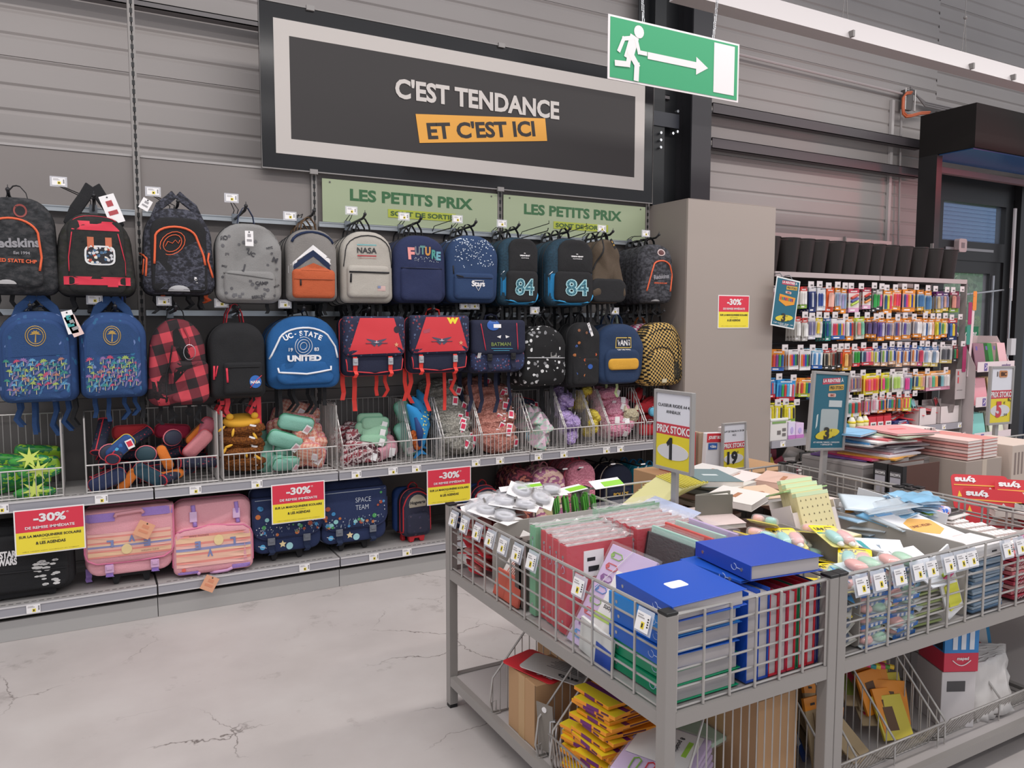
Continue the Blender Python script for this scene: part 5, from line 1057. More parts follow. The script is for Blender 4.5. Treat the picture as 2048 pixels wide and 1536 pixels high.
# ================= STATIONERY WALL TO THE RIGHT OF THE PILLAR =================
X0, X1 = 5.0, 7.68; XM = 6.34
for i, (a, c) in enumerate(((X0, XM), (XM, X1))):
    g = thing('shelving_bay', ['stationery shelving bay next to the grey pillar', 'stationery shelving bay at the right, by the glass door'][i], 'shelf')
    obj('header_panel', B().b2(a+.02, (c if i == 0 else 7.05)-.002, 5.0, 5.02, 2.10, 2.44), mat('a58d8c', .5), g)
    obj('back_panel', B().b2(a+.02, (c-.01 if i == 0 else 7.2), 5.02, 5.03, .05, 2.10), mat('4a4543', .6), g)
    obj('top_shelf', B().b2(a+.01, c-.005, 4.62, 5.0, 2.03, 2.055), mat('8f8a88', .5), g)
    obj('shelf_edge', B().b2(a+.01, c-.005, 4.60, 4.619, 2.02, 2.062), mat('b0a3a2', .45), g)
    obj('mid_shelf', B().b2(a+.01, c-.005, 4.60, 5.0, .60, .64), SHELF, g); obj('price_rail', B().b2(a+.01, c-.005, 4.585, 4.599, .585, .645), LIP, g)
    obj('low_shelf', B().b2(a+.01, c-.005, 4.60, 5.0, .17, .20), SHELF, g); obj('plinth', B().b2(a+.01, c-.005, 4.62, 4.64, 0, .169), mat('a8a6a4', .5), g)
    obj('upright', B().b2(c-.01, c+.003, 4.97, 5.0, 0, 2.45), mat('7d7977', .5), g)
    obj('side_bar', B().b2(c-.012, c+.002, 4.60, 4.66, .2, 2.03) if i else B().b2(a+.01, a+.012, 4.6, 4.98, .2, .6), mat('8f8a87', .5), g)
    for k in range(5): obj('hanging_bar', B().tube([(a+.02, 4.97, 1.98-.265*k), (c-.01, 4.97, 1.98-.265*k)], .008, 6), STEEL, g)
    for k in range(5 if i else 4): ticket(g, (a+.14+.29*k+.03*(k % 2), 4.584, .615), .06, .045)
# mesh waste bins on top
def k_bin():
    g = thing('waste_bin', '', 'waste bin'); n = 24; MM = NT('black_mesh'); v = MM.n('TexChecker', Vector=MM.co(), Scale=300)
    m = mat('1e1715', .6, Alpha=.93)
    b = B(); r0, r1, h = .098, .135, .30; vs = []
    for k in range(n): vs += [(r0*math.cos(2*PI*k/n), r0*math.sin(2*PI*k/n), .01), (r1*math.cos(2*PI*k/n), r1*math.sin(2*PI*k/n), h)]
    b.add(vs, [(2*k, 2*((k+1) % n), 2*((k+1) % n)+1, 2*k+1) for k in range(n)]); obj('mesh_wall', b, m, g, True)
    obj('rim', B().tube([(r1*math.cos(2*PI*k/n), r1*math.sin(2*PI*k/n), h) for k in range(n)], .005, 6, True), mat('1a1514', .4), g, True)
    obj('base', B().cyl((0, 0, 0), (0, 0, .012), r0, n), mat('1a1514', .4), g); return g
xs = [4.98, 5.22, 5.40, 5.58, 5.80, 5.98, 6.17, 6.36, 6.55, 6.76, 7.0, 7.24, 7.48]; o_ = ['first', 'second', 'third', 'fourth', 'fifth', 'sixth', 'seventh', 'eighth', 'ninth', 'tenth', 'eleventh', 'twelfth', 'thirteenth']
for k, x in enumerate(xs): inst('bin', k_bin, (x+.12, 4.79+.0*(k % 2), 2.057), (0, 0, k), (.86, .86, 1), 'black mesh waste bin on the top shelf, '+o_[k]+' from the pillar', 'mesh waste bins on the top shelf')
# blister packs on pegs: (x px, width px, description, top colour, ground, bars, foot colour)
OR = 'e8902e'
ROWS = [('top', 1.955, .225, [
 (1546, 10, 'slim pink and white pack', 'e8e2e4', 'e8c8d2', ('c9a0b0',), 'd9d0d4'), (1606, 13, 'white pack with green foot and red disc', 'd9433f', 'f0ece8', ('e8e4e0', 'f4f0ee'), '8ab04a'), (1623, 14, 'dark blue document sleeves', 'd8d8dc', '2a3a78', ('24346a', 'd0d4dc', '24346a'), '24346a'), (1641, 18, 'blue and white sheet pack', 'dcdfe4', 'e4e6ea', ('2c4a96', '2c4a96', 'e8eaee'), 'd9dce2'),
 (1659, 15, 'orange red card pack', 'e05a2e', 'e2683a', ('e8b0a0',), 'd94a26'), (1674, 11, 'orange and pale blue pen pack', OR, 'c9d2dc', ('8fa8c4', 'b0a8c8'), OR), (1686, 11, 'orange and lilac pen pack', OR, 'c9d2dc', ('a89cc4', '8fa8c4'), OR), (1706, 23, 'pink pack of slanting highlighters', 'c93a50', 'e6dcd6', ('d8402f', '3f4a9a', 'a8c83a'), 'd8a0c0'), (1732, 17, 'rose pack of slanting highlighters', 'b03a4e', 'e6dcd6', ('d8402f', '2a2a34', 'd98a3a'), 'd8a0c0'),
 (1747, 9, 'clear pack with green marker', '5a5552', '8a8a86', ('2fa04a',), '2a2a2c'), (1757, 12, 'clear pack with green and pink markers', 'd8d4d2', 'b9b5b2', ('2fa04a', 'e86a9a'), '3a3a3e'), (1774, 17, 'orange pack with blue, yellow and pink markers', OR, 'e8d8b0', ('2a5a8a', 'd8d03a', 'e0406a'), OR), (1792, 17, 'orange pack with red and pink markers', OR, 'ecd0b8', ('e8503a', 'e0406a', 'd93a4a'), OR), (1816, 28, 'wide orange pack of many felt pens', OR, 'd8b0a0', ('3a4a8a', 'c93a8a', 'e8702e', 'e8c03a', '3a3a9a', 'e8b02e'), OR),
 (1839, 14, 'orange pack with two blue tools', OR, 'a8c0c8', ('3a6a9a', '4a7aa8'), 'e0b04a'), (1854, 14, 'orange pack with two steel blue tools', OR, 'a8c0c8', ('3a6a9a', '5a8ab0'), 'e0b04a'), (1877, 13, 'purple topped pack of round erasers', '6a2a6e', '9aa0b0', ('c9b08a', '8a90b0'), 'd0b84a'), (1889, 12, 'violet topped pack of round pins', '4a2a6a', '8a90a8', ('d0a090', '7a80a8'), 'd8b84a'), (1907, 20, 'plum topped pack with green foot', '8a2a4a', '6a6a5a', ('d08a7a', '8a5a6a'), '8ab04a')]),
 ('second', 1.69, .215, [
 (1596, 11, 'white eraser pack', 'd9504a', 'cfccc6', ('f0eeea',), 'b9b6b0'), (1610, 11, 'white eraser pack with red header', 'd9504a', 'cfccc6', ('f2f0ec',), 'b9b6b0'), (1624, 14, 'grey lead case pack', 'e4e2e4', 'a8a4b4', ('7a76a0', 'b0acc0', '7a76a0'), 'd0ced6'), (1639, 14, 'yellow headed white card pack', 'e8d23a', 'e0dcd6', ('e8c83a', 'e4e0dc'), 'dcd8d4'), (1656, 12, 'teal and navy pack', '2a5a9a', '2f8a80', ('1f4a8a', '2f8a80'), '2f8a80'),
 (1677, 28, 'wide white pack of twelve coloured pens', 'e8e6e8', 'd8d4dc', ('d83a5a', 'c93a6a', 'e85a2e', '2f8a6a', '2a6ab0', 'e8b83a', 'd86a9a'), '2a62a8'), (1700, 14, 'orange pack of white correction pens', OR, 'e4e0dc', ('e8e8ea', '3a5a9a', 'c93a3a'), OR), (1720, 17, 'lime headed pack with pink and green tape', 'c8d83a', 'b0c8b0', ('d88a80', '7ac0a0'), 'c9c8b8'), (1738, 10, 'orange edged pen pack, first of a row', OR, '6a5468', ('5a4a7a',), OR), (1748, 10, 'orange edged violet pen pack beside its twin', OR, '6a5468', ('5a4a7a',), OR),
 (1763, 13, 'orange pack of violet pens', OR, '7a60a0', ('5a4a9a', 'c9c0d0'), OR), (1781, 16, 'orange pack of purple and silver pens', OR, 'b0a8b8', ('5a4a8a', '8a86a0', 'c9b0a8'), OR), (1796, 14, 'orange pack of mixed ball pens', OR, 'b8b0b8', ('4a4a8a', 'a05a6a', 'c9c0c0'), OR), (1814, 17, 'orange pack with a grey tapered refill', OR, 'd8d4d2', ('5a4a9a', 'a8a8ac', 'a8a8ac'), OR), (1836, 18, 'orange pack with round white correction tape', OR, 'd0c4c0', ('8a8a98', 'f0eeee', 'e8e6e6'), OR), (1851, 11, 'orange pack with white and blue sticks', OR, 'e4e0dc', ('e8e8ea', '3a5a8a'), OR),
 (1863, 12, 'orange pack of white glue sticks', OR, 'e8dcd4', ('f0f0f0', 'e8b090'), OR), (1876, 11, 'orange and yellow marker pack', OR, 'd8c84a', ('d8d03a', '3a6a9a'), OR), (1889, 14, 'orange pack with green and yellow markers', OR, 'd8d4a0', ('5a9a5a', 'e8d84a', 'd8d0c8'), OR), (1906, 18, 'navy pack with yellow circle', 'c9504a', '3f4e78', ('3a6ab0', 'e8c83a', '5a3a5a'), '33406a')]),
 ('third', 1.425, .20, [
 (1558, 30, 'orange and blue box of colouring pencils', OR, 'e8922e', ('c9403a', '7a3a8a', '3a9a4a', '2a5a9a'), '2a62b0'), (1589, 22, 'white pack of twelve felt pens', 'ece8e8', 'e8e4e4', ('e8842e', 'd83a6a', '2a5ac0', '3a9a5a', '3a3a3e'), 'e4e0e0'), (1613, 22, 'white pack of twelve felt pens beside its twin', 'ece8e8', 'e8e4e4', ('e8842e', 'd83a6a', '2a5ac0', '3a9a5a', '3a3a3e'), 'e4e0e0'), (1638, 22, 'blue pack with twisted white tubes', '8ac0d8', 'd4e2ec', ('4a8ac0', 'e8ecf0', '4a8ac0', 'e8ecf0'), '2a62b0'),
 (1657, 12, 'red edged black pencil pack', 'c93a3a', 'c8c0b0', ('2a2a2a', 'c9b090'), '3a3a36'), (1670, 11, 'red and cream pencil pack', 'c93a3a', 'c8c0b0', ('8a3a2a', '2a2a2a'), '3a3a36'), (1682, 10, 'black and red pencil pack', 'd9d0c0', '5a3a36', ('2a2a2a', 'c93a3a'), '2a2a2a'), (1697, 20, 'orange pack with a small yellow print', 'e0622e', 'e0702e', ('e8b86a', '8a5a3a'), 'd8a83a'), (1715, 14, 'pack with a round green sharpener', 'c93a3a', 'd8d4d0', ('2f9a3a', '2f9a3a'), 'd83a3a'), (1738, 24, 'slanting pack of pastel felt pens with red edge', 'd83a3a', 'a8c8cc', ('3a4a6a', 'e88ab0', 'e86a9a', 'e8c06a'), 'd8404a')]
 + [(1757+15*k, 13, q+' blue topped white and orange gel pen packs', '2f4a98', 'd8d4d6', (c, 'e0dce0', '2a4a9a'), 'd9b090') for k, (q, c) in enumerate((('first of six', 'b0c03a'), ('second of six', '8ab04a'), ('third of six', 'a8b84a'), ('fourth of six', 'e0904a'), ('fifth of six', 'd8884a'), ('last of six', 'd07a3a')))]
 + [(1843, 10, 'slim sky blue pack with pink foot', '3a8ac8', 'c9c4cc', ('c9405a',), 'd85a8a'), (1857, 15, 'blue and white refill pack', '4a78b0', 'e8e6e4', ('9ab0c8', 'e8e6e4'), 'dcc878'), (1873, 16, 'blue and white refill pack with slanting pen', '4a78b0', 'e8e6e4', ('7a90a8', 'e8e6e4'), 'dcc878'), (1896, 24, 'grey clear pack of black fine liners', 'b0aeb0', 'd8d6d4', ('4a4a50', '6a6a70', '3a3a40', 'b0b0b0'), 'd4be78'), (1914, 9, 'narrow dark pack of coloured leads', 'a04a4a', '5a5a5e', ('3a8a5a', 'c9403a'), '4a4a4e')]),
 ('fourth', 1.175, .20, [
 (1548, 13, 'bright blue pencil case pack, narrow', '2a86c8', '3a92d0', ('2a6ab8', 'd85a6a', '7ab8e0'), 'c92a3a'), (1577, 38, 'wide bright blue pack with red foot', '2a8ac8', '4aa8dc', ('2a6ab8', '3aa85a', 'd8403a', '5ab8e0', 'e8e8ee', 'd85a6a'), 'c92a3a'), (1617, 32, 'orange and lime box of coloured pencils', OR, 'e8c07a', ('c9403a', 'e8b03a', '3a9a4a', '2a4a9a', '8a3a7a'), 'b8c83a'), (1645, 18, 'blue pack of washable pens', 'd84050', '2a8ac8', ('3a6ab8', 'b8d8ea'), '2a78b8'), (1674, 24, 'blue pack of washable pens with white spot', 'd84050', '3a98d0', ('2a6ab8', 'e8f0f4', 'e8e8ea'), '2a78b8'), (1695, 20, 'blue pack of washable pens with red stripe', 'd84050', '3a98d0', ('e8f0f4', '2a6ab8', 'c9304a'), 'e0e0e4'),
 (1716, 24, 'clear pack of many striped pencils', 'b0a8a8', 'a89a98', ('c98a8a', '5a6a9a', 'c9a06a', '7a5a7a', '9a8a8a', 'b06a6a'), 'a8989a'), (1747, 32, 'yellow pack of pink and orange highlighters', 'e8dc2e', 'e8c84a', ('e0503a', 'e85a8a', 'f07a5a', 'e03a5a', 'e86a3a'), 'd8c83a'), (1775, 18, 'yellow pack of pink and green highlighters', 'e8dc2e', 'd8d86a', ('e84a8a', '5aa03a', '8ac03a'), 'c8d03a'), (1800, 24, 'white card with a lime green note pad', 'ecebe4', 'e4e4da', ('b0d06a', 'b0d06a', 'e0e0d6'), 'e0ddd2'), (1821, 18, 'clear pack of pink and teal pens', 'c9c4ca', 'b0a4b4', ('d8408a', 'd85aa0', '3a8a9a'), 'a8a0b0'), (1845, 22, 'orange pack of pastel pens, left part', OR, 'd8d0b0', ('3a5a8a', 'c9c84a', 'e0b06a', 'c99a9a'), 'd8c85a'), (1882, 48, 'wide orange topped wallet of mixed pens', 'e6a25a', 'd0ccc6', ('c99aa0', '5ab08a', 'e8a05a', '2a2a2e', '7ab0b8', 'c9c4c4', 'dcd8d6'), 'dc9ab0')]),
 ('lowest', .965, .175, [
 (1547, 12, 'yellow glue stick card, cut by the pillar', 'e8e03a', 'e8e04a', ('f0ece0', 'e8d82e'), 'dcd83a'), (1563, 16, 'yellow card of glue sticks, left one', 'e8e03a', 'e8e04a', ('f0ece0', 'e8d82e', '3a3a4a'), '8ab04a'), (1585, 22, 'yellow card of two white glue sticks', 'e8e03a', 'e8e04a', ('e8d82e', 'f4f0e8', 'e8d82e', '3a3a4a'), '8ab04a'),
 (1690, 10, 'red and cream sticker card', 'd84a3a', 'd8b09a', ('c93a3a', 'e0c0a0'), 'c93a3a'), (1714, 30, 'white card with two teal and red scissors', 'e8e8ea', 'dcdcdc', ('3a8a80', 'c9403a', '2f7a74', 'c9504a'), 'e4e4e6'), (1742, 13, 'striped pencil pack with red band', 'c9b8b0', 'b89aa0', ('d86a9a', 'e8a05a', '5a8ac8', 'c94a5a'), 'd8a0b0'), (1756, 13, 'clear card with pink chalks', 'd8d0d0', 'e0d8da', ('d8a0b0', 'e8e0e2'), 'e0c8c8'),
 (1770, 18, 'white and orange pack of felt pens', 'c9504a', 'e0dcd8', ('c93a4a', '3a8a4a', '2a4a9a', 'e8904a'), 'e8924a'), (1790, 17, 'orange pack of felt pens with round badge', 'c9504a', 'e0dcd8', ('3a6a9a', '3a9a5a', 'c9504a'), 'e8924a'), (1806, 12, 'orange pack of brush pens', 'c93a3a', 'c08a4a', ('3a8a9a', 'e8804a'), 'd8783a'), (1822, 20, 'pack of neon highlighters', 'c93a3a', 'c8b45a', ('e05a6a', 'd8e03a', 'e84a6a', 'd8e04a', '4ab08a'), 'd8c84a')])]
def pack_mesh(w, h, top, base, bars, foot, slant=0):
    ms = [mat(top, .45), mat(base, .4), mat(foot, .45), CARD, DK]+[mat(c, .4) for c in bars]
    b = B(); b.m(1).b2(-w/2, w/2, 0, .004, -h*.82, -h*.2); b.m(0).b2(-w/2, w/2, 0, .004, -h*.2, 0); b.m(2).b2(-w/2, w/2, 0, .004, -h, -h*.82)
    b.m(4).b2(-w*.12, w*.12, -.0008, 0, -h*.07, -h*.04); b.m(3).b2(-w*.32, w*.3, -.0008, 0, -h*.16, -h*.11); b.b2(-w*.35, w*.1, -.0008, 0, -h*.95, -h*.89)
    n = len(bars); bw = w*.86/n
    for k, c in enumerate(bars):
        x = -w*.43+bw*(k+.5); b.m(5+k)
        if slant: b.tube([(-w*.32, -.010, -h*(.42+.14*k)), (w*.30, -.010, -h*(.28+.14*k))], .011, 6)
        else: b.tube([(x, -bw*.22, -h*.80), (x, -bw*.22, -h*.30), (x, -bw*.18, -h*.24)], [bw*.40, bw*.40, bw*.22], 6, flat=.7)
    return mesh(b, 'pack', ms)
FD = (0, 0, 1)
for rn, zt, hh, items in ROWS:
    for i, (px, pw, ds, top, base, bars, foot) in enumerate(items):
        p = at(px, 640, y=4.64); wx = (at(px+pw/2, 640, y=4.64).x-at(px-pw/2, 640, y=4.64).x)*.93; h = hh*(.82+.18*((px*7) % 11)/10)
        if 'glue' in ds or 'lime green' in ds: h = hh*.95
        me = pack_mesh(wx, h, top, base, bars, foot, 'slanting h' in ds)
        z = zt-.005*((px*3) % 4); tl = R.uniform(-.04, .04)
        for k in range(4):
            o = bpy.data.objects.new('blister_pack', me); COL.objects.link(o); o.location = (p.x+.003*k, 4.64+.034*k, z-.002*k); o.rotation_euler = (0, tl+.01*k, R.uniform(-.06, .06))
            tag(o, ' '.join(ds.split()[:12])+', '+rn+' peg row' if k == 0 else 'spare behind the '+' '.join(ds.replace(',', '').split()[:7])+', '+rn+' row', 'pen pack', None if k == 0 else 'spare packs behind: '+ds[:40])
        g = thing('display_hook', 'carded hook of the '+' '.join(ds.replace(',', '').split()[:9])+', '+rn+' row', 'hook', (p.x, 4.955, z-.01)); obj('peg', B().tube([(0, 0, 0), (0, -.36, .0), (0, -.375, .012)], .0035, 5), STEEL, g)
        obj('card_wire', B().tube([(0, 0, .02), (0, -.385, .028)], .002, 4), STEEL, g); obj('price_card', B().b2(-.034, .034, -.389, -.386, .0, .052).m(1).b2(-.006, .022, -.3905, -.389, .012, .026), (mat('d8d0d0', .4), GREYD), g)
# things standing on the mid shelf of the stationery wall (z .64)
def sbox(nm, lab, px0, px1, y0, h, m, z=.641, d=.14, cat='box', extra=None, group=None):
    a = at(px0, 850, y=y0).x; c = at(px1, 850, y=y0).x; g = thing(nm, lab, cat, (a, y0, z), group=group); obj('body', B().b2(0, c-a, 0, d, 0, h), m, g, bev=.004)
    if extra: extra(g, c-a, h, d)
    return g
def ex1(g, w, h, d): obj('lid', B().b2(-.005, w+.005, -.005, d+.005, h, h+.02), mat('e8eae6', .5), g, bev=.004); obj('label', B().b2(w*.1, w*.9, -.003, 0, h*.86, h*.96), mat('7aa05a', .5), g); obj('print', B().b2(w*.4, w*.6, -.003, 0, h*.3, h*.5).b2(w*.7, w*.9, -.003, 0, h*.45, h*.6).b2(w*.7, w*.9, -.003, 0, h*.2, h*.35), GREYD, g)
sbox('storage_box', 'white storage box with green label on the shelf beside the pillar', 1541, 1575, 4.62, .17, mat('dcdad6', .5), extra=ex1, d=.25)
def ex2(g, w, h, d): obj('drawing', B().prism(ell(w*.2, h*.2, 14, w*.5, h*.5), -.003, 0), mat('b9a8dc', .5), g); obj('base_band', B().b2(0, w, -.003, 0, 0, h*.22), mat('c07ac0', .5), g)
sbox('craft_box', 'lilac craft box with violet base next to the white storage box', 1577, 1591, 4.63, .15, mat('dcd4ea', .5), extra=ex2); sbox('craft_box', 'pinkish lilac craft box half hidden by the teal sign', 1592, 1608, 4.64, .13, mat('dcc4e4', .5), extra=ex2)
def k_glue():
    g = thing('glue_bottle', '', 'glue bottle'); obj('bottle', B().tube([(0, 0, 0), (0, 0, .004), (0, 0, .10), (0, 0, .125), (0, 0, .135)], [.030, .033, .033, .02, .014], 14), mat('efece0', .35), g, True)
    obj('label', B().tube([(0, 0, .03), (0, 0, .09)], .0336, 14), mat('e8e0b0', .5), g, True); obj('label_band', B().tube([(0, 0, .08), (0, 0, .10)], .0340, 14), YEL, g, True); obj('label_band', B().tube([(0, 0, .012), (0, 0, .03)], .0340, 14), mat('d8e04a', .5), g, True)
    obj('nozzle', B().tube([(0, 0, .135), (0, 0, .165), (0, 0, .185)], [.013, .008, .005], 10), YEL, g, True); return g
for k, (px, y, q) in enumerate(((1703, 4.64, 'front left'), (1719, 4.64, 'front middle'), (1733-4, 4.65, 'front right'), (1708, 4.72, 'rear left'), (1718, 4.73, 'rear middle'))):
    inst('glue', k_glue, (at(px, 850, y=y).x, y, .641), (0, 0, 0), 1.05, 'white glue bottle with yellow nozzle, '+q+' of the cluster', 'glue bottles')
g = thing('fish_toy', 'small blue and white striped pouch beside the glue bottles', 'pouch', (at(1690, 850, y=4.64).x, 4.64, .67)); obj('body', B().ball((0, 0, .02), (.06, .02, .045), 14, 8), cells(('e8eef0', '6ab0c8'), 50, '4a8aa8', .3), g, True)
def ex3(g, w, h, d): obj('label', B().b2(w*.2, w*.98, -.003, 0, h*.30, h*.62), WHITE, g); obj('foot_band', B().b2(w*.1, w*.9, -.003, 0, h*.1, h*.28), WHITE, g); text(g, 'GLUE', w*.5, h*.12, (w*.58, -.005, h*.46), DK, .05)
for k, (a, c) in enumerate(((1738, 1752), (1753, 1766), (1768, 1782))):
    sbox('red_box', 'small red and white box right of the glue bottles, '+['left', 'middle', 'right'][k]+' one', a, c, 4.63, .125, mat('c92a3a', .45), d=.05, extra=ex3, cat='carton')
    for j in range(2): sbox('red_box', 'red box standing directly behind the '+['left', 'middle', 'right'][k]+' red and white box, '+['nearer', 'farther'][j]+' one', a, c, 4.69+.06*j, .13, mat('c92a3a', .45), d=.05, cat='carton')
rr = random.Random(9)
def k_card(): g = thing('blister_card', '', 'card'); obj('card', B().b2(-.09, .09, -.035, .035, 0, .004), mat('d8303a', .5), g); obj('print', B().b2(-.06, .05, -.02, .02, .004, .005), WHITE, g); obj('tool', B().tube([(-.07, .01, .010), (.08, 0, .012)], .007, 6), mat('c9404a', .5), g); return g
for k in range(16): inst('rcard', k_card, (at(1815+rr.uniform(-22, 35), 850, y=4.7).x, rr.uniform(4.66, 4.85), .65+.009*k), (rr.uniform(-.3, .3), rr.uniform(-.25, .25), rr.uniform(-1, 1)), 1, 'red and white carded tool in the loose heap on the stationery shelf', 'red carded tools')
for k in range(4): g = thing('blue_pack', 'dark blue flat packet lying left of the red carded tools', 'packet', (at(1796, 850, y=4.68).x, 4.70, .642+.016*k), (0, 0, .1*k-.15), 'dark blue flat packets'); obj('wrap', B().b2(-.13, .13, -.05, .05, 0, .014), mat('2a3a78', .35), g, bev=.003); obj('label', B().b2(-.05, .1, -.051, -.05, .003, .011), mat('c9d0e0', .5), g)
for k, (a, c) in enumerate(((1838, 1872), (1880, 1918))):
    xa, xc = at(a, 850, y=4.62).x, at(c, 850, y=4.62).x; w = xc-xa; g = thing('display_carton', ['left white display carton of hanging cards', 'right white display carton of cards beside the easel stand'][k], 'carton', (xa, 4.62, .641)); cw = mat('dcd2d0', .55)
    obj('carton', B().prism([(0, 0), (w, 0), (w, .17), (w*.72, .17), (w*.66, .10), (w*.4, .10), (w*.34, .17), (0, .17)], 0, .003).b2(0, .003, 0, .2, 0, .17).b2(w-.003, w, 0, .2, 0, .17).b2(0, w, .197, .2, 0, .22).b2(0, w, 0, .2, 0, .003), cw, g)
    for j in range(5):
        q = thing('hanging_card', 'white card with dark tools leaning out of the '+['left', 'right'][k]+' display carton', 'card', (xa+w*(.2+.14*j), 4.66+.025*j, .70), (-.35, .3*math.sin(j*2+k), .3), 'cards in the '+['left', 'right'][k]+' carton')
        obj('card', B().b2(-.045, .045, 0, .003, 0, .19), mat('d8d4d2' if j % 3 else ('b8303a' if k else '8fc4cc'), .5), q); obj('tool', B().b2(-.03, .01, -.008, 0, .04, .13), mat('3a3638', .5), q)
# low shelf of the stationery wall: dim goods in wire baskets
rr = random.Random(12); cs = ['c9b03a', '8a2440', 'c9c4c0', '3a3836', '8a9a6a', 'd8d0c0', 'b8b0ae', 'a05a3a', '6a8a5a', 'd86a4a', 'b03a5a', 'e0dcd8', '2a4a8a', '2f3a70', '3a5a9a', 'e4e0e8']
for k in range(60):
    f = k/60; x = X0+.08+2.5*f; c = cs[min(15, int(f*16))]; c = rr.choice([c, cs[rr.randrange(16)]]) if rr.random() < .35 else c
    g = thing('packet', 'flat packet stacked on the dim low shelf of the stationery wall', 'packet', (x+rr.uniform(-.03, .03), rr.uniform(4.66, 4.85), .30+rr.uniform(-.06, .18)), (rr.uniform(-.7, .4), rr.uniform(-.6, .6), rr.uniform(-.4, .4)), 'packets on the low stationery shelf')
    w = rr.uniform(.09, .2); obj('wrap', B().b2(-w/2, w/2, -.006, .006, -.07, .07), mat(c, .45), g, bev=.002); obj('label', B().b2(-w*.35, w*.2, -.0075, -.006, -.02, .03), mat('e0dcda', .5), g)
    q = B() 
for k in range(5):
    xa = X0+.06+.53*k; g = thing('wire_basket', 'wire basket on the low stationery shelf, '+o_[k]+' from the pillar', 'basket', (xa, 4.625, .201)); w = .5; b = B()
    for j in range(16): b.tube([(w*j/15, 0, 0), (w*j/15, 0, .16)], .002, 4)
    b.tube([(0, 0, .16), (w, 0, .16)], .004, 5); obj('front_grid', b, WIRE, g); b = B()
    for j in range(9): b.tube([(0, .03*j, 0), (0, .03*j, .16+.2*min(1, j/4))], .002, 4)
    b.tube([(0, 0, .16), (0, .12, .36), (0, .27, .36)], .004, 5); obj('side_grid', b, WIRE, g)
# tilted offer poster hung before the pegs
TL_ = mat('1f6478', .4)
def offer(g, w, h, price, frame=None, text2=True):
    "teal back to school offer sheet, origin at its lower left corner, facing -y"
    obj('sheet', B().b2(0, w, 0, .002, 0, h), mat('e4e6e4', .5) if frame is None else TL_, g); m = .04*w if frame is None else 0
    obj('teal_field', B().b2(m, w-m, -.001, 0, m, h-m), TL_, g)
    obj('red_strip', B().add([(w*.24, -.002, h*.86), (w*.78, -.002, h*.885), (w*.78, -.002, h*.965), (w*.24, -.002, h*.94)], [(0, 1, 2, 3)]), mat('c0485a', .5), g); obj('yellow_strip', B().add([(w*.45, -.002, h*.775), (w*.90, -.002, h*.80), (w*.90, -.002, h*.875), (w*.45, -.002, h*.85)], [(0, 1, 2, 3)]), mat('d8a94a', .5), g)
    text(g, 'LA RENTRÉE À', w*.62, h*.055, (w*.56, -.003, h*.925), WHITE, .03, rot=M.Rotation(-.05, 4, 'Y')); text(g, 'PRIX STOKO', w*.40, h*.045, (w*.68, -.003, h*.825), mat('5a5230', .5), .03, rot=M.Rotation(-.05, 4, 'Y'))
    obj('logo', B().prism(rrect(w*.24, h*.05, h*.02, 4, w*.55, h*.72), -.003, -.001), mat('d8b0a4', .5), g); text(g, 'BIC', w*.12, h*.03, (w*.56, -.0045, h*.72), mat('a04a3a', .5), .04)
    if price == 'pencils':
        obj('pack_picture', B().prism([(w*.2, h*.52), (w*.5, h*.44), (w*.85, h*.50), (w*.87, h*.64), (w*.2, h*.66)], -.003, -.001), mat('e0962e', .5), g); b = B()
        for k in range(8): b.m(k % 4).b2(w*(.24+.07*k), w*(.29+.07*k), -.004, -.003, h*.55, h*.61)
        obj('pencil_picture', b, (mat('c9403a', .5), mat('3a8a5a', .5), mat('2a4a9a', .5), mat('8a2a5a', .5)), g)
    else: obj('marker_picture', B().b2(w*.48, w*.88, -.003, -.001, h*.56, h*.65), mat('c0c8c8', .5), g); obj('slate_picture', B().prism(rrect(w*.54, h*.34, w*.05, 4, w*.53, h*.36), -.003, -.001), mat('aab4b4', .5), g); obj('pen_picture', B().prism([(w*.13, h*.26), (w*.17, h*.3), (w*.18, h*.46), (w*.14, h*.44)], -.003, -.001), mat('c9d4d4', .5), g)
    obj('yellow_ellipse', B().prism([(w*.5+math.cos(t*.3)*w*.36, h*.19+math.sin(t*.3)*h*.065+math.cos(t*.3)*h*.035) for t in range(21)], -.005, -.0035), mat('d9c438', .5), g); text(g, '3', w*.17, h*.17, (w*.46, -.007, h*.20), mat('33302a', .5), .05); text(g, '€', w*.05, h*.03, (w*.6, -.007, h*.24), mat('33302a', .5), .0); text(g, ',49', w*.10, h*.03, (w*.66, -.007, h*.15), mat('33302a', .5), .0)
    text(g, 'KIT ARDOISE, TABLEAU + MARQUEUR' if price != 'pencils' else 'LE LOT DE 18', w*.80, h*.022, (w*.5, -.003, h*.075), WHITE, .02); text(g, '+ EFFACETTE', w*.36, h*.02, (w*.5, -.003, h*.045), WHITE, .02)
p = at(1545, 640, y=4.5); g = thing('offer_poster', 'small tilted teal offer poster with yellow ellipse hung before the top pegs', 'poster', (p.x-.02, 4.5, at(1560, 650, y=4.5).z), (0, .14, 0)); w = at(1594, 600, y=4.5).x-at(1545, 600, y=4.5).x; offer(g, w*.98, .40, 'pencils'); obj('hanging_arm', B().tube([(w*.3, .004, .39), (w*.3, .05, .44), (w*.3, .47, .42)], .004, 5).tube([(w*.7, .004, .39), (w*.7, .05, .44), (w*.7, .47, .42)], .004, 5), STEEL, g)
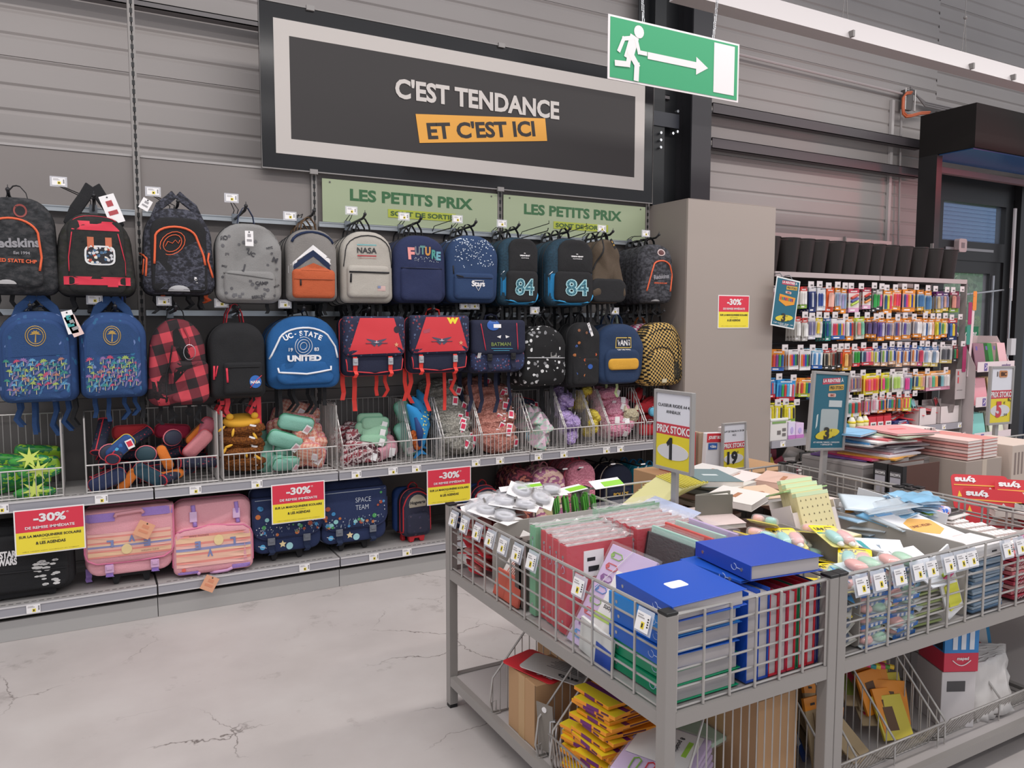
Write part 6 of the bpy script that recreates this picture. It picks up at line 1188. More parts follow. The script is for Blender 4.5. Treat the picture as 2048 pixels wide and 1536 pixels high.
# ---- signs on stalks ----
FRM = mat('a5a2a0', .4, .2)
def frame(g, w, h, t=.014):
    obj('frame', B().b2(-t, 0, -.008, .012, -t, h+t).b2(w, w+t, -.008, .012, -t, h+t).b2(0, w, -.008, .012, -t, 0).b2(0, w, -.008, .012, h, h+t), FRM, g, bev=.002); obj('back', B().b2(0, w, .004, .008, 0, h), FRM, g)
def pricesheet(g, w, h, l1, l2, big, cents, l3=None):
    obj('white_field', B().b2(0, w, 0, .003, 0, h), mat('dfdfe6', .5), g); obj('red_band', B().b2(0, w, -.001, 0, h*.44, h*.595), mat('c6404e', .5), g); obj('yellow_field', B().b2(0, w, -.001, 0, 0, h*.44), mat('e2cf34', .5), g)
    obj('white_ellipse', B().prism(ell(w*.46, h*.11, 24, w*.5, h*.22), -.003, -.001), mat('d4d2d4', .5), g); text(g, 'PRIX STOKO', w*1.0, h*.105, (w*.52, -.0025, h*.518), WHITE, .03)
    if l1: text(g, l1, w*.92, h*.042, (w*.5, -.002, h*.84), INK, .015); text(g, l2, w*(.42 if len(l2) > 4 else .18), h*.042, (w*.5, -.002, h*.755), INK, .015)
    if big == '1': obj('lettering', B().prism([(x*h*.30+w*.42, (z-.5)*h*.30+h*.26) for x, z in ((-.02, 0), (.16, 0), (.16, 1), (.02, 1), (-.22, .74), (-.12, .60), (-.02, .70))], -.005, -.0035), INK, g)
    else: text(g, big, None, h*.30, (w*.42, -.004, h*.24), INK if l3 is None else mat('c6404e', .5), .05); text(g, '€', w*.10, h*.05, (w*.68, -.004, h*.36), INK, 0); text(g, cents, w*.20, h*.06, (w*.74, -.004, h*.13), INK, 0)
g = thing('price_sign', 'tall framed price sign reading CLASSEUR RIGIDE A4 on a grey post', 'sign', (2.155, 2.615, 1.03), (0, 0, -PI/2)); frame(g, .215, .315); pricesheet(g, .215, .315, 'CLASSEUR RIGIDE A4 4', 'ANNEAUX', '1', ',99')
obj('post', B().b2(.085, .115, .012, .03, -.42, .0), FRM, g)
p = at(1604, 912, y=2.66); g = thing('price_sign', 'teal framed back to school sign with a yellow ellipse and a 3', 'sign', (p.x+.05, 2.66, 1.015), (0, .07, 0)); frame(g, .245, .375); offer(g, .245, .375, 'slate', True); obj('post', B().b2(.12, .155, .01, .028, -.40, -.012), FRM, g)
p = at(1976, 860, y=2.72); g = thing('price_sign', 'framed price sign with an orange badge and a red 5 by the glass door', 'sign', (p.x, 2.72, 1.03), (0, .02, 0)); frame(g, .225, .335); pricesheet(g, .225, .335, 'PACK DE COLORIAGE X48', '', '5', ',99', 1) if 0 else pricesheet(g, .225, .335, '', 'PACK DE COLORIAGE X48', '5', ',99', 1)
obj('badge', B().prism(rrect(.085, .042, .012, 4, .125, .30), -.004, -.001), mat('c98a5a', .5), g); text(g, 'BIC', .06, .026, (.125, -.006, .30), mat('4a2a1a', .5), .04); obj('mascot_free_spot', B().b2(.06, .068, -.003, -.001, .285, .315), mat('6a6260', .6), g); text(g, '6,', .03, .03, (.205, -.004, .14), INK, .02); obj('post', B().b2(.095, .13, .01, .028, -.42, -.012), FRM, g)
p = at(1445, 960, y=3.1); g = thing('price_sign', 'small framed price sign reading 19 beyond the far table rail', 'sign', (p.x, 3.1, .845), (0, 0, 0)); frame(g, .155, .245, .008); pricesheet(g, .155, .245, 'LOT DE TABLEAU H. 90 CM', 'ACC', '19', '')
# boxes with games standing beyond the far rail
g = thing('stock_carton', 'brown stock carton standing beyond the far table rail', 'carton', (2.75, 3.12, 0)); obj('carton', B().b2(0, .85, 0, .42, 0, .80), KRAFT, g, bev=.004); obj('tape', B().b2(.40, .45, -.001, 0, 0, .80), mat('a08058', .6), g)
def gamebox(lab, px0, px1, y, z1, m, face=None, tilt=0, d=.05):
    a = at(px0, 920, y=y).x; c = at(px1, 920, y=y).x; g = thing('game_box', lab, 'box', (a, y, .802), (0, tilt, 0)); h = z1-.802
    obj('box', B().b2(0, c-a, 0, d, 0, h), m, g, bev=.002)
    if face: face(g, c-a, h)
    return g
def fjb(g, w, h):
    obj('red_header', B().b2(0, w, -.002, 0, h*.80, h), mat('c9303a', .5), g); text(g, 'JOUET BOIS', w*.86, h*.09, (w*.5, -.004, h*.90), WHITE, .05); obj('blue_tag', B().b2(w*.1, w*.62, -.004, -.002, h*.64, h*.78), mat('2a5aa0', .5), g); text(g, '+36m', w*.36, h*.07, (w*.36, -.0055, h*.71), WHITE, .03); obj('red_foot', B().b2(w*.1, w, -.002, 0, 0, h*.1), mat('c9303a', .5), g)
gamebox('white wooden toy box with red JOUET header beyond the rail', 1410, 1443, 3.13, 1.045, mat('dcd8da', .5), fjb, .05); gamebox('flat brown cardboard box standing left of the wooden toy box', 1398, 1408, 3.16, 1.045, mat('a08a74', .7), d=.25); gamebox('red edged flat box leaning left beyond the rail', 1385, 1391, 3.17, 1.05, mat('c9303a', .5), d=.28)
gamebox('second flat brown box beside the red edged one', 1391, 1397, 3.18, 1.05, mat('a8927c', .7), d=.28); gamebox('tilted white framed panel right of the small price sign', 1493, 1500, 3.13, 1.04, mat('e0d8d6', .5), None, -.12, .2); gamebox('brown panel leaning behind the tilted white one', 1488, 1492, 3.14, 1.0, mat('8a4a36', .6), None, -.1, .2)
# ---- cardboard display stand by the door ----
g = thing('display_stand', 'pale cardboard display stand with three tiers of pastel folders by the door', 'stand', (7.72, 4.5, 0)); cw = mat('d8cccb', .55); W_ = .62
obj('side_panel', B().prism([(0, 0), (.36, 0), (.36, 1.50), (.16, 1.50), (0, 1.2)], -.004, 0, 'x'), mat('b4a9a8', .55), g); obj('side_panel', B().prism([(0, 0), (.36, 0), (.36, 1.50), (.16, 1.50), (0, 1.2)], W_, W_+.004, 'x'), cw, g)
obj('back_panel', B().b2(0, W_, .355, .36, 0, 1.5), mat('c4b8b6', .55), g)
for z in (1.18, .83, .47): obj('tier', B().b2(0, W_, .0, .355, z-.02, z-.015).b2(-.01, W_+.01, -.025, -.02, z-.03, z+.07), mat('e0d4d6', .5), g)
text(g, 'easybox', .16, .04, (.48, -.028, 1.205), mat('6a5a8a', .5), .03)
for z in (1.18, .83, .47): obj('logo', B().b2(.10, .15, -.028, -.026, z-.02, z+.055), mat('6a5a9a', .5), g); obj('logo_mark', B().tube([(.11, -.029, z), (.14, -.029, z+.03), (.11, -.029, z+.04)], .004, 4), WHITE, g)
FO = [(1.18, [('8f6a78', .05, 'mauve'), ('2f8a3a', .22, 'green'), ('e0b8bc', .36, 'pale pink')]), (.83, [('e4a2ac', .04, 'pink'), ('e8d098', .32, 'cream yellow')]), (.47, [('8ad0c8', .04, 'aqua'), ('e0e6d0', .36, 'pale mint')])]
for z, L in FO:
    for c, x, nm in L:
        for k in range(4):
            q = thing('folder', nm+' folder standing in the cardboard stand, '+{1.18: 'top', .83: 'middle', .47: 'lowest'}[z]+' tier'+('' if k == 0 else ', behind the front one'), 'folder', (7.72+x+.012*k, 4.52+.035*k, z-.014), (-.18, .0, 0), None if k == 0 else nm+' folders behind')
            obj('cover', B().b2(0, .24, 0, .012, 0, .27), mat(c, .45), q, bev=.002)
            if k == 0: obj('logo', B().b2(.03, .06, -.001, 0, .2, .24), mat('6a5a9a', .5), q)
g = thing('store_notice', 'narrow grey notice panel with red figures at the end of the stationery bay', 'sign', (7.52, 4.575, .88)); obj('panel', B().b2(0, .17, 0, .004, 0, .30), mat('b0a6a5', .5), g); text(g, 'R', .025, .04, (.04, -.002, .26), mat('c9303a', .5), .05); text(g, '1', None, .06, (.04, -.002, .19), mat('c9303a', .5), .06); text(g, 'sur le rayon', .09, .015, (.07, -.002, .09), INK, 0)
# strip of hanging tags at the shelf end
g = thing('tag_strip', 'hanging strip of plum, teal and orange tags at the end of the stationery wall', 'tag', (7.70, 4.57, 0))
for k, (c, z0, z1, dx) in enumerate((('9a2a5a', 1.62, 1.84, 0), ('3a8a7a', 1.42, 1.61, -.01), ('9a2a5a', 1.15, 1.41, -.06), ('e08a3a', 1.76, 1.95, .07))): obj('tag', B().prism(rrect(.06, z1-z0, .012, 3, dx, (z0+z1)/2), 0, .003), mat(c, .5), g)
obj('white_strip', B().ribbon([(.06, .005, 1.8), (.05, .005, 1.5), (.02, .005, 1.1)], .04, .002), mat('dcc8cc', .5), g); obj('wire', B().tube([(-.02, .03, 2.02), (.0, 0, 1.9), (.06, 0, 1.9)], .002, 4), STEEL, g)
# ================= ISLAND OF WIRE SIDED TABLES =================
TF = mat('938e8a', .42); TW = mat('aeaaa6', .32, .3); DIV = mat('a39d97', .5)
def table(lab, x0, x1, y0, y1, sides='nfwe', cards=()):
    g = thing('display_table', lab, 'table', (x0, y0, 0)); w = x1-x0; L = y1-y0; t = .038
    for sx, sy in ((0, 0), (w-t, 0), (0, L-t), (w-t, L-t)):
        p = obj('leg', B().b2(sx, sx+t, sy, sy+t, .015, .878), TF, g, bev=.002)
        obj('end_cap', B().b2(sx-.001, sx+t+.001, sy-.001, sy+t+.001, .879, .887), BLACK, g, bev=.002); obj('foot', B().b2(sx+.002, sx+t-.002, sy+.002, sy+t-.002, 0, .0145), BLACK, g)
    for z0, z1 in ((.565, .605), (.10, .14)):
        obj('frame_rail', B().b2(t+.001, w-t-.001, .002, .028, z0, z1), TF, g); obj('frame_rail', B().b2(t+.001, w-t-.001, L-.028, L-.002, z0, z1), TF, g)
        obj('frame_rail', B().b2(.002, .028, t+.001, L-t-.001, z0, z1), TF, g); obj('frame_rail', B().b2(w-.028, w-.002, t+.001, L-t-.001, z0, z1), TF, g)
        obj('deck', B().b2(.03, w-.03, .03, L-.03, z1-.012, z1-.004), mat('b5afad', .45) if z0 < .3 else mat('a7a2a0', .5), g)
    def panel(a, c, fix, ax):
        n = max(2, round((c-a)/.107)); b = B()
        for k in range(6):
            z = .872-.0515*k if k < 5 else .612; r = .0055 if k == 0 else .0036
            b.tube([(a, fix, z), (c, fix, z)] if ax == 'x' else [(fix, a, z), (fix, c, z)], r, 6)
        for k in range(n+1):
            q = a+.004+(c-a-.008)*k/n; e = -.007 if ax == 'x' and fix < .1 else (.0 if ax == 'x' else (-.007 if fix < .1 else .007))
            b.tube([(q, fix+e, .606), (q, fix+e, .872)] if ax == 'x' else [(fix+e, q, .606), (fix+e, q, .872)], .0042, 6)
        obj('wire_panel', b, TW, g)
    if 'n' in sides: panel(t, w-t, .016, 'x')
    if 'f' in sides: panel(t, w-t, L-.016, 'x')
    if 'w' in sides: panel(t, L-t, .016, 'y')
    if 'e' in sides: panel(t, L-t, w-.016, 'y')
    return g
T1 = table('end table unit of the wire sided island, full of binders', 1.305, 1.975, 1.53, 2.955)
T2 = table('near wire sided table right of the end unit, with glue packs', 1.978, 3.318, 1.53, 2.215, 'nwe')
T3 = table('far wire sided table behind the glue pack table', 1.978, 3.318, 2.235, 2.955, 'fe')
T4 = table('rightmost near wire sided table, cut by the photo edge', 3.345, 4.66, 1.53, 2.215, 'nwe')
T5 = table('rightmost far wire sided table holding cardboard boxes and notebooks', 3.345, 4.66, 2.235, 2.955, 'fwe')
T6 = table('last far wire sided table toward the glass door', 4.69, 6.0, 2.235, 2.955, 'fe')
def rail_ticket(par, x, y, z, yaw, tilt=-.25): obj('clear_pocket', B().b2(-.034, .034, .012, .013, -.055, .012, M.Translation((x, y, z)) @ M.Rotation(yaw, 4, 'Z') @ M.Rotation(tilt, 4, 'X')), glass('dfe4ee', .5), par); return ticket(par, (x, y, z-.024), .056, .05, 'price_card', yaw=yaw, tilt=tilt)
for px, py in ((912, 1029), (934, 1040), (960, 1052), (986, 1067), (1012, 1082), (1040, 1098), (1070, 1115)): p = at(px, py-12, x=1.31); rail_ticket(T1, -.012, p.y-1.53, .862, -PI/2+.0)
for px in (1165, 1297): p = at(px, 1100, x=1.31); rail_ticket(T1, -.012, (p.y-1.53), .862, -PI/2)
for px in (1722, 1757, 1797, 1834, 1860, 1895, 1920, 1940, 2010, 2036): p = at(px, 1100, y=1.53); rail_ticket(T2, p.x-1.978, -.012, .862, 0)
# dividers
def divider(lab, b): g = obj('divider', b, DIV, bev=.002); tag(g, lab, 'divider'); return g
divider('grey divider panel across the end table behind the white books', B().prism(rrect(.56, .255, .02, 4, 1.65, .733), 2.645, 2.65))
divider('long grey divider panel right of the cream note pads', B().prism(rrect(.60, .26, .02, 4, 1.87, .736), 2.70, 2.705, 'x'))
divider('short grey divider panel between the glue packs and the teal striped cards', B().prism(rrect(.60, .24, .03, 4, 1.87, .726), 2.405, 2.41, 'x'))
divider('grey divider panel left of the eraser strips', B().prism(rrect(.58, .25, .03, 4, 1.88, .731), 2.935, 2.94, 'x'))
divider('small grey divider panel under the second blue binder in the glue pack table', B().prism(rrect(.60, .22, .02, 4, 1.87, .716), 2.13, 2.135, 'x'))
# ---- binders ----
UP_ = M(((1, 0, 0), (0, 1, 0), (0, 0, 1))); LIE = M(((1, 0, 0), (0, 0, -1), (0, 1, 0))); SPN = M(((0, 1, 0), (0, 0, 1), (1, 0, 0)))
def binder(lab, loc, col, R3=UP_, t=.045, w=.25, h=.29, ex=None, grp=None, wrap=False, open_=0.0, lab2=False, name='ring_binder'):
    m = (R3.to_4x4() @ (M.Rotation(ex[1], 4, ex[0]) if ex else M.Identity(4)))
    g = thing(name, lab, 'binder', loc, m.to_euler(), grp); c = mat(col, .35); gi = mat('b0aaaa', .6); e = .0025
    o = [(0, 0), (w, 0), (w, e), (.004, e), (.004, t-e), (w, t-e+open_), (w, t+open_), (0, t)]
    obj('cover', B().prism(o, 0, h, 'z'), c, g, bev=.0008)
    obj('inner_block', B().b2(.005, w-.012, e+.001, t-e-.001, .006, h-.006), gi, g)
    b = B(); 
    for z in (.04, h-.04): b.cyl((-.0018, t/2, z), (0, t/2, z), .0055, 10)
    obj('rivet', b, CHROME, g, kind=None)
    b = B()
    for z in (h*.3, h*.7): b.tube([(.01, t*.3, z), (.012, t*.75, z), (.03, t*.8, z), (.035, t*.3, z)], .0015, 5)
    obj('ring', b, CHROME, g)
    obj('spine_emblem', B().tube([(-.0008, t/2+.010*math.cos(k*.5), h*.72+.012*math.sin(k*.5)) for k in range(11)], .0009, 4).b2(-.001, 0, t/2-.001, t/2+.001, h*.76, h*.84), mat('b9c8e8', .5), g)
    if wrap: obj('plastic_wrap', B().puff([(x, z) for x, z in rrect(w+.006, h+.03, .008, 3, w/2, h/2+.008)], [(1, -.002), (1.0, t+.002)], wob=0), crinkle(), g)
    if wrap:
        v = B(); nx, ny = 16, 5
        for i in range(nx+1):
            for j in range(ny+1): v.v.append((w*i/nx*1.02-.002, -.004+(t+.008)*j/ny, h+.004+.012*abs(noise.noise(V((i*.9+loc[1]*90, j*.8, loc[0]*70))))))
        v.f = [(i*(ny+1)+j, (i+1)*(ny+1)+j, (i+1)*(ny+1)+j+1, i*(ny+1)+j+1) for i in range(nx) for j in range(ny)]; v.mi = [0]*len(v.f)
        obj('wrap_fold', v, glass('f6f2f2', .32, .12), g)
    if lab2 == 'top': obj('barcode_label', B().prism(rrect(w*.24, h*.16, .008, 4, w*.42, h*.55), t, t+.0008, 'z', M(((1, 0, 0, 0), (0, 0, 1, 0), (0, 1, 0, 0), (0, 0, 0, 1)))), CARD, g)
    elif lab2: obj('barcode_label', B().b2(w*.25, w*.55, -.0015, 0, h*.62, h*.92), CARD, g); obj('barcode', B().b2(w*.32, w*.48, -.0025, -.0015, h*.68, h*.74).b2(w*.3, w*.42, -.0025, -.0015, h*.80, h*.84), INK, g)
    return g
def crinkle():
    if 'crinkle' not in MATS:
        t = NT('crinkled_film'); n = t.n('TexNoise', Vector=t.co(), Scale=60, Detail=3, Distortion=1.5); t.bump(n.outputs[0], 1.0, .006); MATS['crinkle'] = t.fin(.12, 0, 'f2eeee', Alpha=.10, Specular_IOR_Level=.9)
    return MATS['crinkle']
BLU = '1f4fb4'; GRN_ = '0f8a60'; REDB = 'c92438'
z = .607
for k, (c, lab, dx, a) in enumerate((( GRN_, 'green binder lying lowest in the flat stack at the front corner', 0, 0), (GRN_, 'green binder second from below in the flat corner stack', .004, .02), ('1c5ebe', 'blue binder lying on the two green ones, its cover sagging', .0, -.03), ('1a66c4', 'blue binder fourth from below in the flat corner stack', .006, .02), ('1f86d4', 'light blue binder second from the top of the corner stack', -.002, 0))):
    binder(lab, (1.362+dx, 1.862, z), c, M.Rotation(a, 3, 'Z') @ LIE, .044); z += .0468
binder('royal blue binder with white label lying on top of the corner stack', (1.372, 1.842, z+.004), BLU, M.Rotation(-.09, 3, 'Z') @ M.Rotation(-.06, 3, 'Y') @ LIE, .046, lab2='top')
x = 1.632
for k, (c, t, nm) in enumerate(((BLU, .044, 'blue binder on its spine right beside the flat stack'), (BLU, .042, 'second blue binder standing on its spine'), (REDB, .036, 'red binder on its spine, first from the blue ones'), ('b82844', .036, 'dark red binder standing on its spine beside purple edge'), (REDB, .034, 'red binder on its spine next to the green edge'), ('1f7a50', .012, 'thin green folder squeezed between red binders'), (REDB, .034, 'red binder on its spine, right of the green edge'), ('c42a36', .032, 'red binder on its spine, last before the navy one'), ('26306a', .014, 'navy folder at the right end of the row by the post'))):
    binder(nm, (x, 1.565, .607), c, SPN @ M.Rotation(0, 3, 'X'), t, .25 if k > 1 else .27, .29); x += t+.0022
binder('blue binder lying flat under the topmost one on the right', (1.64, 1.865, .884), '1f55ba', M.Rotation(.05, 3, 'Z') @ LIE, .008, .26, .25)
binder('topmost royal blue binder at right with its cover hanging over the post', (1.695, 1.855, .898), '2448ae', M.Rotation(-.12, 3, 'Z') @ LIE, .046, .27, .27)
for k in range(4): binder('wrapped red binder upright with its spine to the aisle, '+['nearest', 'second', 'third', 'fourth'][k]+' of four', (1.365+.004*k, 2.105+.047*k, .607), REDB, UP_, .044, .27, .30+.004*k, wrap=True, lab2=k == 0, grp=None)
binder('pale green binder upright behind the four red ones', (1.36, 2.298, .607), '6fb488', UP_, .04, .29, .32, wrap=True)
for k in range(5): binder('wrapped red binder at the inner side of the end table, '+['nearest', 'second', 'third', 'fourth', 'fifth'][k]+' of five', (1.668, 2.12+.046*k, .607), REDB, M.Rotation(.03*k-.05, 3, 'Z'), .042, .27, .315, wrap=True)
binder('second pale green wrapped binder behind the inner red ones', (1.665, 2.36, .607), '6fb488', UP_, .03, .30, .33, wrap=True)
# thin wrapped folders in a fan
for k, (c, nm) in enumerate((('26262a', 'black'), ('a8d2c4', 'mint'), ('1d4fa8', 'blue'), ('26262a', 'second black'), ('d8453c', 'red'), ('c8a8d4', 'lavender'), ('d04a4a', 'second red'), ('b0d4c8', 'second mint'), ('1f55b4', 'second blue'), ('2450a8', 'third blue'), ('c4acd4', 'second lavender'), ('d0404a', 'third red'), ('cc3a48', 'rightmost red'))):
    g = thing('wrapped_folder', nm+' thin folder in clear wrap, in the fan behind the blue binders', 'folder', (1.655+.0225*k, 1.872, .635), (0, .18-.03*k/2, .02*math.sin(k*3))); obj('folder', B().b2(0, .012, 0, .24, 0, .285+.02*math.sin(k*2)), mat(c, .4), g, bev=.002); obj('plastic_wrap', B().b2(-.001, .0135, -.004, .229, -.0, .30+.02*math.sin(k*2)), crinkle(), g)
# tab divider folders
def tabs(g, w, h, front, flip=True):
    "row of outlined coloured tab drawings on a cover; local x width, z height"
    C = ('7fae48', 'c43a40', '7a3a8a', '3a7ac0', '7fae48', 'c43a40', '7a3a8a', '3a8ac8')
    for k, c in enumerate(C):
        z = h*(.90-.115*k); b = B().tube([(w*(.12 if flip else .1)+dx*w*.22, front, z+dz*h*.03) for dx, dz in ((0, -1), (.8, -1), (1.05, 0), (.8, 1), (0, 1), (-.15, 0))], .0022, 4, True); obj('tab_print', b, mat(c, .5), g)
        obj('tab_print', B().prism(ell(w*.035, h*.02, 10, w*.13, z), front-.0015, front), mat(c, .5), g)
LV = mat('c9b4d8', .45)
ang = math.atan2(.19, .30)
g = thing('divider_folder', 'large lavender folder with coloured tab drawings leaning between red and blue binders', 'folder', (1.352, 2.085, .609), (M.Rotation(ang, 3, 'Y') @ M.Rotation(-PI/2, 3, 'Z')).to_euler())
obj('cover', B().b2(0, .235, 0, .012, 0, .345), LV, g, bev=.002); tabs(g, .235, .345, -.001); obj('white_sheet', B().b2(.085, .235, -.003, -.0005, .05, .27), mat('e6e4e2', .5), g); obj('green_band', B().b2(.075, .22, -.004, -.003, .105, .125), mat('a8c84a', .5), g)
text(g, '8 positions', .105, .024, (.155, -.004, .150), INK, .02, rot=M.Rotation(PI, 4, 'Y')); obj('plastic_wrap', B().b2(-.003, .238, -.006, .015, -.003, .355), crinkle(), g); obj('elastic', B().tube([(.02, -.007, .17), (.12, -.007, .345)], .0012, 4), WHITE, g)
g = thing('divider_folder', 'white and blue folder pack standing low under the lavender one', 'folder', (1.345, 2.0, .609), (0, .12, -PI/2)); obj('cover', B().b2(0, .17, 0, .01, 0, .11), mat('dcdcd8', .5), g); obj('blue_part', B().b2(.09, .17, -.002, 0, .0, .07), mat('2a4fae', .4), g)
# white books with arches, brown calendar, grey panels
def leanbook(lab, y0, w, h, x0, a, m, extra=None, z=.609, nm='notebook', cat='book'):
    g = thing(nm, lab, cat, (x0, y0, z), (M.Rotation(a, 3, 'Y') @ M.Rotation(-PI/2, 3, 'Z')).to_euler()); obj('cover', B().b2(0, w, 0, .012, 0, h), m, g, bev=.002)
    if extra: extra(g, w, h)
    return g
def arches(g, w, h):
    for k in range(6): r = .075-.011*k; obj('arch_print', B().tube([(w*.55-r, -.001, .02)]+[(w*.55+r*math.cos(PI-PI*t/8), -.001, .10+r*math.sin(PI-PI*t/8)) for t in range(9)]+[(w*.55+r, -.001, .02)], .0016, 4), mat('c4705a', .5), g)
def blobs(g, w, h): obj('yellow_print', B().prism(ell(.02, .028, 14, w*.78, h*.60), -.0015, 0), mat('dfa84a', .5), g); obj('peach_print', B().prism([(w*.28, h*.28), (w*.75, h*.34), (w*.70, h*.42), (w*.45, h*.50), (w*.35, h*.46)], -.0015, 0), mat('eaa886', .5), g)
WP_ = mat('e9e3de', .5)
leanbook('white notebook with a coral rainbow arch leaning behind the wires', 2.60, .20, .26, 1.345, .55, WP_, arches); leanbook('taller white notebook with peach and yellow shapes leaning behind', 2.52, .20, .33, 1.40, .60, WP_, blobs); leanbook('coral notebook at the foot of the rainbow one', 2.58, .19, .10, 1.335, .25, mat('c8604e', .5))
for k in range(2): leanbook('dark grey brown notebook beside the pale green binder, '+['front', 'rear'][k], 2.405+.03*k, .05, .255, 1.352, 0.0, mat('5f5450', .55))
g = thing('wide_binder', 'grey brown box file across the end table behind the green binder', 'binder', (1.37, 2.385, .609)); obj('cover', B().b2(0, .26, 0, .05, 0, .25), mat('6a605b', .5), g, bev=.003); obj('label', B().b2(.05, .2, -.001, 0, .1, .18), mat('8a807a', .6), g)
for k in range(5):
    g = thing('notebook', 'pale notebook lying among the white books, layer '+['one', 'two', 'three', 'four', 'five'][k]+' from below', 'book', (1.60, 2.44, .609+.03*k), (0, 0, .06*math.sin(k*2))); obj('cover', B().b2(0, .30, 0, .19, 0, .026), mat(('d8cfc8', 'e4dcd6', 'cfc4be', 'e8e2dc', 'ddd4ce')[k], .5), g, bev=.002); obj('pages', B().b2(.003, .302, -.001, 0, .004, .022), WHITE, g)
# tape and tool blister packs in the far part
def k_tape():
    g = thing('tape_pack', '', 'tape pack'); obj('card', B().b2(-.06, .06, -.10, .10, 0, .002), WHITE, g); b = B()
    for y in (-.045, .045): b.tube([(0, y, .003), (0, y, .028)], .042, 18)
    obj('clear_dome', b, glass('f4f4f8', .35, .05), g, True); b = B()
    for y in (-.045, .045): b.tube([(.030*math.cos(t*.4), y+.030*math.sin(t*.4), .015) for t in range(16)], .007, 6, True)
    obj('tape_roll', b, mat('e0dfe6', .15, Alpha=.7), g, True); obj('print', B().b2(-.055, -.035, -.06, .0, .002, .003).b2(-.01, .03, -.004, .004, .029, .030), GREYD, g); return g
rr = random.Random(31)
for k, (x, y, z, a) in enumerate(((1.42, 2.80, .885, 1.3), (1.50, 2.86, .90, 1.6), (1.62, 2.88, .90, 1.4), (1.42, 2.72, .87, .5), (1.52, 2.74, .895, .9), (1.62, 2.78, .915, .9), (1.73, 2.87, .90, 1.5), (1.47, 2.79, .86, .2))): inst('tape', k_tape, (x, y, z), (rr.uniform(-.25, .25)+(.3 if k in (3, 4, 5) else 0), rr.uniform(-.3, .1), a), 1, 'clear tape pack on white card, far corner of end table', 'clear tape packs')
def k_red():
    g = thing('tool_pack', '', 'blister pack'); obj('card', B().prism(rrect(.13, .075, .012, 4), -.002, .002, 'z'), mat('cc2f3c', .4), g); obj('clear_dome', B().ball((0, 0, .010), (.05, .028, .014), 12, 6, e=.6), mat('d89a90', .12, Alpha=.75), g, True); obj('label', B().b2(-.04, .03, -.030, -.016, .0022, .0032), WHITE, g); obj('tool', B().tube([(-.04, 0, .014), (.04, .005, .014)], .008, 6), mat('b83040', .3), g); return g
for k in range(26): inst('redt', k_red, (1.40+.075*(k % 3)+rr.uniform(-.01, .01), 2.86-.075*((k//3) % 2)+rr.uniform(-.02, .02), .625+.0095*k), (rr.uniform(-.25, .45), rr.uniform(-.3, .2), rr.uniform(1.0, 2.2)), 1, 'red carded clear pack stacked in the far corner behind the wires', 'red carded packs in the end table')
def k_green(): g = thing('green_pack', '', 'pack'); obj('sleeve', B().b2(-.05, .05, -.002, .002, 0, .24), glass('c8d0c8', .5), g); obj('header', B().b2(-.052, .052, -.003, .003, .19, .255), mat('4a9a2e', .45), g); obj('print', B().b2(-.03, .02, -.004, -.003, .21, .235), WHITE, g); return g
for k in range(14): inst('gpack', k_green, (1.735+.016*k, 2.72+.012*(k % 3)+.0*k, .63+.006*(k % 4)), (-.1, .42-.02*k, 1.1), 1, 'green headed clear pack standing in a row at the far side of the end table', 'green headed packs')
for (x, y, z, r_) in ((1.60, 2.83, .945, (.12, -.1, -.35)), (1.90, 2.90, .89, (.2, 0, .3)), (2.12, 2.93, .89, (.5, 0, .1))): g = thing('header_card', 'white and lime green header card lying '+{1.60: 'over the clear tape packs', 1.90: 'at the far rail of the end table', 2.12: 'upright near the far rail'}[x], 'card', (x, y, z), r_); obj('card', B().b2(-.09, .09, -.03, .03, 0, .002), WHITE, g); obj('lime_band', B().b2(-.03, .09, -.022, .012, .002, .003), mat('8ac83a', .45), g)
# ---- far table (behind): pastel folders, agendas, magazines ----
for k in range(14):
    g = thing('plastic_folder', 'yellow plastic folder in the slanting stack of the far table', 'folder', (2.10+.020*k, 2.60+.010*k, .80+.004*k), (0, -.62+.03*k, -.25), 'yellow plastic folders'); obj('sheet', B().b2(-.02, .21, 0, .27, 0, .004), mat('e2d98a' if k % 3 else 'ece6a8', .25, Alpha=.92), g); obj('edge', B().b2(.205, .21, 0, .27, .004, .008), mat('d8cc5a', .3), g)
for k, (c, nm) in enumerate((('b9c2dc', 'pale blue'), ('c9b8dc', 'lilac'), ('e0d4ea', 'pale lilac'), ('b4d0c4', 'pale green'))):
    g = thing('plastic_folder', nm+' plastic folder sloping at the near side of the yellow ones', 'folder', (2.02+.03*k, 2.42+.055*k, .855-.02*k), (.18, -.12, .35)); obj('sheet', B().b2(-.10, .16, -.10, .12, 0, .006), mat(c, .25, Alpha=.95), g, bev=.002); obj('label', B().b2(-.06, -.02, -.08, -.03, .006, .007), CARD, g)
def book(lab, x, y, z, w, l, t, a, col, tilt=(0, 0), grp=None, title=None, spine=None):
    g = thing('notebook', lab, 'book', (x, y, z), (tilt[0], tilt[1], a), grp); obj('pages', B().b2(-w/2+.002, w/2-.002, -l/2+.002, l/2-.002, .002, t-.002), mat('e4ded8', .6), g); obj('cover', B().b2(-w/2, w/2, -l/2, l/2, t-.002, t).b2(-w/2, w/2, -l/2, l/2, 0, .002).b2(-w/2, -w/2+.002, -l/2, l/2, .0, t), mat(col, .45), g)
    if title: obj('title', B().b2(-w*.18, w*.18, -l*.05, l*.05, t, t+.0008), mat(title, .5), g)
    return g
book('grey teal agenda lying high near the tall price sign', 2.60, 2.76, .885, .22, .25, .03, -.25, '6f8588', (.05, .06), title='c8d0d0')
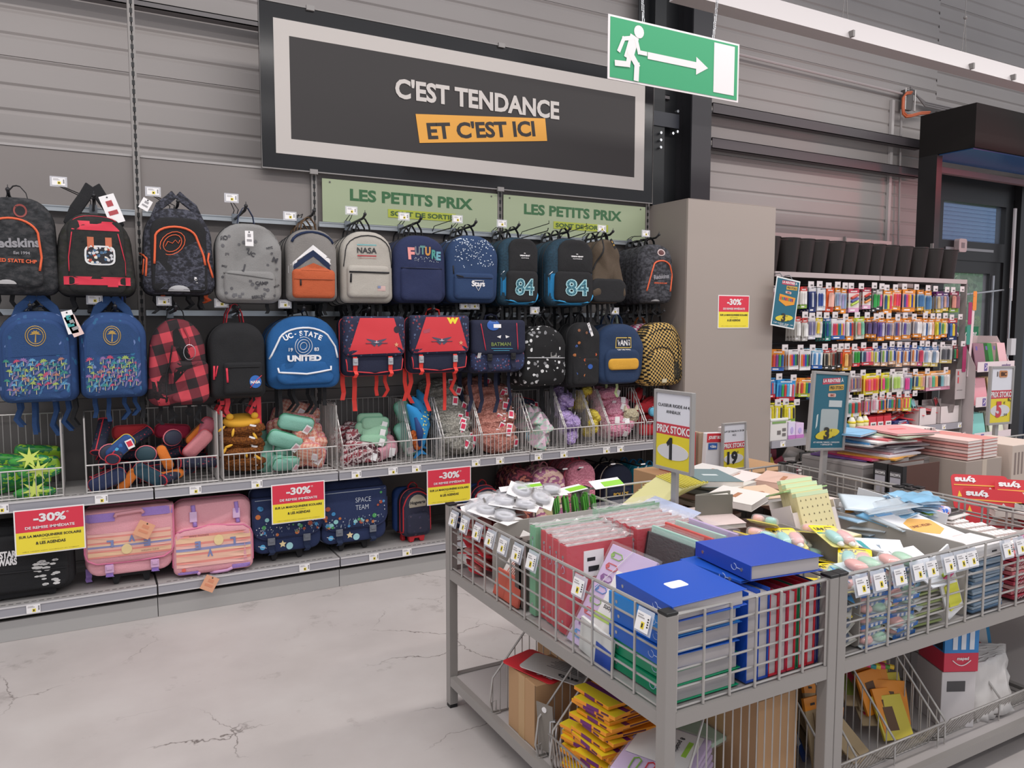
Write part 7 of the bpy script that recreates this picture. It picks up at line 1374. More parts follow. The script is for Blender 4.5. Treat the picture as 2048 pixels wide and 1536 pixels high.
for k in range(4): book('pale notebook stacked under the grey teal agenda', 2.60+.02*k, 2.74, .775+.027*k, .24, .25, .025, .1*k, ('cfc9c4', 'd8b8b0', 'b9c2c4', 'd8d4cc')[k], grp='notebooks under the agenda')
g = thing('open_agenda', 'olive grey agenda standing half open beside the sign post', 'book', (2.25, 2.47, .76), (0, 0, -.35)); obj('cover', B().prism([(0, 0), (.17, 0), (.165, .004), (.02, .006), (.19, .07), (.186, .076), (.01, .02)], 0, .15, 'z'), mat('7d7a70', .5), g); obj('pages', B().prism([(.012, .005), (.155, .006), (.165, .045)], .004, .146, 'z'), mat('dedad2', .6), g)
CO = ('e4d4cc', 'd8c0b8', 'e8e0dc', 'c8a89c', 'ece6e0', 'dcc8c4', 'b8b4b4', 'e8c8a8')
rr = random.Random(41)
for k in range(46):
    x, y = rr.uniform(2.15, 3.18), rr.uniform(2.36, 2.84); z = .61+.21*((k*.618) % 1); 
    book('pale printed notebook in the loose layers of the far table', x, y, z, rr.uniform(.16, .24), rr.uniform(.18, .26), .02, rr.uniform(-.8, .8), CO[k % 8], (rr.uniform(-.08, .08), rr.uniform(-.08, .08)), 'loose pale notebooks on the far table', 'c89a88' if k % 3 == 0 else None)
for k, (x, y, z, c, a, nm) in enumerate(((2.50, 2.48, .855, 'e6e0da', .4, 'thick white catalogue in the middle of the far table'), (2.66, 2.52, .84, 'dcbfa4', -.3, 'peach covered catalogue right of the white one'), (2.80, 2.80, .86, 'e8d8d4', .2, 'pink white notebook near the far rail'), (2.95, 2.62, .86, 'd8b4a4', .5, 'salmon notebook toward the right of the far table'), (2.72, 2.88, .875, 'd8d4d0', .3, 'white booklet with a dark edge near the far rail'))): book(nm, x, y, z, .22, .22, .03, a, c, (.04, -.05), title='b07a5a')
for k in range(6): g = thing('magazine_file', ['peach', 'pale peach', 'grey blue', 'light grey', 'warm grey', 'pale grey'][k]+' box file against the far rail', 'box file', (2.52+.125*k, 2.80, .609)); obj('box', B().b2(0, .12, 0, .10, 0, .24), mat(('d0aa98', 'd8bcae', 'a9b2b8', 'b8b8bc', 'b0a8a6', 'c4c0c0')[k], .5), g, bev=.003); obj('label', B().b2(.02, .1, .1, .1015, .06, .16), mat('d8d4d4', .5), g)
g = thing('card_carton', 'open grey carton edge lying across the far table', 'carton', (2.9, 2.30, .74), (.1, .1, .2)); obj('carton', B().b2(-.12, .12, -.05, .05, 0, .10), mat('9a9088', .6), g); obj('flap', B().b2(-.12, .12, -.05, -.045, .1, .14), mat('c9c0b8', .6), g)
# display box of cream note pads
def padbox(g):
    obj('carton', B().prism([(0, 0), (.20, 0), (.20, .10), (.155, .10), (.145, .05), (.055, .05), (.045, .10), (0, .10)], 0, .003).b2(0, .003, 0, .15, 0, .13).b2(.197, .20, 0, .15, 0, .13).b2(0, .2, .147, .15, 0, .16).b2(0, .2, 0, .15, 0, .003), mat('e0d6d4', .55), g)
g = thing('display_carton', 'white display carton of cream dotted note pads with green header', 'carton', (2.42, 2.07, .80), (-.35, -.08, -.25)); padbox(g); obj('green_header', B().b2(.0, .2, .02, .16, .185, .19), mat('a9cc8a', .5), g)
for k in range(4):
    q = thing('note_pad', 'cream note pad with dots in the white display carton, '+['front', 'second', 'third', 'rear'][k], 'note pad', (2.44+.01*k, 2.05+.035*k, .815+.01*k), (-.35, -.08, -.25)); obj('pad', B().b2(0, .145, 0, .028, 0, .15), mat('dfd3a2', .6), q, bev=.002); b = B()
    for i in range(6):
        for j in range(5): b.prism([(.012+.023*i, .02+.028*j), (.018+.023*i, .02+.028*j), (.015+.023*i, .027+.028*j)], -.001, 0)
    obj('dots', b, mat('6a6048', .6), q, kind='stuff'); obj('pack_header', B().b2(0, .145, .0, .028, .15, .165), mat('cfe0b8', .5), q)
for k in range(3): q = thing('note_block', 'cream note block behind the glue packs, '+['lowest', 'middle', 'top'][k], 'note pad', (2.56, 2.02, .72+.033*k), (0, 0, .2-.1*k)); obj('block', B().b2(-.08, .08, -.07, .07, 0, .031), mat('e2d49a', .6), q, bev=.002); obj('sheet', B().b2(-.075, .075, -.065, .065, .031, .032), mat('eedfc4', .6), q)
# glue roller packs: yellow card with pastel rollers
def k_uhu(c1, c2):
    def f():
        g = thing('glue_pack', '', 'glue pack'); obj('card', B().prism(rrect(.11, .17, .012, 4), 0, .002, 'z'), mat('e6dc8a', .45), g); obj('yellow_top', B().prism(rrect(.11, .06, .012, 4, 0, .055), .002, .003, 'z'), mat('f0d416', .45), g)
        text(g, 'UHU', .05, .022, (-.02, .052, .0035), INK, .05, plane='flat'); obj('teal_line', B().b2(-.05, .03, .018, .026, .002, .003), mat('3a9aa0', .5), g); obj('hang_hole', B().b2(.005, .035, .066, .072, .003, .0035), mat('6a5a20', .6), g)
        for x, c in ((-.022, c1), (.024, c2)): obj('roller', B().ball((x, -.035, .016), (.022, .045, .016), 14, 8, e=.8), mat(c, .3), g, True); obj('roller_tip', B().ball((x, -.075, .012), (.012, .02, .01), 10, 6), mat('e8e8e8', .3), g, True)
        obj('clear_dome', B().ball((0, -.035, .014), (.052, .055, .022), 14, 8, e=.6), glass('f4f4f4', .22, .05), g, True); return g
    return f
U1 = k_uhu('8ecac4', 'e8a6a4'); rr = random.Random(51)
for k, (x, y, z, a, r_) in enumerate(((2.24, 1.97, .85, -.5, .3), (2.37, 1.87, .865, -.3, .35), (2.20, 1.72, .80, -.1, .1), (2.31, 1.73, .83, -.9, .25), (2.10, 1.98, .87, 1.8, .5), (2.24, 2.08, .88, 2.2, .5), (2.07, 1.63, .80, -.2, -.2), (2.42, 2.0, .84, 2.0, .4))): inst('uhu', U1, (x, y, z), (r_*.6, .1*math.sin(k), a), 1, ['yellow topped glue roller pack, farther of the two read clearly', 'yellow topped glue roller pack with a standing yellow corner', 'yellow glue pack near the table rail', 'yellow glue pack with a round mint roller by the rail', 'upturned glue pack behind the red folders', 'upturned pink and green glue pack by the note pads', 'yellow glue pack half under the topmost blue binder', 'upturned pink roller pack beside the note blocks'][k])
for k in range(34): inst('uhu', U1, (2.08+.09*(k % 4)+rr.uniform(-.02, .02), 1.66+.13*((k//4) % 4)+rr.uniform(-.02, .02), .625+.0055*k), (rr.uniform(-.15, .2), rr.uniform(-.2, .2), rr.uniform(-3, 3)), 1, 'glue roller pack lying deep in the heap of the glue table', 'buried glue packs')
def k_pst():
    g = thing('corrector_pack', '', 'pack'); obj('card', B().b2(-.065, .065, -.05, .05, 0, .002), mat('c8d8dc', .4), g); obj('blue_print', B().b2(-.06, .06, -.0515, -.050, -.006, .008), mat('2a6ab4', .45), g); obj('edge_letters', B().b2(-.02, -.01, -.0525, -.0515, -.004, .006).b2(.0, .01, -.0525, -.0515, -.004, .006).b2(.02, .03, -.0525, -.0515, -.004, .006), WHITE, g)
    obj('pink_roller', B().ball((-.03, -.01, .016), (.028, .04, .015), 12, 8, e=.8), mat('e09a92', .3), g, True); obj('green_roller', B().ball((.03, -.01, .016), (.026, .04, .015), 12, 8, e=.8), mat('9ac8a8', .3), g, True); obj('clear_dome', B().ball((0, -.01, .014), (.062, .048, .020), 12, 8, e=.5), glass('f4f4f4', .2, .05), g, True); return g
for k in range(16): inst('pst', k_pst, (2.20+.145*(k % 2)+rr.uniform(-.006, .006), 1.605+.01*(k % 3), .615+.033*(k//2)), (.12+rr.uniform(-.06, .06), rr.uniform(-.08, .08), rr.uniform(-.12, .12)), 1, 'pink and green corrector pack stacked flat against the front wires', 'pink and green corrector packs')
for k in range(5): g = thing('clip_pack', 'clear pack with a blue disc pressed against the front wires by the post', 'pack', (2.085, 1.60, .64+.05*k), (.5, -.2, .3*k), 'blue disc packs'); obj('card', B().b2(-.04, .04, -.03, .03, 0, .002), mat('c8c4ba' if k < 3 else '3a90d0', .4), g); obj('disc', B().cyl((0, 0, .002), (0, 0, .014), .022, 14), mat('6a7488', .3), g, True)
for k in range(12): g = thing('grey_sleeve', 'grey clear sleeve pack in the stack behind the front wires', 'pack', (2.50, 1.63, .613+.012*k), (rr.uniform(-.04, .1), rr.uniform(-.06, .06), rr.uniform(-.1, .1)), 'grey clear sleeve packs'); obj('sleeve', B().b2(-.085, .085, -.05, .05, 0, .008), mat('a8a49c' if k % 3 else '9aa86a', .3), g, bev=.002)
for k, (x, y, z, rx, ry, a, nm) in enumerate(((2.52, 1.62, .80, .5, .05, .1, 'white card with teal stripe leaning on the front wires'), (2.53, 1.78, .80, .35, .0, -.7, 'white card with teal band lying beside the glue packs'), (2.46, 1.86, .83, .1, .05, .9, 'white and pink card behind the teal banded one'))):
    g = thing('marker_card', nm, 'card', (x, y, z), (rx, ry, a)); obj('card', B().b2(-.08, .08, -.09, .09, 0, .004), mat('e4e6ea', .45), g); obj('teal_band', B().b2(-.08, .08, -.045, -.025, .004, .005), mat('3aa0a4', .45), g); obj('print', B().b2(-.06, .0, .02, .05, .004, .005), mat('e88a9a' if k == 2 else '7a8a9a', .45), g)
g = thing('sticky_note_pack', 'white pack with yellow note block leaning behind the front wires', 'note pad', (2.60, 1.565, .612), (.0, -.42, 0)); obj('card', B().b2(0, .09, 0, .006, 0, .26), mat('e8e8ea', .45), g); obj('yellow_block', B().b2(.015, .08, -.006, 0, .03, .13), mat('e0e04a', .5), g); obj('neon_tabs', B().b2(.02, .075, -.006, 0, .15, .165), mat('e05a8a', .5), g); obj('neon_tabs', B().b2(.02, .075, -.006, 0, .170, .180), mat('b0cc3a', .5), g)
for k in range(3): g = thing('round_pack', 'clear pack with pale blue swirl ring behind the front wires', 'pack', (2.44+.01*k, 1.62, .755-.03*k), (.4, 0, .2*k), 'pale blue ring packs'); obj('ring', B().tube([(.04*math.cos(t*.4), .03*math.sin(t*.4), .01) for t in range(16)], .006, 6, True), mat('9ac4dc', .3), g, True); obj('card', B().b2(-.06, .06, -.045, .045, 0, .003), mat('e0e4e8', .4), g)
# sleeves: white carton packs, blue clear sleeves, letters pack
g = thing('white_carton', 'long white carton of clear sleeves slanting over the far divider', 'carton', (2.86, 2.17, .80), (.05, .16, -1.25)); obj('carton', B().b2(-.02, .34, -.09, -.085, 0, .10).b2(-.02, .34, .085, .09, 0, .12).b2(-.02, .34, -.09, .09, 0, .004).b2(.336, .34, -.09, .09, 0, .08), mat('dcdcde', .5), g); obj('front_flap', B().b2(-.02, .34, -.125, -.09, .085, .10), mat('e8e6e8', .5), g); obj('orange_print', B().b2(0, .14, -.0915, -.0905, .01, .07), mat('d8902e', .5), g); obj('blue_print', B().b2(.20, .33, -.0915, -.0905, .0, .05), mat('4a9ab8', .5), g)
CLR = glass('e4eef6', .5, .1)
for k in range(22):
    x, y = 2.78+rr.uniform(-.03, .10), 1.98+rr.uniform(-.10, .12); g = thing('clear_sleeve', 'clear or pale blue plastic sleeve in the heap right of the long divider', 'sleeve', (x, y, .70+.0098*k), (rr.uniform(-.25, .3), rr.uniform(-.3, .1), rr.uniform(-.9, .3)), 'clear plastic sleeves')
    obj('sleeve', B().puff(rrect(.20, .15, .01, 3), [(1, 0), (.8, -.004)], M.Rotation(-PI/2, 4, 'X')), CLR if k % 2 else mat(('7ab4dc', 'a8cce8', 'd8e4ec')[k % 3], .2, Alpha=.85), g, True); obj('edge', B().b2(-.1, .1, -.076, -.072, 0, .003), mat('c8d8e4', .3), g)
for k in range(12):
    g = thing('sleeve_bundle', 'crumpled blue plastic sleeve in the middle of the sleeve heap', 'sleeve', (2.95+.006*k, 2.02-.004*k, .80+.011*k), (-.2+.03*k, .35-.03*k, -.9+.05*k), 'crumpled blue sleeves'); v = B()
    n = 8
    for i in range(n+1):
        for j in range(n+1): v.v.append((-.10+.2*i/n, -.06+.12*j/n, .014*noise.noise(V((i*.6+k*3, j*.6, k)))))
    v.f = [(i*(n+1)+j, i*(n+1)+j+1, (i+1)*(n+1)+j+1, (i+1)*(n+1)+j) for i in range(n) for j in range(n)]; v.mi = [0]*len(v.f); obj('film', v, mat('8ec4e6' if k % 2 else 'dce8f0', .18, Alpha=.8), g, True)
for k in range(6):
    g = thing('exercise_pack', 'white school booklet pack with orange patch, sloping to the front rail' if k == 5 else 'white booklet pack beneath the one with the orange patch', 'booklet', (2.80, 1.755+.006*k, .80+.010*k), (.16, .0, -.12+.02*k), None if k == 5 else 'booklet packs underneath'); obj('cover', B().b2(-.09, .11, -.17, .17, 0, .008), mat('e6e6ea', .4), g, bev=.002)
    if k == 5: obj('orange_patch', B().prism([(-.08, .0), (.0, -.05), (.07, -.02), (.10, .06), (.02, .10), (-.05, .07)], .008, .009, 'z'), mat('e8b05a', .5), g); text(g, 'UNIC VELIN', .11, .018, (.0, .03, .0095), mat('7a3a2a', .5), .02, plane='flat'); obj('blue_print', B().b2(-.05, .0, -.13, -.10, .008, .009), mat('4a7ac0', .5), g); obj('pink_print', B().b2(.03, .09, -.14, -.08, .008, .009), mat('e09a90', .5), g); obj('blue_edge', B().b2(-.09, .11, .15, .165, .008, .009), mat('7ab0e0', .5), g)
for k in range(16): g = thing('blue_wallet', 'crinkled grey blue wallet pack in the deep stack behind the wires', 'pack', (2.83, 1.62, .612+.0125*k), (rr.uniform(-.03, .05), 0, rr.uniform(-.06, .06)), 'grey blue wallet packs'); obj('wallet', B().b2(-.095, .095, -.055, .1, 0, .011), mat(('5a7896', '8a9aa8', '6f8498', 'a8b0b8')[k % 4], .3), g, bev=.003)
g = thing('white_wallet_box', 'white box with small black mark behind the front wires', 'box', (2.74, 1.565, .80)); obj('box', B().b2(0, .18, 0, .13, 0, .05), mat('dcdada', .5), g, bev=.003); obj('mark', B().b2(.1, .13, -.001, 0, .02, .026), INK, g)
# eraser strips, black goods, bright things
for k in range(13): g = thing('eraser_strip', 'row of small white erasers on a pink strip, in the slanting layers', 'erasers', (3.05+.004*k, 1.60+.040*k, .795+.005*(k % 3)), (.12, -.03, -.18), 'eraser strips'); obj('strip', B().b2(-.10, .12, 0, .034, 0, .006), mat('d8bcb8', .5), g); b = B(); [b.b2(-.095+.022*i, -.077+.022*i, .004, .03, .006, .018) for i in range(10)]; obj('eraser', b, mat('ece6e2', .5), g, kind='stuff')
for k in range(10): g = thing('spiral_notebook', 'pink red spiral notebook pack stacked behind the front wires at the right', 'notebook', (3.14, 1.66, .612+.018*k), (0, 0, rr.uniform(-.05, .05)), 'pink red spiral notebooks'); obj('cover', B().b2(-.14, .13, -.09, .1, 0, .014), mat(('a83848', 'c86a72', 'd8a8a4', 'b04050')[k % 4], .4), g, bev=.002); obj('spiral', B().tube([(-.13+.27*t/24, -.094+.004*(t % 2), .007+.005*(-1)**t) for t in range(25)], .0012, 4), mat('d8c8c8', .3, .5), g)
for k, (x, y, z, a) in enumerate(((3.12, 2.05, .84, .3), (3.02, 2.12, .85, -.2), (3.18, 2.12, .855, .8), (3.1, 1.98, .82, 1.2), (3.2, 1.95, .83, .2))): g = thing('clipboard_pen', 'black pen set on white card near the inner rail', 'pen set', (x, y, z), (.1, .05, a), 'black pen sets'); obj('card', B().b2(-.10, .10, -.05, .05, 0, .004), mat('dad6d2', .5), g); obj('pen', B().tube([(-.09, .01, .012), (.09, .0, .012)], .006, 6), BLACK, g); obj('pen', B().tube([(-.08, -.02, .010), (.085, -.025, .010)], .005, 6), mat('4a4a4c', .3), g)
g = thing('confetti_pouch', 'bright pouch of red and blue crinkles on the black pen sets', 'pouch', (3.10, 1.93, .86)); obj('pouch', B().ball((0, 0, 0), (.06, .03, .02), 14, 8, e=.7), cells(('e8604a', '4a7ae0', 'e8a0c8', 'c8403a'), 50, 'd8d0e0', .5), g, True); obj('green_edge', B().b2(-.09, -.05, -.02, .02, -.004, .002), mat('8aa83a', .5), g)
for k, (x, nm) in enumerate(((3.17, 'white and pink'), (3.24, 'pink sequined'))): g = thing('glitter_pack', nm+' glitter packet at the right end behind the rail', 'pack', (x, 1.60, .82+.01*k), (.2, 0, .3)); obj('packet', B().b2(-.06, .06, -.03, .03, 0, .014), cells(('e8608a', '4a90e0', 'f0b0d0', 'e0e0f0'), 70, 'd87aa8', .5), g, bev=.003); obj('edge_seal', B().b2(-.062, .062, -.032, -.028, 0, .003), mat('c83a4a', .4), g)
# B tables: lever arch files, set square packs, notebooks on a grey box
def lever(lab, x, y):
    g = thing('lever_arch_file', lab, 'binder', (x, y, .609)); w = .075
    obj('cover', B().b2(0, .003, 0, w, 0, .345).b2(.003, .29, 0, .004, 0, .345).b2(.003, .27, w-.004, w, 0, .345), mat('5a3a30', .55), g); obj('black_spine', B().b2(-.002, 0, 0, w, 0, .345).b2(0, .03, -.001, 0, 0, .345), mat('1a1a1c', .5), g)
    obj('spine_label', B().b2(-.004, -.002, .008, w-.012, .02, .31), mat('b4b0b8', .5), g); obj('spine_title', B().b2(-.005, -.004, .008, w-.012, .285, .31), mat('5a5658', .5), g)
    text(g, 'EXACOMPTA', w*.72, .014, (-.006, w*.45, .298), WHITE, .03, rot=M.Rotation(-PI/2, 4, 'Z')); obj('inner_lining', B().b2(.005, .268, w-.006, w-.0045, .003, .342), mat('a49c98', .6), g); return g
lever('left brown and black lever arch file with a grey spine label', 3.42, 2.40); lever('right brown and black lever arch file with a grey spine label', 3.42, 2.318)
def square_pack(lab, x, y, z, a, tilt):
    g = thing('set_square_pack', lab, 'ruler pack', (x, y, z), (tilt, 0, a)); obj('card', B().prism(rrect(.24, .17, .02, 5, .12, .085), 0, .003), mat('cc2a34', .45), g); text(g, 'tyns', .09, .034, (.06, -.003, .145), WHITE, .05, rot=M.Rotation(PI, 4, 'Y')); obj('yellow_line', B().b2(.01, .23, -.002, -.0005, .115, .12), mat('e8b04a', .5), g)
    obj('set_square', B().prism([(.10, .01), (.235, .01), (.16, .11)], -.006, -.003), mat('e4d8d4', .15, Alpha=.8), g); obj('peach_print', B().prism([(.13, .02), (.20, .02), (.19, .06), (.15, .055)], -.007, -.006), mat('e8a088', .5), g); obj('arrow_print', B().prism([(.02, .06), (.04, .06), (.03, .09)], -.002, -.0005), mat('e8c03a', .5), g); return g
square_pack('red set square pack leaning inside the right hand table rail', 3.42, 2.02, .74, -.9, -.35); square_pack('second red set square pack behind the first, upside down lettering', 3.52, 2.12, .78, -.75, -.5); square_pack('third red pack at the photo edge', 3.62, 1.98, .77, -.8, -.45)
g = thing('grey_box', 'large plain grey box under the pile of magazines on the far table', 'box', (3.40, 2.52, .609)); obj('side_panel', B().b2(0, .7, 0, .38, 0, .32), mat('8d8785', .5), g, bev=.004); obj('lid_line', B().b2(-.001, .701, -.001, .381, .30, .303), GREYD, g)
for k in range(15):
    a = rr.uniform(-.25, .25); book('magazine or notebook in the tall layered pile on the grey box', 3.58+.035*k % .30, 2.68+rr.uniform(-.06, .06), .932+.0085*k, .28, .30, .008, a, ('6a4a8a', 'c83a6a', 'd89a3a', 'd8d4dc', 'd8a0a4', 'c8c4cc', 'e4e0e4', '7a7078', 'e06a70', 'dcd8d8', '5aa0d8', 'e6e2e0', 'd86a70', 'e8e4e0', 'c8d4b8')[k], (0, 0), 'magazines piled on the grey box', 'b06a70' if k > 10 else None)
book('pale blue fronted magazine on the left of the layered pile', 3.52, 2.74, 1.062, .26, .28, .01, .3, '8abce0'); book('white and salmon magazine at the right of the layered pile', 3.80, 2.62, 1.064, .28, .30, .01, -.2, 'e0a0a0', title='e06a6a'); 
for k in range(12): book('pink edged notebook bundle in front of the card boxes', 4.02+.14*(k % 2), 2.48, .935+.017*(k//2), .14, .30, .015, .05, ('d8a8a0', 'e4c4bc', 'd89088')[k % 3], grp='pink edged notebook bundle')
g = thing('plinth_box', 'light carton under the pink edged notebooks on the far table', 'box', (3.94, 2.32, .609)); obj('carton', B().b2(0, .32, 0, .34, 0, .322), mat('a89a90', .6), g, bev=.003); obj('tape', B().b2(.14, .18, -.001, 0, 0, .322), mat('c8b8a8', .5), g)
for j, (x0, nm) in enumerate(((4.02, 'left'), (4.32, 'right'))):
    g = thing('card_box', nm+' brown box of upright striped cards on the far table', 'box', (x0, 2.70, .609 if j else .95)); h = .42 if j else .10; obj('box', B().b2(0, .26, 0, .20, 0, h*.72), mat('a06a3a', .6), g); obj('cards', B().b2(.005, .255, .005, .195, h*.72, h*.9), mat('ddd2cc', .6), g)
    for k in range(9): obj('card_edge', B().b2(.01+.028*k, .016+.028*k, .0, .004, h*.60, h*.92), mat('5a4a48' if k % 2 else 'e8d0d0', .6), g)
g = thing('stacked_box', 'large cream box with grey slats at the right photo edge', 'box', (4.62-.3, 2.30, .609), (0, 0, .0)); obj('box', B().b2(0, .30, 0, .30, 0, .38), mat('c8b8ac', .6), g, bev=.003); 
for k in range(8): obj('slat_print', B().b2(.02+.033*k, .035+.033*k, -.001, 0, .22, .34), mat('8a7a74', .6), g)
for k in range(5): g = thing('storage_tin', ['mustard', 'white', 'cream', 'aqua', 'pale aqua'][k]+' pad standing inside the last far table', 'note pad', (4.78+.17*k, 2.8, .609)); obj('pad', B().b2(0, .15, 0, .05, 0, .22), mat(('b89a2a', 'd8d4cc', 'dcd4b4', '8ed0cc', 'a8dcd8')[k], .5), g, bev=.003); obj('label', B().b2(.03, .12, -.001, 0, .1, .17), mat('e4e0dc', .5), g)
for k in range(6): book('beige catalogue in the pale layered heap of the right hand near table', 3.62+.1*(k % 3), 1.80+.12*(k//3), .80+.02*(k % 3), .26, .24, .03, .3*k, ('d8ccc4', 'e4dcd6', 'c8b8ac')[k % 3], grp='beige catalogues')
# ================= LOWER DECKS OF THE TABLES =================
DZ = .137
def carton(lab, x0, x1, y0, y1, z1, a=0, m=KRAFT, z0=DZ, tape=True):
    g = thing('cardboard_box', lab, 'box', (x0, y0, z0), (0, 0, a)); w, L, h = x1-x0, y1-y0, z1-z0
    obj('carton', B().b2(0, w, 0, L, 0, h), m, g, bev=.003)
    if tape: obj('tape', B().b2(-.0012, 0, L*.38, L*.6, 0, h).b2(0, w, L*.38, L*.6, h, h+.0012), mat('b9966c', .45), g)
    obj('flap_seam', B().b2(.0, w, L*.492, L*.508, h-.0005, h+.0008).b2(-.0008, 0, .0, .006, 0, h), mat('7d5f42', .8), g); return g
carton('brown cardboard box with tape at the left of the lower deck', 1.34, 1.53, 2.26, 2.46, .372)
carton('taller brown cardboard box with a lid standing behind the taped one', 1.62, 1.86, 2.42, 2.72, .50); carton('brown box lid on the taller cardboard box', 1.615, 1.865, 2.415, 2.725, .555, z0=.502, tape=False)
carton('large brown cardboard box with a dark handle hole behind the front wire panel', 1.745, 1.925, 1.62, 1.98, .50, .03)
g = thing('handle_strip', 'black torn handle strip on the large cardboard box', 'strip', (1.83, 1.70, .503)); obj('strip', B().ribbon([(-.06, .05, 0), (-.02, .01, .012), (.04, -.01, .004), (.07, -.04, 0)], .03, .003, (0, 1, 0)), BLACK, g)
carton('tall brown carton in the shade behind the lavender packs', 1.655, 1.735, 1.90, 2.1, .50, .0, mat('8a6c4e', .8))  # darker kraft for this carton only, the shade is put into its colour
def wpan(par, pts, wires, r=.004, rw=.0022):
    obj('panel_rim', B().tube(pts, r, 6, True), TW, par, True); b = B()
    for a, c in wires: b.tube([a, c], rw, 5)
    obj('panel_wires', b, TW, par)
def side_y(lab, y, x0=1.325, x1=1.78, lo=.28, hi=.545, run=.24):
    "upright wire side in a plane y = const, rising away from the aisle"
    g = thing('wire_basket', lab, 'wire basket', (x0, y, DZ)); L = x1-x0; lo -= DZ; hi -= DZ; n = 14; W_ = []
    for k in range(n+1):
        x = L*k/n; W_.append(((x, 0, .004), (x, 0, min(hi, lo+(hi-lo)*x/run))))
    wpan(g, [(0, 0, .004), (-.012, 0, .05), (0, 0, lo), (run, 0, hi), (L, 0, hi), (L, 0, .004)], W_)
    obj('clip', B().tube([(.0, -.008, .004), (.03, -.008, .004), (.03, .008, .004), (0, .008, .004)], .003, 5, True).tube([(0, .01, 0), (0, .01, .04), (.02, .01, .045), (.02, .01, 0)], .003, 5, True), TW, g); return g
side_y('wire basket side farthest along the lower deck, left of the taped box', 2.56); side_y('wire basket side right of the taped cardboard box', 2.215); side_y('wire basket side beside the orange pencil packs', 2.12)
g = side_y('wire basket side at the front end of the lower deck', 1.578, 1.40, 1.86, .30, .55, .09)
g = thing('wire_basket', 'low wire basket front before the orange pencil packs', 'wire basket', (1.335, 1.60, DZ)); wpan(g, [(0, 0, .004), (-.02, 0, .13), (-.02, .53, .13), (0, .53, .004)], [((0, .53*k/26, .004), (-.02, .53*k/26, .13)) for k in range(27)])
# packs on the small box
def set_pack(lab, x, y, z, a, r_, red):
    g = thing('set_square_pack', lab, 'ruler pack', (x, y, z), (r_[0], r_[1], a)); obj('card', B().prism(rrect(.24, .17, .02, 5), 0, .003, 'z'), mat('cc2a34' if red else 'b4b0ae', .45), g)
    text(g, 'tyns', .08, .03, (-.06, .05, .004), WHITE if red else INK, .04, plane='flat', rot=M.Rotation(PI, 3, 'Z')); 
    for k in range(6): obj('text_line', B().b2(-.10, .02+.01*(k % 3), -.07+.014*k, -.064+.014*k, .003, .0036), mat('e0b080' if red else '7a7674', .6), g)
    return g
set_pack('red set square pack lying on the taped cardboard box', 1.43, 2.38, .376, 1.9, (.03, -.05), True); set_pack('grey back side of a set square pack on the taped box', 1.46, 2.31, .386, 2.2, (.1, -.12), False); set_pack('second grey set square pack sliding to the basket side', 1.58, 2.25, .40, 2.4, (.25, -.25), False)
for k in range(5): g = thing('cloth_tag', 'grey fabric hang card between the basket sides' if k == 0 else 'small chrome tool hanging behind the grey fabric card', 'tag', (1.345+.012*k, 2.20-.015*k, .22 if k else .245), (.1, .1*k, -1.2), None if k == 0 else 'chrome tools in the narrow basket'); (obj('card', B().b2(-.035, .035, 0, .004, -.09, .09), mat('837c74', .8), g), obj('eyelet', B().cyl((0, -.003, .07), (0, 0, .07), .010, 12), WHITE, g)) if k == 0 else obj('tool', B().tube([(0, 0, -.07), (0, 0, .06), (.02, 0, .07)], .006, 6), CHROME, g)
# orange pencil packs
def k_or():
    g = thing('pencil_pack', '', 'pencil pack'); obj('box', B().b2(-.105, .105, -.085, .085, 0, .0115), mat('e8931e', .45), g, bev=.0015); obj('yellow_corner', B().prism([(-.105, -.085), (-.05, -.085), (-.06, .085), (-.105, .085)], .0115, .012, 'z'), mat('e8d02a', .45), g)
    obj('purple_band', B().prism([(-.06, .085), (-.05, -.085), (-.03, -.085), (-.038, .085)], .0116, .0124, 'z').b2(-.106, -.105, -.02, .03, .0, .0115), mat('6a1f6a', .45), g); b = B()
    for k in range(7): b.m(k % 3).b2(-.02+.0, .06, -.06+.018*k, -.048+.018*k, .0116, .0122)
    obj('pencil_window', b, (mat('3a8a8a', .4), mat('8a4a6a', .4), mat('c9b040', .4)), g); obj('side_print', B().b2(-.03, .06, -.0856, -.085, .003, .008).b2(-.1056, -.105, -.06, -.03, .003, .009), mat('5a2a3a', .5), g); return g
rr = random.Random(61)
for k in range(20): inst('orp', k_or, (1.455+.012*math.sin(k*1.7), 1.95+.012*math.cos(k*2.3), .142+.0162*k), (rr.uniform(-.03, .05), .07+rr.uniform(-.04, .04), .12+rr.uniform(-.14, .14)), 1, 'orange purple banded pencil pack in the lower deck stack', 'stacked orange pencil packs')
for k in range(12): inst('orp', k_or, (1.465+.01*math.sin(k*2.1), 2.035, .142+.0150*k), (rr.uniform(-.03, .05), rr.uniform(-.02, .06), .3+rr.uniform(-.14, .14)), 1, 'orange pencil pack leaning behind the tall stack of the lower deck', 'orange packs behind')
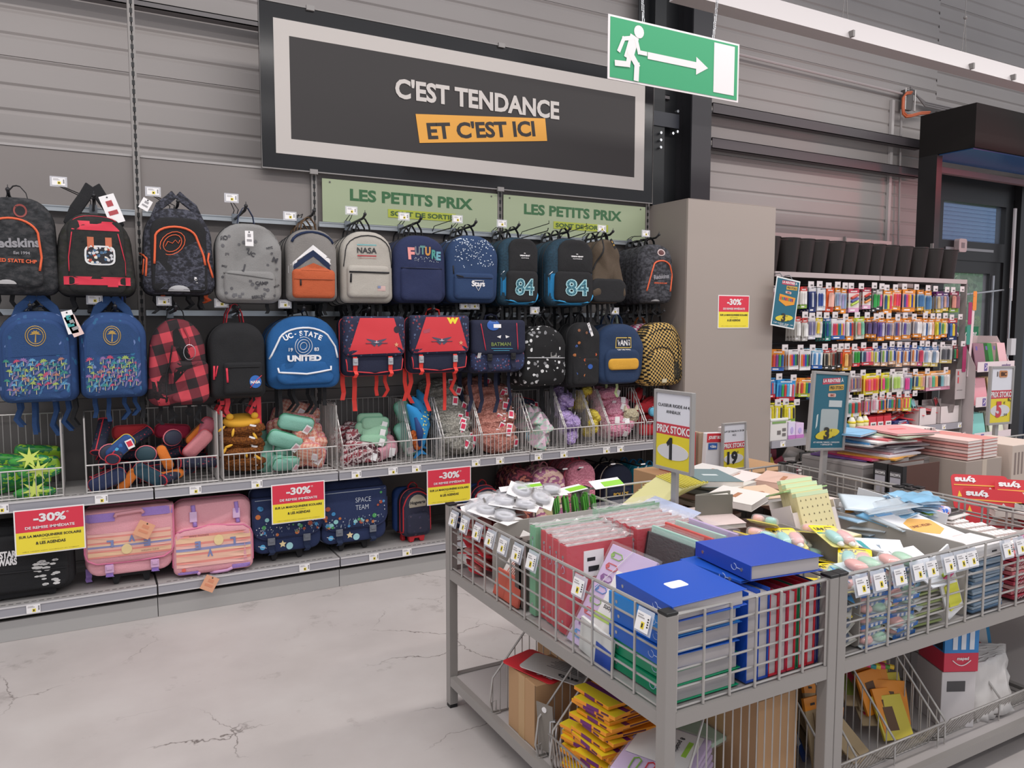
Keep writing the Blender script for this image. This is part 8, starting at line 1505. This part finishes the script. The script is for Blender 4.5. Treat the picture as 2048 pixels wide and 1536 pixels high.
# lavender folders and blue wrapped pack
for k in range(11):
    lv = k < 10; g = thing('divider_folder', ('topmost lavender folder with tab drawings and white sheet on the lower deck' if k == 9 else ('lavender folder beneath the topmost one on the lower deck' if k < 9 else 'mint green folder slanting behind the lavender ones')), 'folder', (1.50 if lv else 1.60, 1.765 if lv else 1.84, .14+.0205*k-(.03 if not lv else 0)), (.05, -.08, .25+.03*k if lv else .1), 'lavender folders underneath' if k < 9 else None)
    obj('cover', B().b2(-.15, .13, -.11, .11, 0, .016), mat('c6b2d6' if lv else 'a9c9b4', .45), g, bev=.003)
    obj('plastic_wrap', B().b2(-.155, .135, -.114, .114, -.001, .0185), crinkle(), g)
    if k == 9:
        obj('white_sheet', B().b2(-.06, .12, -.09, .10, .019, .0195), mat('e0dedc', .5), g)
        for j, c in enumerate(('3a7ac0', '5a2a7a', 'c43a40', '7fae48')): obj('tab_print', B().tube([(-.13+dx, -.085+.045*j+dy, .020) for dx, dy in ((0, -.01), (.05, -.012), (.06, 0), (.05, .012), (0, .01), (-.008, 0))], .0022, 4, True), mat(c, .5), g)
        text(g, '8 positions', .10, .02, (.04, -.03, .0205), INK, .02, plane='flat', rot=M.Rotation(PI, 3, 'Z')); obj('green_band', B().b2(.0, .08, -.07, -.055, .0196, .0202), mat('9ac84a', .5), g)
g = thing('wrapped_book', 'blue book in crumpled clear wrap under the lavender folders', 'book', (1.43, 1.66, .15), (.1, -.1, .5)); obj('cover', B().b2(-.09, .09, -.06, .06, 0, .03), mat('2a4ab0', .4), g, bev=.003); obj('plastic_wrap', B().b2(-.10, .10, -.07, .07, -.004, .036), crinkle(), g)
# ---- lower deck of the glue pack table: angled wire baskets ----
def side_x(lab, x, y0=1.585, y1=2.08, lo=.23, hi=.545, run=.30):
    g = thing('wire_basket', lab, 'wire basket', (x, y0, DZ)); L = y1-y0; lo -= DZ; hi -= DZ; n = 15
    wpan(g, [(0, 0, .03), (0, 0, lo), (0, run, hi), (0, L, hi), (0, L, .004), (0, .05, .004)], [((0, L*k/n, .004), (0, L*k/n, min(hi, lo+(hi-lo)*(L*k/n)/run))) for k in range(n+1)]); return g
for k, x in enumerate((2.04, 2.16, 2.36, 2.60, 2.64, 2.98)): side_x(['wire side at the post end of the right lower deck', 'wire side beside the kraft envelopes', 'wire side between kraft envelopes and highlighter cards', 'left one of two close wire sides by the blue box', 'right one of two close wire sides by the blue box', 'wire side right of the white sacks'][k], x)
for k, (xa, xc) in enumerate(((2.05, 2.60), (2.64, 3.27))):
    g = thing('wire_basket', ['slanting wire basket front before the kraft envelopes', 'slanting wire basket front before the white sacks'][k], 'wire basket', (xa, 1.585, DZ)); w = xc-xa; n = int(w/.022)
    wpan(g, [(0, .04, .003), (0, -.02, .105), (w, -.02, .105), (w, .04, .003)], [((w*j/n, .04, .003), (w*j/n, -.02, .107)) for j in range(n+1)])
KR = mat('a5906f', .8); OC2 = mat('de8a22', .45)
def envelope(lab, x, y, z, r_, w=.09, h=.26, grp=None, win=None, head=True):
    g = thing('kraft_pack', lab, 'pack', (x, y, z), r_, grp); obj('card', B().b2(-w/2, w/2, -.004, .004, 0, h), KR, g, bev=.0015)
    if head: obj('orange_head', B().b2(-w/2-.001, w/2+.001, -.005, .005, h*.84, h+.002), OC2, g)
    obj('hang_hole', B().b2(-.012, .012, -.0062, -.0052, h*.90, h*.93), INK, g); obj('perforation', B().b2(-w*.05, -w*.03, -.0052, -.004, h*.05, h*.8), mat('6a543a', .8), g)
    if win: obj('pen_window', B().b2(-w*.35, w*.35, -.0056, -.004, h*.2, h*.7), mat(win, .35), g)
    return g
for k, (x, y, z, r_) in enumerate(((2.09, 1.66, .15, (-.3, .12, .1)), (2.12, 1.70, .18, (-.35, .3, .2)), (2.22, 1.70, .14, (-.45, -.42, .1)), (2.26, 1.74, .15, (-.5, -.45, .0)), (2.20, 1.80, .16, (-.4, -.38, .2)), (2.07, 1.62, .145, (-.2, .35, .0)), (2.30, 1.66, .14, (-.5, -.5, .2)))):
    envelope(['kraft pack with orange head lowest by the post', 'kraft pack leaning behind the lowest one by the post', 'long kraft pack leaning left across the wire side', 'second long kraft pack leaning left across the wire side', 'kraft pack further back in the slanting row', 'kraft pack pressed to the wire side at the post', 'kraft pack sliding out over the basket front'][k], x, y, z, r_, .085, .34 if 1 < k < 5 else .24)
for k in range(6): g = thing('ruler_pack', 'white and blue pen or ruler leaning steeply by the post', 'ruler', (2.08+.012*k, 1.72+.015*k, .17), (-.2, .1-.45, .1), 'steep white pens by the post'); obj('body', B().b2(-.008, .008, -.003, .003, 0, .36), mat('b8bcc4', .35), g, bev=.001); obj('blue_cap', B().b2(-.009, .009, -.004, .004, .0, .06), mat('2a4a90', .4), g)
for k in range(9): envelope('kraft card with neon markers fanned in the middle basket' , 2.47+.02*math.sin(k*2), 1.72+.035*k, .19+.022*k, (-1.0+.05*k, .35*math.sin(k*1.3), -.5+.12*k), .13, .20, 'kraft cards with neon markers', ('d84a6a', 'c9b83a', '8a9a4a')[k % 3], k % 2 == 0)
for k in range(10): g = thing('highlighter', ['pink', 'orange', 'lime', 'red', 'magenta'][k % 5]+' highlighter tip row lying on the kraft cards, '+('upper' if k < 5 else 'lower')+' set', 'marker', (2.44+.026*(k % 5), 1.80-.02*(k//5), .455-.05*(k//5)-.006*(k % 5)), (0, .15, -.8)); obj('barrel', B().tube([(-.045, 0, 0), (.03, 0, 0), (.045, 0, 0)], [.008, .008, .004], 8), mat(('e0487a', 'e87a3a', 'b8cc3a', 'd83a3a', 'c83a8a')[k % 5], .35), g, True); obj('cap', B().cyl((.028, 0, 0), (.046, 0, 0), .0088, 8), mat(('3a9a9a', 'e8d03a', 'e0487a', '5a9a3a', 'e8c03a')[k % 5], .35), g)
for k in range(8): g = thing('orange_card', 'orange card pack slumped at the wires of the middle basket', 'pack', (2.50+.014*(k % 4), 1.66+.02*k, .16+.016*k), (-.6+.05*k, .1*math.sin(k), -.3+.2*math.sin(k*2)), 'orange card packs'); obj('card', B().b2(-.06, .06, 0, .012, 0, .15), OC2 if k % 3 else mat('c9b83a', .4), g, bev=.002); obj('print', B().b2(-.03, .01, -.001, 0, .03, .11), mat('5a3a1a', .5), g)
g = thing('display_box', 'blue and red box with three white pen drawings on the lower deck', 'box', (2.74, 1.66, .355), (0, 0, -.45)); obj('blue_box', B().b2(0, .13, 0, .16, .07, .20).b2(0, .003, .003, .157, .2, .201), mat('2f7fc0', .4), g, bev=.002); obj('red_base', B().b2(-.001, .131, -.001, .161, 0, .072), mat('c9304a', .4), g, bev=.002); obj('dark_side', B().b2(-.0022, -.001, .01, .15, .078, .19), mat('1c2038', .5), g)
for k in range(3): obj('pen_print', B().b2(.03+.032*k, .048+.032*k, -.002, -.001, .085, .165), mat('d4d8e0', .4), g); 
obj('smile_print', B().tube([(.03+.07*t/8, -.003, .045-.02*math.sin(PI*t/8)) for t in range(9)], .002, 4), WHITE, g); text(g, 'maped', .045, .016, (.07, -.003, .05), WHITE, .03)
g = thing('carton_support', 'white barcode carton under the blue and red box', 'box', (2.74, 1.665, DZ), (0, 0, -.45)); obj('box', B().b2(.0, .13, 0, .16, 0, .215), mat('c9c4c4', .5), g, bev=.002); obj('barcode', B().b2(.02, .09, -.001, 0, .14, .18), mat('4a484a', .5), g)
for k in range(4): g = thing('note_tray', ['green', 'orange', 'lime', 'amber'][k]+' edged tray layer on top of the blue box', 'tray', (2.80, 1.74, .562+.010*k), (.02, .03, -.35+.03*k)); obj('layer', B().b2(-.07, .07, -.05, .05, 0, .009), mat(('5a8a3a', 'd8923a', '8ab04a', 'e0a83a')[k], .5), g, bev=.001)
g = thing('framed_slate', 'white slate pack with a blue rounded border and red ring', 'slate', (3.07, 1.75, .27), (-.4, .12, -.35)); obj('blue_border', B().prism(rrect(.22, .26, .03, 5, 0, .13), 0, .006), mat('2a86b8', .45), g); obj('white_field', B().prism(rrect(.185, .225, .02, 5, 0, .13), -.002, 0), mat('c8c4c0', .5), g); obj('red_ring', B().tube([(.02+.045*math.cos(t*.4), -.004, .08+.018*math.sin(t*.4)) for t in range(16)], .003, 5, True), mat('b8303a', .5), g)
for k in range(7):
    g = thing('white_sack', 'white plastic sack standing at the right of the lower deck, '+['first', 'second', 'third', 'fourth', 'fifth', 'sixth', 'last'][k], 'sack', (2.99+.018*k, 1.60+.016*k, .145), (-.15, -.15+.05*k, -.2)); v = B(); n = 9
    for i in range(n+1):
        for j in range(n+1): v.v.append((-.09+.18*i/n, .020*noise.noise(V((i*.7+k*5, j*.5, k*2))), .22*j/n+.01*noise.noise(V((i, j, k)))))
    v.f = [(i*(n+1)+j, (i+1)*(n+1)+j, (i+1)*(n+1)+j+1, i*(n+1)+j+1) for i in range(n) for j in range(n)]; v.mi = [0]*len(v.f); o = obj('sack', v, mat('cfcbc8', .35), g, True); md = o.modifiers.new('thick', 'SOLIDIFY'); md.thickness = .006
for k in range(5): g = thing('striped_card', ['red', 'yellow', 'green', 'pink', 'white'][k]+' banded carton standing behind the basket wires', 'carton', (2.84+.024*k, 1.66+.01*k, .14), (-.12, 0, -.4)); obj('card', B().b2(0, .022, 0, .06, 0, .20), mat(('b8303a', 'd8c83a', '7aa03a', 'd85a8a', 'e0dcda')[k], .45), g, bev=.001); obj('label', B().b2(.003, .019, -.001, 0, .06, .12), WHITE, g)

# ---- give look-alikes in a heap or row a place of their own in their labels ----
ORD = ['first', 'second', 'third', 'fourth', 'fifth', 'sixth', 'seventh', 'eighth', 'ninth', 'tenth', 'eleventh', 'twelfth', 'thirteenth', 'fourteenth', 'fifteenth', 'sixteenth', 'seventeenth', 'eighteenth', 'nineteenth', 'twentieth']
bpy.context.view_layer.update()
SAME = {}
for o in SC.objects:
    if o.parent is None and o.get('category'): SAME.setdefault(o['label'], []).append(o)
for lab, L in SAME.items():
    if 2 <= len(L) <= 20 and len(lab.split()) <= 13:
        sp = [max(o.matrix_world.translation[a] for o in L)-min(o.matrix_world.translation[a] for o in L) for a in range(3)]
        ax = sp.index(max(sp)); L.sort(key=lambda o: o.matrix_world.translation[ax])
        for k, o in enumerate(L): o['label'] = lab+', '+ORD[k]+' '+('from left', 'from front', 'from below')[ax]
